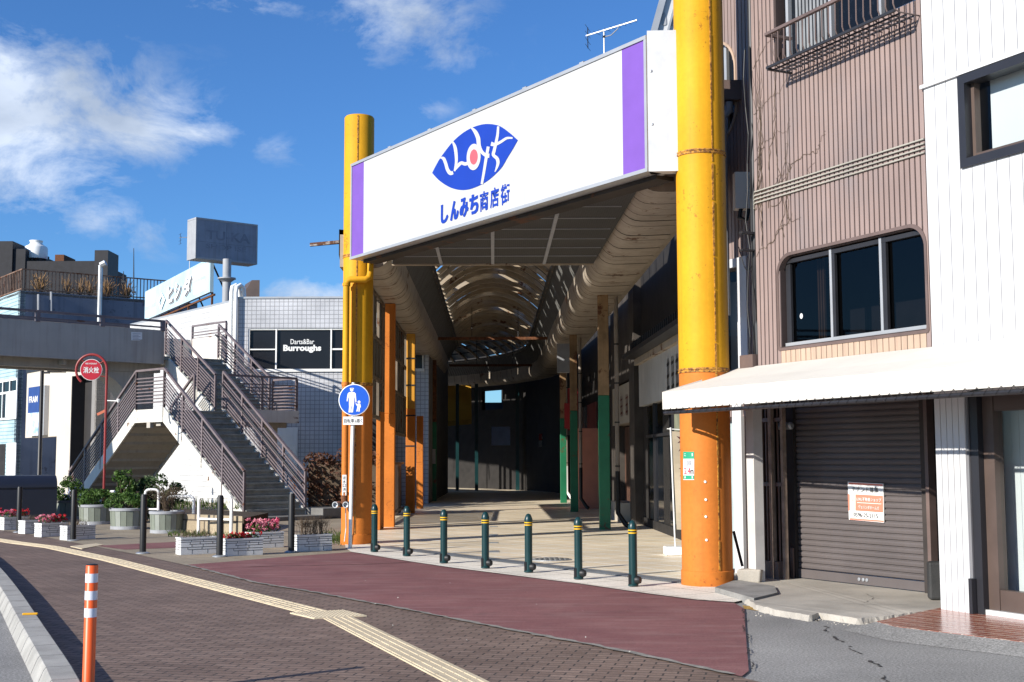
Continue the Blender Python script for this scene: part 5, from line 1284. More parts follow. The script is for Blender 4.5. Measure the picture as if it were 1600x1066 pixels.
# ---- bollards
pr = [(585, 862), (635.5, 868.5), (693.5, 879.5), (758.5, 887.5), (826, 894), (904, 904.5), (989.5, 915.5)]
labs = ['dark green bollard with two yellow bands beside the left orange pillar', 'dark green bollard, second from the left orange pillar', 'dark green bollard, third from the left orange pillar', 'dark green bollard in the middle of the row of seven', 'dark green bollard, third from the right orange pillar', 'dark green bollard, second from the right orange pillar', 'dark green bollard nearest to the right orange pillar']
B0 = None
for (x, y), lab in zip(pr, labs):
    g_ = gnd(x, y, .03)
    if B0 is None:
        B0 = thing('bollard', lab, 'bollard', (0, 0, 0), 'green bollards across the arcade entrance')
        r = .054
        MB().lathe((0, 0, 0), [(r + .012, 0), (r + .012, .02), (r, .03), (r, .66)], 24).build('shaft', M['bollard'], B0, smooth=40, local=True)
        MB().lathe((0, 0, 0), [(r, .672), (r, .690)], 24).build('collar', M['bollard'], B0, smooth=40, local=True)
        for z in (.664, .698):
            MB().lathe((0, 0, 0), [(r - .005, z - .010), (r + .005, z - .008), (r + .005, z + .006), (r - .005, z + .008)], 24).build('yellow_band', M['band'], B0, smooth=40, local=True)
        MB().lathe((0, 0, 0), [(r + .003, .708), (r + .005, .74), (r - .006, .775), (r * .6, .81), (.01, .822)], 24).build('cap', M['bollard'], B0, smooth=50, local=True)
        q = MB(); q.lathe((.058, -.03, .075), [(.05, -.03), (.055, .0), (.04, .035), (.01, .04)], 16, V((1, -.6, 0))); q.box((-.048, -.032, .085), (.03, .04, .12)); q.build('lock_box', M['black'], B0, smooth=40, local=True)
        o = B0
    else: o = copy_tree(B0)
    o.location = g_; o['label'] = lab
# ---- nobori banner on its base
nb = gnd(1048, 868, .03); nz = lambda y: at(1056, y, nb.y).z
nob = thing('banner_flag', 'tall cream banner flag with dark brush marks on a white base behind the right pillar', 'banner', nb)
MB().box(nb + V((.12, .12, .07)), (.42, .36, .14)).build('base', M['white_metal'], nob, bevel=.02)
pt_ = V((at(1049, 672, nb.y).x, nb.y + .1, nz(668))); MB().tube([nb + V((.09, .1, .1)), pt_], .013, 8).build('pole', M['white_metal'], nob)
MB().tube([pt_ + V((-.06, 0, -.02)), pt_ + V((.5, .05, -.06))], .009, 6).build('crossbar', M['white_metal'], nob)
q = MB(); A, B = [], []
for k in range(13):
    t_ = k / 12; p = lerp(pt_ + V((.02, 0, -.06)), nb + V((.115, .08, .42)), t_); A.append(p); B.append(p + V((.42, .05 + .05 * math.sin(t_ * 7), -.03)))
q.ribbon(A, B); cl = q.build('cloth', leafmat('banner_cloth', (.66, .56, .40), (.70, .60, .45), .25), nob, fix=False)
q = MB(); rnd = random.Random(3)
for k in range(9):
    t_ = .08 + k * .1; p = lerp(A[0], A[-1], t_) + V((.12 + .1 * rnd.random(), -.012, 0)); a = rnd.uniform(0, 3)
    for j in range(3): d = V((math.cos(a + j), 0, math.sin(a + j))) * .07; n2 = V((-d.z, 0, d.x)) * .3; q.add([p - d, p - n2, p + d, p + n2], [(0, 1, 2, 3)]); p = p + V((rnd.uniform(-.05, .05), -.002, rnd.uniform(-.06, .06)))
q.build('brush_mark', mat('brush_ink', (.06, .02, .03), .7), cl, fix=False)
# ---- pedestrian sign
pb = gnd(547, 857, .022); YS = pb.y
ps = thing('pedestrian_sign', 'round blue road sign with white adult and child on a white pole', 'road sign', pb)
ct = at(553.3, 625, YS - .07); rr = .288
tp_ = at(552.5, 598, YS); MB().tube([pb, V((lerp(pb.x, tp_.x, .55), YS, lerp(pb.z, tp_.z, .55))), tp_], .034, 12).build('pole', M['white_metal'], ps, smooth=40)
nrm = V((-.10, -1, 0)).normalized(); rgt = V((-nrm.y, nrm.x, 0)); rgt = rgt if rgt.x > 0 else -rgt
MB().lathe(ct, [(rr, -.012), (rr, 0), (rr - .01, .004)], 48, nrm).build('rim', M['white_metal'], ps)
M['sign_blue'] = mat('sign_blue', (.008, .085, .50), .35, var=.04)
MB().lathe(ct, [(rr - .014, .002), (rr - .014, .0075)], 48, nrm).build('disc', M['sign_blue'], ps)
def fig(pts, name, cx=176, cy=213, rad=80):
    q = MB(); q.poly([ct + rgt * ((x - cx) / rad * rr) + ZUP * (-(y - cy) / rad * rr) + nrm * .011 for x, y in pts]); q.build(name, M['notice_w'], ps, fix=False)
circ = lambda cx, cy, r, ry=None: [(cx + r * math.cos(a * .3927), cy + (ry or r) * math.sin(a * .3927)) for a in range(16)]
fig(circ(164, 162, 8.5, 9.5), 'adult_symbol'); fig([(153, 158), (176, 158), (172, 152), (157, 152)], 'adult_symbol')
fig([(150, 174), (178, 174), (185, 182), (187, 205), (189, 222), (184, 228), (181, 205), (178, 196), (177, 228), (174, 252), (171, 276), (161, 277), (164, 252), (163, 238), (160, 252), (159, 277), (148, 276), (151, 250), (150, 225), (150, 196), (146, 206), (142, 222), (138, 218), (140, 200), (143, 182)], 'adult_symbol')
fig(circ(202, 224, 7.5), 'child_symbol'); fig([(194, 233), (209, 233), (212, 250), (208, 254), (207, 248), (207, 258), (205, 273), (199, 273), (200, 260), (198, 258), (195, 272), (188, 272), (192, 256), (194, 244), (188, 240), (184, 230), (188, 229), (191, 236)], 'child_symbol')
q = MB(); c2 = at(551.5, 657.5, YS - .07); q.par(c2 - rgt * .185 - ZUP * .075, rgt * .37, -nrm * .012, ZUP * .15); sp2 = q.build('plate', M['notice_w'], ps, bevel=.004)
lettering('自転車', c2 - rgt * .165 - ZUP * .038 + nrm * .0, rgt, ZUP, .185, .078, M['ink'], sp2, bold=.0); lettering('を', c2 + rgt * .03 - ZUP * .035, rgt, ZUP, .04, .045, M['ink'], sp2, bold=.0); lettering('除く', c2 + rgt * .075 - ZUP * .038, rgt, ZUP, .095, .078, M['ink'], sp2, bold=.01)
for z in (ct.z + .1, ct.z - .1, c2.z): MB().box((lerp(pb.x, tp_.x, (z - pb.z) / (tp_.z - pb.z)), YS, z), (.085, .085, .035)).build('clamp', M['steel'], ps)

# ---- white gabled wall rising behind the right end of the signboard
gh = thing('gable_house', 'white wall with sloping roof edge rising behind the right end of the signboard', 'building', V((4.4, 32, 0)))
GY = 31.0; g1, g2, g3 = at(1020, 55, GY), at(1046, -40, GY), at(1068, 55, GY)
q = MB(); q.prism([V((g1.x, GY, 6.2)), V((g1.x, GY, g1.z)), V((g2.x, GY, g2.z)), V((g3.x, GY, g2.z)), V((g3.x, GY, 6.2))], V((0, 3, 0))); q.build('wall', M['wsiding'], gh)
q = MB(); a = V((g1.x, GY - .05, g1.z)); b = V((g2.x, GY - .05, g2.z)); q.bar(a, b, .1, .16); q.bar(a + V((.32, 0, -.1)), b + V((.32, 0, -.1)), .03, .05); q.build('barge_board', M['alu'], gh)
for x in (1038, 1051):
    c = at(x, 36, GY - .02); q = MB(); q.prism([V((c.x + .055 * math.cos(k * math.pi / 8), GY - .02, c.z + (.28 if math.sin(k * math.pi / 8) > 0 else .06) * math.sin(k * math.pi / 8))) for k in range(16)], V((0, .05, 0))); q.build('vent_slot', M['grey'], gh)
# ================================================================== FOOTBRIDGE
SO = gnd(381, 815); SO.z = 0
SA_, SB_ = V((-1, 1, 0)).normalized(), V((1, 1, 0)).normalized()
def sf_(a, b, z): return SO + SA_ * a + SB_ * b + ZUP * z
fbg = thing('footbridge', 'grey pedestrian footbridge over the street with mauve railed stairs in two wings', 'footbridge', sf_(5, 2, 0))
Z1, Z2 = 3.05, 4.97; W1 = 2.02; L1, Ld = 4.25, 1.62; A0 = L1; A1 = L1 + Ld
def flight(a0, z0, a1, z1, b0, b1, n, back=True):
    for i in range(n):
        t0, t1 = i / n, (i + 1) / n; aa, ab = lerp(a0, a1, t0), lerp(a0, a1, t1); z = lerp(z0, z1, t1); h = (z1 - z0) / n
        q = MB(); s = 1 if a1 > a0 else -1
        q.par(sf_(aa - .02 * s, b0 + .06, z - .05), SA_ * (ab - aa + .02 * s), SB_ * (b1 - b0 - .12), ZUP * .05)
        q.par(sf_(aa + .012 * s, b0 + .06, z - h), SA_ * .03 * s, SB_ * (b1 - b0 - .12), ZUP * (h - .052)); q.build('step', M['tread'], fbg)
    for b in (b0, b1 - .06):
        q = MB(); q.prism([sf_(a0 - .0, b, z0 - .32), sf_(a0, b, z0 + .10), sf_(a1, b, z1 + .10), sf_(a1, b, z1 - .34)], SB_ * .06); q.build('stringer', M['stair_white'], fbg)
    q = MB(); s = 1 if a1 > a0 else -1; q.prism([sf_(a0, b0 + .07, z0 - .22), sf_(a1, b0 + .07, z1 - .22), sf_(a1, b0 + .07, z1 - .25), sf_(a0, b0 + .07, z0 - .25)], SB_ * (b1 - b0 - .14)); q.build('soffit', M['bridge'], fbg)
flight(0, .12, A0, Z1, 0, W1, 17); flight(A1 + L1, .0, A1, Z1, 0, W1, 17)
B2 = 2.5; W2 = 4.55; A3 = 5.55; A4 = 8.6
flight(A3, Z1, A4, Z2, B2, W2, 11)
# soffit ribs under the far flight
for i in range(12):
    t_ = (i + .5) / 12; a, z = lerp(A1, A1 + L1, t_), lerp(Z1, 0, t_) - .25; q = MB(); q.par(sf_(a, .07, z - .08), SA_ * .07, SB_ * (W1 - .14), ZUP * .09); q.build('soffit_rib', M['bridge'], fbg)
def slab(a0, a1, b0, b1, z, th): 
    q = MB(); q.par(sf_(a0, b0, z - th), SA_ * (a1 - a0), SB_ * (b1 - b0), ZUP * th); return q
slab(A0, A1, 0, 4.7, Z1, .10).build('landing', M['tread'], fbg)
for (p_, b_, c_) in ((sf_(A0, -.02, Z1 - .34), SA_ * Ld, SB_ * .06), (sf_(A0 - .05, W1 + .02, Z1 - .3), SA_ * .06, SB_ * (4.7 - W1)), (sf_(A0, 4.64, Z1 - .3), SA_ * Ld, SB_ * .06), (sf_(A1, W1, Z1 - .3), SA_ * .05, SB_ * .6)): MB().par(p_, b_, c_, ZUP * .38).build('landing_edge', M['stair_white'], fbg)
q = MB(); q.par(sf_(A0 + .7, -.01, Z1 - .5), SA_ * .2, SB_ * .12, ZUP * .17); q.par(sf_(A0 + .3, .1, Z1 - .45), SA_ * .25, SB_ * 4.4, ZUP * .34); q.build('landing_beam', M['bridge'], fbg)
def railing(p, q_, n, tilt=True, name='railing', m=None, handrail=None):
    m = m or M['rail']; p, q_ = V(p), V(q_); H = 1.1
    mb = MB(); mb.bar(p + ZUP * H, q_ + ZUP * H, .075, .06); r = mb.build(name, m, fbg)
    mb = MB()
    for k in range(8): z = lerp(.14, .86, k / 7); mb.bar(p + ZUP * z, q_ + ZUP * z, .03, .035)
    mb.build('bar', m, r)
    d = (q_ - p); d.z = 0; d.normalize()
    for i in range(n + 1):
        c = lerp(p, q_, i / n); mb = MB(); mb.bar(c - ZUP * .30, c + ZUP * (H - .03), .06, .06, d); mb.build('post', m, r)
    if handrail:
        mb = MB(); o = V(handrail); mb.tube([p + ZUP * .75 + o, q_ + ZUP * .75 + o], .028, 8)
        for i in range(n + 1): c = lerp(p, q_, i / n) + ZUP * .75; mb.tube([c, c + o], .01, 5)
        mb.build('handrail', M['darkmetal'], r)
zt = .10
railing(sf_(.05, .03, .12 + zt), sf_(A0, .03, Z1 + zt), 4)
railing(sf_(.05, W1 - .03, .12 + zt), sf_(A0, W1 - .03, Z1 + zt), 4, handrail=-SB_ * .12)
railing(sf_(A0, .03, Z1 + zt), sf_(A1, .03, Z1 + zt), 1)
railing(sf_(A1, .03, Z1 + zt), sf_(A1 + L1 - .1, .03, .05 + zt), 4)
railing(sf_(A1, W1 - .03, Z1 + zt), sf_(A1 + L1 - .1, W1 - .03, .05 + zt), 4)
railing(sf_(A0 + .0, W1 + .06, Z1), sf_(A0 + .0, 4.66, Z1), 2)
railing(sf_(A0 + .03, 4.66, Z1), sf_(A3, 4.66, Z1), 1)
railing(sf_(A3, B2 + .03, Z1 + zt), sf_(A4, B2 + .03, Z2 + zt), 3); railing(sf_(A3, W2 - .03, Z1 + zt), sf_(A4, W2 - .03, Z2 + zt), 3, handrail=-SB_ * .12)
# deck
D0, D1 = 8.35, 10.6
slab(D0, D1, -34, 4.7, Z2, .12).build('deck', M['tread'], fbg)
for a in (D0 - .06, D1):
    q = MB(); q.par(sf_(a, -34, 4.70), SA_ * .06, SB_ * (34 + 2.3), ZUP * 1.1); q.build('parapet', M['bridge'], fbg)
q = MB(); q.par(sf_(D1 + .061, -34, 4.72), SA_ * .02, SB_ * .1, ZUP * .5); 
q = MB(); q.par(sf_(D0 + .0, 4.64, Z2), SA_ * (D1 - D0), SB_ * .05, ZUP * .85); q.par(sf_(D1, 2.3, 4.7), SA_ * .06, SB_ * 2.4, ZUP * 1.1); q.build('end_parapet', M['stair_white'], fbg)
for a in (D0 + .5, D1 - .6):
    q = MB(); q.par(sf_(a, -34, 4.45), SA_ * .25, SB_ * 36.5, ZUP * .38); q.build('girder', M['bridge'], fbg)
for k in range(12): q = MB(); q.par(sf_(D0 + .2, -1 - k * 2.6, 4.55), SA_ * (D1 - D0 - .5), SB_ * .12, ZUP * .28); q.build('cross_beam', M['bridge'], fbg)
for a in (D0 - .03, D1 + .03):
    q = MB(); q.bar(sf_(a, -34, 6.10), sf_(a, 2.3, 6.10), .09, .07); r = q.build('top_rail', M['rail'], fbg)
    q = MB(); q.bar(sf_(a, -34, 5.90), sf_(a, 2.3, 5.90), .05, .05); q.build('bar', M['rail'], r)
    for k in range(17): q = MB(); b = 2.25 - k * 2.1; q.box(sf_(a, b, 5.95), (.12, .12, .34), R(45)); q.build('post', M['rail'], r)
railing(sf_(D0, 4.66, Z2 + .2), sf_(D1 - .1, 4.66, Z2 + .2), 1)
# pier with haunch
q = MB(); pc = 1.55; 
q.par(sf_(D0 + .55, pc, 0), SA_ * .9, SB_ * .75, ZUP * 4.45)
prof = [(pc, 4.46)] + [(pc - 1.5 + 1.5 * math.cos(k * math.pi / 16) - .0, 2.95 + 1.5 * math.sin(k * math.pi / 16)) for k in range(0, 9)]
q.prism([sf_(D0 + .56, b, z) for b, z in [(pc, 2.95)] + [(pc - 1.5 + 1.5 * math.cos(x), 2.95 + 1.5 * math.sin(x)) for x in [k * math.pi / 20 for k in range(0, 11)]] + [(pc - 1.5, 4.47), (pc, 4.47)]], SA_ * .88)
q.build('pier', M['bridge'], fbg)
q = MB(); q.par(sf_(A0 + .5, 4.0, 0), SA_ * .3, SB_ * .3, ZUP * 2.7); q.build('landing_post', M['bridge'], fbg)
# plinth below the front flight and the notice on the parapet
q = MB(); q.par(sf_(-.75, -.5, 0), SA_ * 1.1, SB_ * 3.1, ZUP * .12); q.par(sf_(-.75, 2.0, 0), SA_ * 1.2, SB_ * 1.0, ZUP * .3); q.build('plinth', M['concrete_dark'], fbg, bevel=.015)
q = MB(); a = D0 - .064
def bpt(px, py, o=0): return onplane(px, py, sf_(a - o, 0, 0), SA_)
q.prism([bpt(x, y) for x, y in ((205, 519), (222, 519.5), (222, 530), (218, 532), (205, 532))], -SA_ * .006); pn = q.build('notice', M['notice_w'], fbg)
q = MB()
for k in range(5): q.prism([bpt(207, 521.2 + k * 2.2, .0065), bpt(219.5 - (k % 2) * 3, 521.5 + k * 2.2, .0065), bpt(219.5 - (k % 2) * 3, 522.3 + k * 2.2, .0065), bpt(207, 522 + k * 2.2, .0065)], -SA_ * .002)
q.build('print', M['grey'], pn)
# garden bed wall by the stairs
q = MB(); a_, b_ = gnd(262, 832), gnd(378, 838); q.par(a_, b_ - a_, V((-.1, .3, 0)), ZUP * .42)
M['stonewall'] = bricks('stone_wall', (.30, .24, .16), (.36, .30, .21), (.10, .08, .06), .5, .3, .02, plane='XZ', dirt=.5, bump=.6)
tag(q.build('garden_wall', M['stonewall']), 'low tan stone wall of the flower bed in front of the stairs', 'garden wall')

# ================================================================== BUILDINGS BEHIND
FD = V((-.6, .8, 0)); FR = V((.8, .6, 0))
def atp(px, py, p, d):
    n = V((-d.y, d.x, 0)); return onplane(px, py, p, n)
# ---- tiled building with the dark window band
BU = at(372, 467, 46.0); BC = V((BU.x, 46.0, 0)); zb = BU.z
M['gtile'] = bricks('grey_wall_tiles', (.50, .505, .525), (.54, .545, .565), (.24, .24, .25), .165, .155, .011, plane='XZ', offset=0, rough=.35, spec=.5, bump=.15, dirt=.08)
M['wtile'] = bricks('white_wall_tiles', (.52, .52, .515), (.56, .56, .555), (.34, .34, .34), .9, .2, .012, plane='XZ', rot=R(53.13), offset=.5, rough=.5, bump=.1, dirt=.08)
tb = thing('tiled_building', 'two storey building of pale grey tiles with a black window band', 'building', BC + V((3, 3, 0)))
BW = 6.9
hole = [at(387, 577, 46), at(540, 513, 46)]
q = MB(); y0 = 46.0
def xw(mb, x0, x1, z0, z1, y0, y1): return mb.par(V((x0, y0, z0)), V((x1 - x0, 0, 0)), V((0, y1 - y0, 0)), ZUP * (z1 - z0))
xl, xr = BC.x, BC.x + BW
hx0, hx1, hz0, hz1 = hole[0].x, xr - .15, hole[0].z, hole[1].z
xw(q, xl, hx0, 0, zb, 46, 46.3); xw(q, hx0, xr, hz1, zb, 46, 46.3); xw(q, hx0, xr, 0, hz0, 46, 46.3); xw(q, hx1, xr, hz0, hz1, 46, 46.3); q.build('front_wall', M['gtile'], tb)
q = MB(); q.par(V((xl, 46.3, 0)), FD * 17, FR * .3, ZUP * zb); q.par(V((xl, 46.001, 0)), V((0, .298, 0)), V((.24, 0, 0)), ZUP * (zb - .001)); q.build('side_wall', M['wtile'], tb)
q = MB(); q.prism([V((xl + .1, 46.4, zb - .3)), V((xr, 46.4, zb - .3)), V((xr, 60, zb - .3)), V((xl, 60, zb - .3)) + FD * 4], ZUP * .1); xw(q, xr - .3, xr, 0, zb, 46.3, 60); q.build('roof', M['concrete_dark'], tb)
q = MB(); xw(q, xl - .03, xr, zb, zb + .07, 45.96, 46.35); q.par(V((xl - .03, 46.36, zb)), FD * 17, FR * .36, ZUP * .07); q.build('coping', M['alu'], tb)
q = MB(); xw(q, hx0, hx1, hz0, hz1, 46.12, 46.16); wbnd = q.build('window', mat('black_film', (.008, .008, .010), .3), tb)
q = MB(); wd = at(430, 545, 46).x, at(516, 545, 46).x
for x in (hx0, wd[0], wd[1], hx1 - .08): xw(q, x, x + .05, hz0, hz1, 46.03, 46.119)
zm = at(400, 546, 46).z
xw(q, hx0 + .071, wd[0], zm - .022, zm + .022, 46.04, 46.118); xw(q, wd[1] + .071, hx1 - .08, zm - .03, zm + .03, 46.04, 46.118); xw(q, hx0 - .05, hx1, hz0 - .10, hz0 - .001, 45.93, 46.118); xw(q, hx0, hx1, hz1 - .05, hz1 - .001, 46.041, 46.117)
q.build('window_frame', M['white_metal'], wbnd)
a_, b_ = at(454, 538, 46.1), at(491, 530, 46.1); lettering('Darts&Bar', V((a_.x, 46.10, a_.z)), V((1, 0, 0)), ZUP, b_.x - a_.x, b_.z - a_.z, M['notice_w'], wbnd, bold=.008)
a_, b_ = at(442.5, 551.5, 46.1), at(502, 538.8, 46.1); lettering('Burroughs', V((a_.x, 46.10, a_.z)), V((1, 0, 0)), ZUP, b_.x - a_.x, b_.z - a_.z, M['notice_w'], wbnd, bold=.045)
for x in (361, 368):
    a_ = at(x, 500, 45.85); q = MB(); q.tube([V((a_.x, 45.85, .3)), V((a_.x, 45.85, zb + .2)), V((a_.x + .02, 45.88, zb + .42)), V((a_.x + .12, 46.0, zb + .5)), V((a_.x + .2, 46.2, zb + .42)), V((a_.x + .22, 46.25, zb + .05))], .075, 10); q.build('pipe', M['white_metal'], tb, smooth=40)
xs_ = at(430, 690, 46), at(466, 645, 46); q = MB(); xw(q, xs_[0].x, xs_[1].x, .3, at(440, 668, 46).z, 45.97, 46.0)
for k in range(14): xw(q, xs_[0].x + .03, xs_[1].x - .03, .35 + k * .16, .47 + k * .16, 45.955, 45.97)
q.build('shutter', M['white_metal'], tb)
q = MB(); a_ = at(375, 468, 49); q.prism([a_, a_ + V((.45, 0, .75)), a_ + V((.75, 0, .75)), a_ + V((.75, 0, 0))], V((-.5, 1.2, 0))); q.build('skylight', M['frame_br'], tb)
# ---- billboard on its roof
br_, bl_ = at(327.5, 475, 53), at(226, 491, 64); bzt_r, bzb_r = at(327.5, 411, 53).z, at(327.5, 467, 53).z; bzt_l, bzb_l = at(226, 449, 64).z, at(226, 492, 64).z
bzt, bzb2 = (bzt_r + bzt_l) / 2, (bzb_r + bzb_l) / 2; bd = V((br_.x - bl_.x, br_.y - bl_.y, 0)); bL = bd.length; bd.normalize(); bn = V((bd.y, -bd.x, 0)); b0 = V((bl_.x, bl_.y, 0))
bil = thing('billboard', 'pale blue and white rooftop billboard with white raised Japanese lettering', 'billboard', b0 + bd * bL / 2 + ZUP * bzb2)
t = MT('billboard_face'); t.set(Roughness=.5); col = t.ramp(t.noise(1.2, 6), .3, .7, (.36, .52, .60), (.48, .62, .68)); t.col(col)
q = MB(); q.par(b0 + ZUP * bzb2, bd * bL, -bn * .15, ZUP * (bzt - bzb2)); q.build('board', t.m, bil)
M['bb_white'] = mat('billboard_white', (.74, .76, .76), .5, var=.04)
for (u0, u1, v0, v1) in ((.02, .18, .45, .93), (.02, .20, .08, .30), (.76, .98, .55, .9), (.78, .93, .12, .45)): q = MB(); q.par(b0 + bd * bL * u0 + ZUP * lerp(bzb2, bzt, v0), bd * bL * (u1 - u0), bn * .006, ZUP * (bzt - bzb2) * (v1 - v0)); q.build('white_patch', M['bb_white'], bil)
Hh = bzt - bzb2
dk = mat('letter_side', (.25, .25, .26), .6)
def bu(px): return (onplane(px, 450, b0, bn) - b0).dot(bd) / bL
for (ch, x0, x1) in (('ヒ', 263.5, 271.5), ('シ', 274, 283.5), ('ダ', 287.5, 300.5)):
    u0, u1 = bu(x0), bu(x1); p = b0 + bd * bL * u0 + ZUP * (bzb2 + Hh * .20)
    lettering(ch, p + bd * .12 - ZUP * .07, bd, ZUP, bL * (u1 - u0), Hh * .56, dk, bil, bold=.05, depth=.02); lettering(ch, p, bd, ZUP, bL * (u1 - u0), Hh * .56, M['bb_white'], bil, bold=.045, depth=.06)
dm = lambda u, v: b0 + bd * bL * u + ZUP * (bzb2 + Hh * v)
q = MB(); o_, i_ = [dm(bu(254), .08), dm(bu(260), .38), dm(bu(254), .68), dm(bu(248.5), .38)], [dm(bu(254), .22), dm(bu(257.3), .38), dm(bu(254), .54), dm(bu(251), .38)]
q.add([p + bn * .05 for p in o_ + i_], [(k, (k + 1) % 4, 4 + (k + 1) % 4, 4 + k) for k in range(4)]); q.build('diamond_mark', M['bb_white'], bil, fix=False)
q = MB()
for u in (.05, .35, .65, .97): p = b0 + bd * bL * u - bn * .2; q.bar(p + ZUP * (zb - .3), p + ZUP * bzt, .08, .08, bd); q.bar(p + ZUP * (bzt - .2), p - bn * 1.3 + ZUP * (zb - .3), .06, .06)
q.bar(b0 - bn * .2 + ZUP * (bzb2 - .1), b0 + bd * bL - bn * .2 + ZUP * (bzb2 - .1), .08, .08); q.build('support_frame', M['rust'], bil)
# ---- pole sign
PY_ = 50.0; pc_ = at(351, 400, PY_)
psn = thing('pole_sign', 'weathered grey box sign with faded lettering on a tall grey pole', 'pole sign', V((pc_.x, PY_, 0)))
tl, tr, bl, br = at(307, 341, PY_), at(402, 350.5, PY_), at(307, 402.5, PY_), at(402, 411, PY_)
th_ = V((at(302.5, 370, PY_ + .7).x - tl.x, .75, 0)); rd = V((at(402, 350.5, PY_ + 1.7).x - tl.x, 1.7, 0))
M['faded'] = mat('faded_sign_face', (.22, .245, .30), .6, var=.12, scale=2, streak=.3); M['faded2'] = mat('faded_letters', (.17, .19, .24), .7, var=.2)
zt_, zb_ = tl.z, bl.z; rdn = rd.normalized(); fn = V((rdn.y, -rdn.x, 0))
q = MB(); q.par(V((tl.x, PY_, zb_)), rd, -fn * .75, ZUP * (zt_ - zb_)); q.build('box', M['faded'], psn)
q = MB()
for z in (zb_ - .03, zt_ - .03): q.par(V((tl.x, PY_, z)) + fn * .015 - rdn * .02, rd + rdn * .04, -fn * .78, ZUP * .07)
q.par(V((tl.x, PY_, zb_ + .041)) + fn * .015 - rdn * .02, rdn * .06, -fn * .78, ZUP * (zt_ - zb_ - .08)); q.par(V((tl.x, PY_, zb_ + .041)) + rd + fn * .015 - rdn * .04, rdn * .06, -fn * .78, ZUP * (zt_ - zb_ - .08)); q.build('frame', M['grey'], psn)
q = MB(); RL = rd.length; Hh = zt_ - zb_
q.par(V((tl.x, PY_, zb_ + Hh * .42)) + fn * .001, rd, fn * .005, ZUP * .015); q.par(V((tl.x, PY_, zb_ + .05)) + rdn * RL * .49 + fn * .002, rdn * .02, fn * .006, ZUP * (Hh - .1)); q.build('seam', M['faded2'], psn)
lettering('TU-KA', V((tl.x, PY_, zb_ + Hh * .5)) + rdn * RL * .16, rdn, ZUP, RL * .72, Hh * .24, M['faded2'], psn, bold=.03, depth=.006); lettering('SHOP ISE', V((tl.x, PY_, zb_ + Hh * .27)) + rdn * RL * .16, rdn, ZUP, RL * .66, Hh * .12, M['faded2'], psn, bold=.01, depth=.006)
px_, py_ = pc_.x, PY_ + .45; MB().lathe((px_, py_, zb - 1), [(.17, 0), (.17, zb_ - zb + 1)], 16).build('pole', M['grey'], psn, smooth=40)
zf = at(351, 434, PY_).z; MB().lathe((px_, py_, zf), [(.17, -.12), (.30, -.02), (.36, 0), (.36, .05), (.18, .06)], 16).build('flange', M['grey'], psn, smooth=30)
MB().lathe((px_, py_, 0), [(.17, 0), (.17, zb - 1)], 16).build('lower_pole', M['grey'], psn)
# ---- antennas far behind
ab = at(296, 430, 60); antenna(V((ab.x, 60, zb)), at(296, 372, 60).z - zb, (1, .2, 0), 5, 'small television aerial on a thin mast left of the grey pole sign', .9)
def mast(px, y0, y1, Y, lab):
    a, b = at(px, y1, Y), at(px, y0, Y); q = MB(); q.tube([a, b], .045, 6, .02); q.box(a + ZUP * .05, (.2, .2, .1)); tag(q.build('roof_mast', M['darkmetal']), lab, 'mast')
mast(209, 388, 458, 76, 'tall thin dark mast rising from the blue concrete roof'); mast(193, 424, 442, 76, 'short thin mast behind the roof railing'); 
# ---- cream building with the hanging poster
CN = at(152, 570, 54.5); CC = V((CN.x, 54.5, 0)); cz = at(152, 563, 54.5).z
crm = thing('cream_building', 'cream two storey building with a dark tall recess and shaded grey side wall', 'building', CC + V((-3, 4, 0)))
def cp_(px, py): q_ = atp(px, py, CC, FD); return (q_ - CC).dot(FD), q_.z
def cbox(mb, a0, a1, z0, z1, o0, o1):
    n = V((-.8, -.6, 0)); return mb.par(CC + FD * a0 + n * o0 + ZUP * z0, FD * (a1 - a0), n * (o1 - o0), ZUP * (z1 - z0))
aL = cp_(42, 600)[0]; r0, r1 = cp_(149, 600)[0], cp_(112, 600)[0]; rz = cp_(113, 588)[1]; e0, e1 = cp_(88, 700)[0], cp_(44, 700)[0]; ez = cp_(88, 682)[1]
q = MB(); 
for (x0, x1, z0, z1) in ((0, r0, 0, cz), (r0, r1, rz, cz), (r1, e0, 0, cz), (e0, aL, ez, cz)): cbox(q, x0, x1, z0, z1, -.6, 0)
q.build('front_wall', M['creamwall'], crm)
q = MB(); cbox(q, r0 - .0, r1, 0, rz, -.65, -.601); cbox(q, e0, aL, 0, ez, -1.6, -1.5); q.build('recess_wall', mat('charcoal_wall', (.022, .02, .02), .7, var=.15), crm)
q = MB(); cbox(q, r0 + .05, lerp(r0, r1, .55), .6, rz - .3, -.60, -.58); q.build('glazing', M['dkglass'], crm)
q = MB(); cbox(q, r1 - .03, r1 - .002, 0, rz - .03, -.6, -.02); cbox(q, r0, r1 - .031, rz - .03, rz - .002, -.6, -.02); q.build('recess_dark_sheet', bpy.data.materials['charcoal_wall'], crm)  # dark sheets added over the jamb and head to make the recess darker
q = MB(); q.par(CC, FR * 1.15, FD * .6, ZUP * (cz + .0)); q.build('side_wall', mat('shaded_side_wall', (.20, .19, .18), .8, var=.08), crm)  # grey base colour stands in for the shade on this side
q = MB(); cbox(q, -.05, aL, cz, cz + .14, -.7, .06); q.build('coping', M['darkmetal'], crm)
q = MB(); cbox(q, .6, aL - .1, 0, cz - .05, -6, -1.7); q.build('body', M['creamwall'], crm)
q = MB(); c_ = CC + FR * .55 + V((.18, -.24, 0)) * .15; 
q.par(CC + FR * .35 - FD * .06 + ZUP * (at(165, 585, 55).z), FR * .5, -FD * .12, ZUP * .45); q.build('vent', M['alu'], crm)
pt0, pt1 = cp_(52, 620)[0], cp_(69.5, 620)[0]; pz0, pz1 = cp_(60, 681)[1], cp_(60, 605)[1]
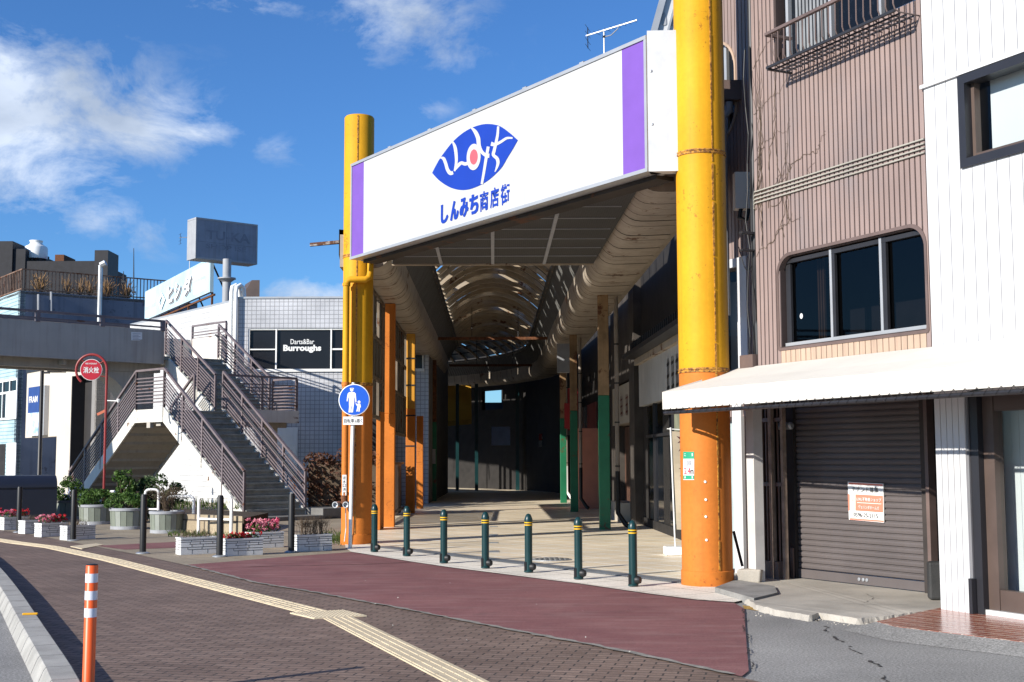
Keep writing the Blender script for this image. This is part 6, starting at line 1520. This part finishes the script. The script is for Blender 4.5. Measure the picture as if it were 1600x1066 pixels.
po = thing('poster', 'tall blue and white poster lettered FRAM in a grey case on the cream wall', 'poster', CC + FD * pt0 + ZUP * pz0)
q = MB(); cbox(q, cp_(77, 620)[0], pt0 + .0, pz0, pz1, .01, .22); q.build('case', M['alu'], po)
pzm = lerp(pz0, pz1, .47)
q = MB(); cbox(q, pt1, pt0, pzm, pz1, .22, .235); bp_ = q.build('blue_panel', mat('poster_blue', (.02, .05, .20), .4), po)
t = MT('poster_photo'); t.set(Roughness=.4); t.col(t.ramp(t.noise(1.3, 3), .45, .6, (.62, .66, .70), (.10, .28, .55))); q = MB(); cbox(q, pt1, pt0, pz0, pzm, .22, .235); q.build('photo_panel', t.m, po)
pr_ = -FD; hT = (pz1 - pz0) * .13; lettering('FRAM', CC + FD * (pt0 - (pt0 - pt1) * .1) + V((-.8, -.6, 0)) * .236 + ZUP * lerp(pz0, pz1, .68), pr_, ZUP, abs(pt0 - pt1) * .75, hT, M['notice_w'], bp_, bold=.02)
# ---- blue concrete building with roof railing
KC = at(31.5, 470, 75); KC0 = V((KC.x, 75, 0)); kz = at(33, 454, 75).z
KD = V((.8, .6, 0)); KL = FD
blu = thing('blue_concrete_building', 'tall stained blue grey concrete building with weedy railed roof terrace', 'building', KC0 + V((5, 8, 0)))
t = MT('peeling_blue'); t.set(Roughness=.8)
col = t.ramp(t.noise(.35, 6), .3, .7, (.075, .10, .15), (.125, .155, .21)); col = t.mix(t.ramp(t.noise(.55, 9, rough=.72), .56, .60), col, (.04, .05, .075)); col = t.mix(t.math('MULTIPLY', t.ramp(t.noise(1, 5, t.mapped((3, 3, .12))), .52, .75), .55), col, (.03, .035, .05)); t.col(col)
kr = atp(238, 463, KC0, KD); KLen = (kr - KC0).dot(KD)
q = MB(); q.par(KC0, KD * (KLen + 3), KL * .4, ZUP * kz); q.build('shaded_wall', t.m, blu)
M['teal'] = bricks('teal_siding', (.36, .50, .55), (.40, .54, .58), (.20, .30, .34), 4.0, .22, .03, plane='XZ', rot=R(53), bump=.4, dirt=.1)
q = MB(); kd = V((-.8, -.6, 0))
def kbox(mb, a0, a1, z0, z1, o0, o1): return mb.par(KC0 + KL * a0 + kd * o0 + ZUP * z0, KL * (a1 - a0), kd * (o1 - o0), ZUP * (z1 - z0))
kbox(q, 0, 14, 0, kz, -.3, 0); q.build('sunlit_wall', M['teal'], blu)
q = MB(); q.par(KC0 + ZUP * (kz - .2), KD * (KLen + 3), KL * 14, ZUP * .15); q.build('roof', M['concrete_dark'], blu)
def kp(px, py): q_ = atp(px, py, KC0, KL); return (q_ - KC0).dot(KL), q_.z
for (x0, x1, y0, y1) in ((-14, 27, 596, 655), (-10, 22, 540, 562)):
    a0, z0 = kp(x1, y1); a1, z1 = kp(x0, y0); z1 = kp((x0 + x1) / 2, y0)[1]; z0 = kp((x0 + x1) / 2, y1)[1]
    q = MB(); kbox(q, a0, a1, z0, z1, .0, .04); w_ = q.build('window', M['dkglass'], blu)
    q = MB()
    for k in range(5): s_ = lerp(a0, a1, k / 4); kbox(q, s_ - .06, s_ + .06, z0, z1, .041, .1)
    for z in (z0, lerp(z0, z1, .68), z1): kbox(q, a0, a1, z - .06, z + .06, .042, .099)
    q.build('window_frame', M['white_metal'], w_); q = MB(); kbox(q, a0 + .1, lerp(a0, a1, .4), z0 + .1, lerp(z0, z1, .66), .0405, .043); q.build('curtain', M['bb_white'], w_)
a0, a1 = kp(26, 700)[0], kp(12, 700)[0]; q = MB(); kbox(q, a0, a1, 0, kp(20, 692)[1], .0, .05); q.build('door', M['white_metal'], blu)
a0, a1 = kp(9, 700)[0], kp(-30, 700)[0]; q = MB(); kbox(q, a0, a1, 0, kp(5, 694)[1], .0, .03); q.build('shopfront', M['darkwall'], blu)
q = MB(); fz = kz + 1.3
rr_ = mat('roof_rail_rust', (.16, .10, .07), .8, var=.4, rust=.8)
def fence(p, d, L, n):
    for i in range(n + 1): c = p + d * L * i / n; q.tube([c + ZUP * kz, c + ZUP * fz], .03, 4)
    for z in (kz + .12, fz): q.bar(p + ZUP * z, p + d * L + ZUP * z, .07, .07)
fence(KC0 + KD * .1 + KL * .1, KD, KLen + 2, 46); fence(KC0 + KL * .1 + KD * .1, KL, 13, 40); q.build('roof_railing', rr_, blu)
p_ = atp(156, 470, KC0 - KL * .1, KD); q = MB(); q.tube([V((p_.x, p_.y, kz - 2.2)), V((p_.x, p_.y, kz + 1.9))], .14, 8); q.tube([V((p_.x, p_.y, kz + 1.9)), V((p_.x + .3, p_.y, kz + 2.05))], .2, 8); q.build('vent_pipe', M['steel'], blu)
q = MB()
for (x, y0, y1) in ((60, 460, 500), (80, 456, 490)): a_ = atp(x, y0, KC0 - KL * .08, KD); b_ = atp(x, y1, KC0 - KL * .08, KD); q.tube([a_, b_], .07, 6)
q.build('drain_pipe', M['grey'], blu)
rnd = random.Random(6)
for i in range(10):
    c = KC0 + KD * rnd.uniform(1, KLen) + KL * .6; q = MB()
    for k in range(26):
        a = V((rnd.gauss(0, .25), rnd.gauss(0, .25), rnd.uniform(.4, 1.3))); q.tube([c + ZUP * kz, c + a * .6 + ZUP * kz, c + a + V((rnd.gauss(0, .1), 0, 0)) + ZUP * kz], .03, 4, .01)
    tag(q.build('dry_weeds', mat('dry_weed', (.28, .17, .08), .9, var=.4) if 'dry_weed' not in bpy.data.materials else bpy.data.materials['dry_weed']), 'dry brown weeds growing behind the rusty roof railing', 'weeds', 'dry weeds on the roof terrace', kind='stuff')
# ---- dark building with cooling tower
DB = thing('dark_building', 'dark brown flat roofed building far behind the railed roof', 'building', V((-50, 112, 0)))
q = MB()
def dbox(px0, px1, py, Y, th=9): a, b = at(px0, py, Y), at(px1, py, Y); q.par(V((a.x, Y, 0)), V((b.x - a.x, 0, 0)), V((0, th, 0)), ZUP * ((a.z + b.z) / 2))
dbox(-60, 20, 377, 112); dbox(20.2, 40, 389, 112.2); dbox(40.2, 150, 408, 112.3); 
q.build('wall', mat('very_dark_wall', (.014, .014, .018), .7, var=.3), DB)
q = MB(); dbox(148, 169, 391, 111.5, 3); q.build('stair_tower', mat('dark_tower', (.013, .012, .016), .6, var=.3), DB)
q = MB(); dbox(86, 100, 398, 113, 3); q.build('roof_hut', M['rust'], DB)
ctc = at(56, 405, 114); ctz = ctc.z; px1 = (at(73, 390, 114).x - at(38, 390, 114).x) / 2
ct_ = thing('cooling_tower', 'white round cooling tower on the dark building roof', 'cooling tower', V((ctc.x, 114, ctz)))
zq = lambda y: at(56, y, 114).z - ctz
MB().lathe((ctc.x, 114, ctz), [(px1 * .96, 0), (px1, .2), (px1, zq(389)), (px1 * .93, zq(386)), (px1 * .62, zq(383)), (px1 * .5, zq(380)), (px1 * .58, zq(377)), (px1 * .58, zq(376.5))], 32).build('shell', M['white_metal'], ct_, smooth=35)
q = MB(); 
for k in range(8): a = k * math.pi / 4; q.tube([(ctc.x + px1 * .85 * math.cos(a), 114 + px1 * .85 * math.sin(a), ctz - 1.2), (ctc.x + px1 * .85 * math.cos(a), 114 + px1 * .85 * math.sin(a), ctz)], .08, 6)
q.build('leg', M['darkmetal'], ct_)
# low far skyline so the horizon closes
q = MB(); rnd = random.Random(3)
# ---- dark blue box
bx0 = gnd(88, 817); dr = V((-.86, -.5, 0)).normalized(); nr_ = V((.5, -.86, 0)).normalized()
zt_ = at(88, 743, bx0.y).z
shd = thing('storage_box', 'dark blue metal storage box with rounded top behind the flower planters', 'storage box', bx0 + dr * 3)
M['navy'] = mat('navy_paint', (.016, .020, .034), .38, var=.08, spec=.5)
prof = [(0, .05), (0, zt_ - .36), (.012, zt_ - .35), (.012, zt_ - .32), (0, zt_ - .31)] + [(.30 - .30 * math.cos(k * math.pi / 16), zt_ - .30 + .30 * math.sin(k * math.pi / 16)) for k in range(9)] + [(1.3, zt_), (1.3, .05)]
q = MB(); q.prism([bx0 - nr_ * o + ZUP * z for o, z in prof], dr * 7); q.build('body', M['navy'], shd, smooth=35)
q = MB(); q.par(bx0 + nr_ * .004 + ZUP * (zt_ - .335), dr * 7, -nr_ * .02, ZUP * .012); q.build('seam', M['black'], shd)
# ---- lamp post
lb = gnd(62, 795); LY = 44.0; lx = at(64, 650, LY).x; lz = at(64, 577, LY).z
lp = thing('lamp_post', 'dark street lamp with a flat box head left of the red hydrant sign', 'street lamp', V((lx, LY, 0)))
MB().lathe((lx, LY, 0), [(.11, 0), (.11, .9), (.075, .95), (.06, lz)], 12).build('pole', M['darkmetal'], lp, smooth=40)
MB().bar((lx, LY, lz - .12), (at(78, 577, LY).x, LY, lz - .12), .07, .07).build('arm', M['darkmetal'], lp)
a, b = at(76.5, 582, LY), at(101, 573, LY); q = MB(); q.par(V((a.x, LY - .2, a.z)), V((b.x - a.x, 0, 0)), V((0, .4, 0)), ZUP * (b.z - a.z)); q.build('lamp_head', M['darkmetal'], lp, bevel=.02)
# ---- hydrant sign
HY = 35.0; hx = lambda px, py: at(px, py, HY)
hyd = thing('hydrant_sign', 'round red fire hydrant sign hanging in a red pipe hoop on a tall pole', 'sign', V((hx(166, 600).x, HY, 0)))
M['redp'] = mat('red_paint_faded', (.24, .022, .022), .5, var=.2, rust=.15); M['redd'] = mat('red_sign_face', (.42, .015, .03), .45, var=.08)
cc = hx(143, 578); Rr = (hx(167, 578).x - cc.x); q = MB(); pts = [V((cc.x + Rr, HY, 0)), V((cc.x + Rr, HY, cc.z - .1))] + [cc + V((Rr * math.cos(a), 0, Rr * math.sin(a))) for a in [k * math.pi / 18 for k in range(0, 24)]]
q.tube([V((p.x, HY, p.z)) for p in pts], .035, 8); q.build('pole', M['redp'], hyd, smooth=40)
rd_ = hx(159, 578).x - cc.x; fnr = V((.12, -1, 0)).normalized(); frt = V((-fnr.y, fnr.x, 0))
MB().lathe(V((cc.x, HY - .02, cc.z)), [(rd_ + .012, -.012), (rd_ + .012, .008)], 36, fnr).build('rim', M['white_metal'], hyd); dsk = MB().lathe(V((cc.x, HY - .02, cc.z)), [(rd_, 0), (rd_, .013)], 36, fnr).build('disc', M['redd'], hyd)
o_ = V((cc.x, HY - .02, cc.z)) + fnr * .013; lettering('消火栓', o_ - frt * rd_ * .74 - ZUP * rd_ * .34, frt, ZUP, rd_ * 1.48, rd_ * .62, M['notice_w'], dsk, bold=.015); lettering('FIRE HYDRANT', o_ - frt * rd_ * .55 + ZUP * rd_ * .52, frt, ZUP, rd_ * 1.1, rd_ * .15, M['notice_w'], dsk, bold=.01)
for (x0_, z0_, x1_, z1_) in ((-rd_ * .7, rd_ * .7, -Rr * .7, Rr * .7), (rd_ * .8, rd_ * .6, Rr * .8, Rr * .6), (rd_ * .85, -rd_ * .6, Rr, -rd_ * .7)): MB().tube([V((cc.x + x0_, HY, cc.z + z0_)), V((cc.x + x1_, HY, cc.z + z1_))], .015, 6).build('hanger', M['redp'], hyd)
a, b = hx(152, 648), hx(166, 641); q = MB(); q.bar(a, b, .03, .07); q.build('name_plate', mat('faded_orange_plate', (.5, .14, .07), .6), hyd)
q = MB(); a = hx(167, 626); q.tube([a, a + V((.35, -.1, -.02))], .015, 6); q.lathe(a + V((.35, -.1, -.06)), [(.03, 0), (.05, .06), (.05, .1)], 8); q.build('spot_bracket', M['white_metal'], hyd)

# ================================================================== STREET FURNITURE LEFT
posts = [((29, 832), 778, 'first thin black post from the left, beside the small planters'), ((114, 845), 785, 'thin black post in front of the fourth small planter from the left'), ((223, 865), 793, 'thin black post in front of the wooden barrels'), ((343, 870), 795, 'thin black post between the white planters'), ((455, 863), 793, 'thin black post left of the planter by the orange pillar')]
B1 = None
for (x, y), ty, lab in posts:
    p = gnd(x, y, .012)
    if B1 is None:
        B1 = thing('slim_post', lab, 'post', (0, 0, 0), 'thin black posts along the plaza edge')
        MB().lathe((0, 0, 0), [(.056, .012), (.056, .99), (.045, 1.02), (.01, 1.025)], 16).build('shaft', M['black'], B1, smooth=40, local=True)
        MB().lathe((0, 0, 0), [(.12, 0), (.12, .012), (.075, .03)], 20).build('foot_plate', M['steel'], B1, smooth=40, local=True)
        o = B1
    else: o = copy_tree(B1)
    o.location = p; o['label'] = lab
# white block planters
M['pl_white'] = bricks('planter_white_blocks', (.70, .70, .68), (.74, .74, .72), (.05, .05, .05), .24, .075, .006, plane='XZ', rot=0, bump=.5, dirt=.06)
def planter_mesh():
    P = thing('planter', 'x', 'planter', (0, 0, 0), 'white block pattern planters along the plaza edge'); L_, D_, H_ = .64, .27, .27
    q = MB(); w = .025
    for (x0, x1, y0, y1) in ((-L_ / 2, L_ / 2, -D_ / 2, -D_ / 2 + w), (-L_ / 2, L_ / 2, D_ / 2 - w, D_ / 2), (-L_ / 2, -L_ / 2 + w, -D_ / 2 + w, D_ / 2 - w), (L_ / 2 - w, L_ / 2, -D_ / 2 + w, D_ / 2 - w)): q.par((x0, y0, .015), (x1 - x0, 0, 0), (0, y1 - y0, 0), (0, 0, H_ - .015))
    q.par((-L_ / 2, -D_ / 2, .0), (L_, 0, 0), (0, D_, 0), (0, 0, .014))
    body = q.build('trough', M['pl_plain'], P, local=True)
    g_ = MB(); rnd_ = random.Random(1)
    # grooves between the blocks, cut as dark inset strips standing 1 mm proud
    for face, (o, r_, n_, LL) in enumerate((((-L_ / 2, -D_ / 2, 0), (1, 0, 0), (0, -1, 0), L_), ((-L_ / 2, D_ / 2, 0), (0, -1, 0), (-1, 0, 0), D_), ((L_ / 2, -D_ / 2, 0), (0, 1, 0), (1, 0, 0), D_))):
        o, r_, n_ = V(o), V(r_), V(n_); z = .03; rows = [.03, .085, .125, .175, .215]
        for z in rows[1:] + [.245]: 
            u = 0
            while u < LL:
                l = rnd_.uniform(.1, .3); u2 = min(u + l, LL)
                if rnd_.random() < .8: g_.par(o + r_ * u + ZUP * (z - .004) - n_ * .002, r_ * (u2 - u), n_ * .0035, ZUP * .008)
                u = u2
        for z0, z1 in zip([.015] + rows[1:], rows[1:] + [.245]):
            u = rnd_.uniform(.08, .2)
            while u < LL - .05: g_.par(o + r_ * (u - .004) + ZUP * z0 - n_ * .002, r_ * .008, n_ * .0032, ZUP * (z1 - z0)); u += rnd_.uniform(.12, .3)
    g_.build('groove', M['ink'], body, local=True)
    q = MB(); q.par((-L_ / 2 - .008, -D_ / 2 - .008, H_), (L_ + .016, 0, 0), (0, .035, 0), (0, 0, .02)); q.par((-L_ / 2 - .008, D_ / 2 - .027, H_), (L_ + .016, 0, 0), (0, .035, 0), (0, 0, .02)); q.par((-L_ / 2 - .008, -D_ / 2 + .027, H_), (.035, 0, 0), (0, D_ - .054, 0), (0, 0, .0195)); q.par((L_ / 2 - .027, -D_ / 2 + .027, H_), (.035, 0, 0), (0, D_ - .054, 0), (0, 0, .0195)); q.build('rim', M['pl_plain'], P, local=True)
    q = MB(); q.par((-L_ / 2 + w, -D_ / 2 + w, .1), (L_ - 2 * w, 0, 0), (0, D_ - 2 * w, 0), (0, 0, .14)); q.build('soil', M['soil'], P, local=True)
    return P
M['pl_plain'] = mat('planter_white', (.68, .68, .67), .6, var=.05, streak=.12, scale=5)
PLS = [((-16, 825), 52, 'white block planter cut by the left edge of the view', 'red'), ((14, 828), 52, 'leftmost whole white block planter with pink and red flowers', 'red'), ((47, 834), 52, 'white block planter with dry plants right of the first black post', 'dry'), ((73, 839), 52, 'white block planter with pale pink and red flowers', 'mix'), ((114, 844), 50, 'white block planter of dry stalks behind the second black post', 'dry'),
       ((300, 867), 33, 'white block planter of dry twigs between two black posts', 'dry'), ((372, 869), 33, 'white block planter of low red flowers right of a black post', 'low'), ((408, 857), 33, 'white block planter with a big pink flower bunch, behind another planter', 'pink'), ((483, 862), 33, 'white block planter with a leafless bush near the orange pillar', 'bush')]
PM = None
for i, ((x, y), rot, lab, kind) in enumerate(PLS):
    p = gnd(x, y, .012) + V((.02, .22, 0))
    if PM is None: PM = planter_mesh(); o = PM
    else: o = copy_tree(PM)
    o.location = p; o.rotation_euler = (0, 0, R(rot)); o['label'] = lab
    rx = V((math.cos(R(rot)), math.sin(R(rot)), 0)); top = p + ZUP * .25
    rnd = random.Random(40 + i)
    if kind in ('dry', 'bush'):
        q = MB(); H = .16 if kind == 'dry' else .34
        for k in range(70 if kind == 'dry' else 130):
            b = top + rx * rnd.uniform(-.26, .26) + V((rnd.uniform(-.06, .06), rnd.uniform(-.06, .06), 0)); m_ = b + V((rnd.gauss(0, .03), rnd.gauss(0, .03), H * rnd.uniform(.4, .7))); e = m_ + V((rnd.gauss(0, .05), rnd.gauss(0, .05), H * rnd.uniform(.2, .5)))
            q.tube([b, m_, e], .003, 4, .0015)
            if kind == 'bush':
                for j in range(2): q.tube([m_, m_ + V((rnd.gauss(0, .06), rnd.gauss(0, .06), rnd.uniform(.03, .14)))], .002, 4, .001)
        tag(q.build('dry_plant', M['twig'], fix=False), 'dry brown stalks in the ' + {2: 'planter right of the first black post', 4: 'planter behind the second black post', 5: 'planter between two black posts', 8: 'planter near the orange pillar'}[i], 'plant', 'dry plants in the planters')
    else:
        nm = {0: 'planter cut by the left edge', 1: 'leftmost whole planter', 3: 'planter right of the dry one', 6: 'low planter right of a black post', 7: 'planter behind, beside the stairs'}[i]
        P_ = thing('flowering_plant', {'red': 'pink and red', 'mix': 'pale pink and red', 'low': 'low dark red', 'pink': 'bunch of bright pink'}[kind] + ' flowers in the ' + nm, 'flowers', top, 'flowers in the planters')
        q = MB(); h = .07 if kind == 'low' else .12
        for k in range(3): leaves(q, top + rx * (-.18 + .18 * k) + ZUP * h * .5, (.13, .12, h), 60, .03, seed=i * 9 + k)
        q.build('foliage', M['leaf'], P_, fix=False)
        for cname, mm, lo, hi in (('pink_petals', M['fl_pink'], -.26, .1 if kind in ('red', 'mix') else .26), ('red_petals', M['fl_red'], 0. if kind != 'low' else -.27, .27)):
            if (kind == 'pink' and mm is M['fl_red']) or (kind == 'low' and mm is M['fl_pink']): continue
            q = MB()
            for k in range(34 if kind != 'pink' else 60):
                c = top + rx * rnd.uniform(lo, hi) + V((rnd.uniform(-.1, .1), rnd.uniform(-.1, .1), h * rnd.uniform(.5, 1.7) * (1.35 if kind == 'pink' else 1))); leaves(q, c, (.028, .028, .022), 9, .022, seed=k + i * 70)
            q.build(cname, mm, P_, fix=False)
# barrel planters
M['stave1'] = mat('stave_sage', (.17, .19, .155), .75, var=.15, streak=.2); M['stave2'] = mat('stave_grey', (.25, .27, .24), .75, var=.15, streak=.25)
BR = [((97, 812), .42, .60, 'round stave barrel planter farthest left with pale blue flowers'), ((142, 820), .44, .62, 'round stave barrel planter with low green shrub, second from the left'), ((192, 828), .43, .47, 'round stave barrel planter with light green shrub in front of the stairs'), ((253, 834), .37, .46, 'round stave barrel planter with a leafless bush by the white hoop')]
for i, ((x, y), r, h, lab) in enumerate(BR):
    c = gnd(x, y, .012); c = c + V((0, r, 0)); h = {0: .50, 1: .48, 2: .48, 3: .47}[i]
    if i < 2: c = gnd(x, y, .012) + V((0, r, 0))
    P_ = thing('barrel_planter', lab, 'planter', c, 'round wooden barrel planters on the plaza')
    n_ = 18
    for k in range(n_):
        a0, a1 = 2 * math.pi * k / n_ + .012, 2 * math.pi * (k + 1) / n_ - .012; mb = MB()
        def rp_(a, rr_, z): return c + V((rr_ * math.cos(a), rr_ * math.sin(a), z))
        mb.add([rp_(a0, r * .93, .02), rp_(a1, r * .93, .02), rp_(a1, r, h), rp_(a0, r, h), rp_(a0, r * .86, .02), rp_(a1, r * .86, .02), rp_(a1, r * .92, h), rp_(a0, r * .92, h)], [(0, 1, 2, 3), (7, 6, 5, 4), (0, 3, 7, 4), (1, 5, 6, 2), (3, 2, 6, 7)]); mb.build('stave', M['stave1'] if k % 3 else M['stave2'], P_, fix=False)
    MB().lathe(c, [(r + .015, h - .05), (r + .02, h), (r + .0, h + .015), (r - .06, h + .012), (r - .065, h - .06)], 36).build('rim', M['concrete_dark'] if i == 0 else M['grey'], P_, smooth=40)
    MB().lathe(c, [(r * .93 + .012, .0), (r * .93 + .014, .07), (r * .93, .075)], 36).build('hoop', M['grey'], P_, smooth=40)
    MB().lathe(c, [(r * .9, h - .12), (r * .9, h - .06)], 24).build('soil', M['soil'], P_)
    t_ = c + ZUP * h; rnd = random.Random(60 + i)
    if i < 3:
        S_ = thing('shrub', ['bushy shrub with pale blue flowers in the leftmost barrel', 'low green shrub in the second barrel from the left', 'light green spreading shrub in the third barrel'][i], 'shrub', t_, 'shrubs in the barrels')
        q = MB(); clumps(q, t_ + ZUP * [.22, .17, .16][i], (r * 1.05, r * .95, [.30, .20, .19][i]), 26, 1500, .034, seed=i + 5)
        if i == 0: clumps(q, t_ + V((.0, 0, .52)), (.2, .2, .2), 6, 260, .034, seed=99)
        if i == 2: clumps(q, t_ + V((-r * .9, -.1, .05)), (.2, .2, .12), 6, 200, .034, seed=98)
        q.build('foliage', M['leaf'], S_, fix=False)
        if i == 0:
            q = MB()
            for k in range(26): leaves(q, t_ + V((rnd.uniform(-.45, .45), rnd.uniform(-.45, .0), rnd.uniform(-.05, .4))), (.03, .03, .03), 6, .03, seed=k)
            q.build('blossom', mat('pale_blue_petal', (.45, .50, .70), .7), S_, fix=False)
        q = MB()
        for k in range(14): q.tube([t_ - ZUP * .08 + V((rnd.gauss(0, .08), rnd.gauss(0, .08), 0)), t_ + V((rnd.gauss(0, .22), rnd.gauss(0, .2), .25))], .007, 5, .003)
        q.build('stem', M['twig'], S_, fix=False)
    else:
        q = MB()
        for k in range(110):
            a = rnd.uniform(0, 6.28); m_ = t_ + V((math.cos(a) * r * .5 * rnd.random(), math.sin(a) * r * .5 * rnd.random(), rnd.uniform(.15, .3))); e = m_ + V((rnd.gauss(0, .16), rnd.gauss(0, .16), rnd.uniform(.08, .3)))
            q.tube([t_ - ZUP * .08 + V((rnd.gauss(0, .05), rnd.gauss(0, .05), 0)), m_, e], .005, 4, .002)
            for j in range(2): q.tube([e, e + V((rnd.gauss(0, .08), rnd.gauss(0, .08), rnd.gauss(.03, .06)))], .003, 4, .0015)
        tag(q.build('bare_bush', M['twig'], fix=False), 'leafless twiggy bush in the barrel beside the white hoop', 'bush')
# bushes by the stairs
def shrub(name, c, rad, k, n, size, m, lab, cat='shrub', seed=1, stems=10):
    S_ = thing(name, lab, cat, V((c[0], c[1], 0))); q = MB(); clumps(q, c, rad, k, n, size, seed=seed); q.build('foliage', m, S_, fix=False); q = MB(); rnd = random.Random(seed)
    for i in range(stems): q.tube([V((c[0] + rnd.gauss(0, rad[0] * .3), c[1] + rnd.gauss(0, rad[1] * .3), 0)), V((c[0] + rnd.gauss(0, rad[0] * .5), c[1] + rnd.gauss(0, rad[1] * .4), c[2] + rad[2] * .3))], .02, 5, .008)
    q.build('stem', M['twig'], S_, fix=False); return S_
c_ = at(245, 770, 34); shrub('shrub', (c_.x, 34, c_.z - .1), (.62, .5, .52), 40, 2600, .045, M['leafd'], 'dark rounded shrub under the far stair flight', seed=3)
c_ = at(194, 758, 33.5); shrub('shrub', (c_.x, 33.5, c_.z), (.28, .3, .38), 20, 900, .045, M['leaf'], 'light green upright shrub left of the dark rounded shrub', seed=4)
def hedgebox(name, p, d, L, w, z0, z1, n, size, m, lab, seed):
    H_ = thing(name, lab, 'hedge', p + d * L / 2); rnd = random.Random(seed); q = MB(); nn = V((-d.y, d.x, 0))
    for i in range(int(L * 7)):
        u = rnd.uniform(0, L); leaves(q, p + d * u + nn * rnd.uniform(-w / 2, w / 2) + ZUP * (z1 - .12 + rnd.gauss(0, .04)), (.28, .28, .16), n, size, seed=seed * 7 + i)
    for i in range(int(L * 9)):
        u = rnd.uniform(0, L); s = rnd.choice((-1, 1)); leaves(q, p + d * u + nn * s * w / 2 + ZUP * rnd.uniform(z0, z1 - .1), (.28, .16, .3), n, size, seed=seed * 11 + i)
    q.build('foliage', m, H_, fix=False); q = MB(); q.par(p - nn * w * .42 + ZUP * (z0 * .0 + .05), d * L, nn * w * .84, ZUP * (z1 - .22)); q.build('twig_mass', M['twig'], H_); return H_
a_ = at(478, 750, 36.5); hedgebox('hedge', V((-5.75, 36.8, 0)), V((1, 0, 0)), 2.3, 1.3, .2, at(510, 711, 37).z, 80, .05, M['leafr'], 'russet clipped hedge between the stairs and the orange pillar', 4)
q = MB(); rnd = random.Random(14)
for i in range(420):
    x = rnd.uniform(262, 372); y = rnd.uniform(806, 818) if rnd.random() < .6 else rnd.uniform(833, 840); p = gnd(x, y, .0); p.z = .35 if y < 820 else .012; e = V((rnd.gauss(0, .05), rnd.gauss(0, .05), rnd.uniform(.06, .3 if y < 820 else .12)))
    s = V((.012, .004, 0)); q.add([p - s, p + s, p + e], [(0, 1, 2)])
for i in range(300):
    p = gnd(rnd.uniform(500, 534), rnd.gauss(842, 5), .012); e = V((rnd.gauss(0, .03), rnd.gauss(0, .03), rnd.uniform(.03, .09))); s = V((.01, .004, 0)); q.add([p - s, p + s, p + e], [(0, 1, 2)])
tag(q.build('grass', M['grassm'], fix=False), 'thin green grass tufts in and along the stone flower bed', 'grass', kind='stuff')
mb = MB(); a_, b_ = gnd(262, 829), gnd(378, 835); mb.prism([V((a_.x, a_.y + .2, 0)), V((b_.x, b_.y + .2, 0)), V((b_.x, b_.y + 3, 0)), V((a_.x - 1, a_.y + 4.5, 0))], ZUP * .34); structure(mb.build('soil_bed', M['soil']))
# white pipe hoops
def hoop(pts, lab, bar_=None):
    P_ = thing('pipe_barrier', lab, 'barrier', gnd(*pts[0]), 'white pipe barriers around the flower bed'); g0, g1 = gnd(*pts[0]), gnd(*pts[1]); h = pts[2]; d = (g1 - g0).normalized(); r = .10
    q = MB(); L_ = [g0, g0 + ZUP * (h - r)] + [g0 + ZUP * (h - r) + d * (r - r * math.cos(k * math.pi / 8)) + ZUP * r * math.sin(k * math.pi / 8) for k in (1, 2, 3)] + [g0 + ZUP * h + d * r, g1 + ZUP * h - d * r] + [g1 + ZUP * (h - r) - d * (r - r * math.cos(k * math.pi / 8)) + ZUP * r * math.sin(k * math.pi / 8) for k in (3, 2, 1)] + [g1 + ZUP * (h - r), g1]
    q.tube(L_, .036, 10); q.build('hoop', M['white_metal'], P_, smooth=40)
    q = MB(); q.tube([g0 + ZUP * h * .42, g1 + ZUP * h * .42], .024, 8); q.build('crossbar', M['white_metal'], P_, smooth=40)
hoop(((260.5, 832), (302, 832), .80), 'white pipe barrier left of the gap in front of the flower bed'); hoop(((310, 836), (361, 838), .83), 'white pipe barrier in front of the stair foot')
hoop(((226, 818), (247, 818), .86), 'narrow white pipe hoop behind the barrel with the bare bush'); hoop(((197, 812), (208, 812), .92), 'narrowest white pipe hoop half hidden by the light green shrub'); hoop(((157, 812), (188, 812), .76), 'white pipe barrier behind the second and third barrels')
# orange delineator
dq = gnd(137, 1096, 0); Yd = dq.y
dl = thing('delineator_post', 'orange flexible delineator post with three white bands on the pavement', 'delineator', dq)
M['dl_or'] = mat('delineator_orange', (.72, .10, .015), .4, var=.08, streak=.12); M['dl_wh'] = mat('reflective_band', (.66, .68, .74), .3, var=.04)
tpx = at(144, 883, Yd); lean = V((tpx.x - dq.x, 0, 0)); Hd = tpx.z - dq.z; r = .041
axd = (lean + ZUP * Hd).normalized()
MB().lathe(dq, [(.10, 0), (.10, .015), (.05, .04), (r, .06), (r, Hd - .005), (r * .9, Hd)], 24, axd).build('tube', M['dl_or'], dl, smooth=40)
for (y0, y1) in ((896, 910), (923, 937), (950, 964)):
    z0, z1 = at(142, y1, Yd).z - dq.z, at(142, y0, Yd).z - dq.z; MB().lathe(dq, [(r + .0015, z0), (r + .0015, z1)], 24, axd).build('white_band', M['dl_wh'], dl, smooth=40)
MB().lathe(dq, [(r * .92, Hd), (r * .92, Hd + .006), (r * .5, Hd + .008)], 24, axd).build('cap', M['black'], dl)
# kerb reflector
c_ = gnd(46, 961, ZC); q = MB(); q.par(c_ + V((-.06, -.03, 0)), V((.14, .03, 0)), V((-.01, .04, 0)), ZUP * .02); tag(q.build('kerb_reflector', mat('reflector_yellow', (.75, .38, .02), .3), bevel=.006), 'small yellow reflector stuck on top of the kerb', 'reflector')
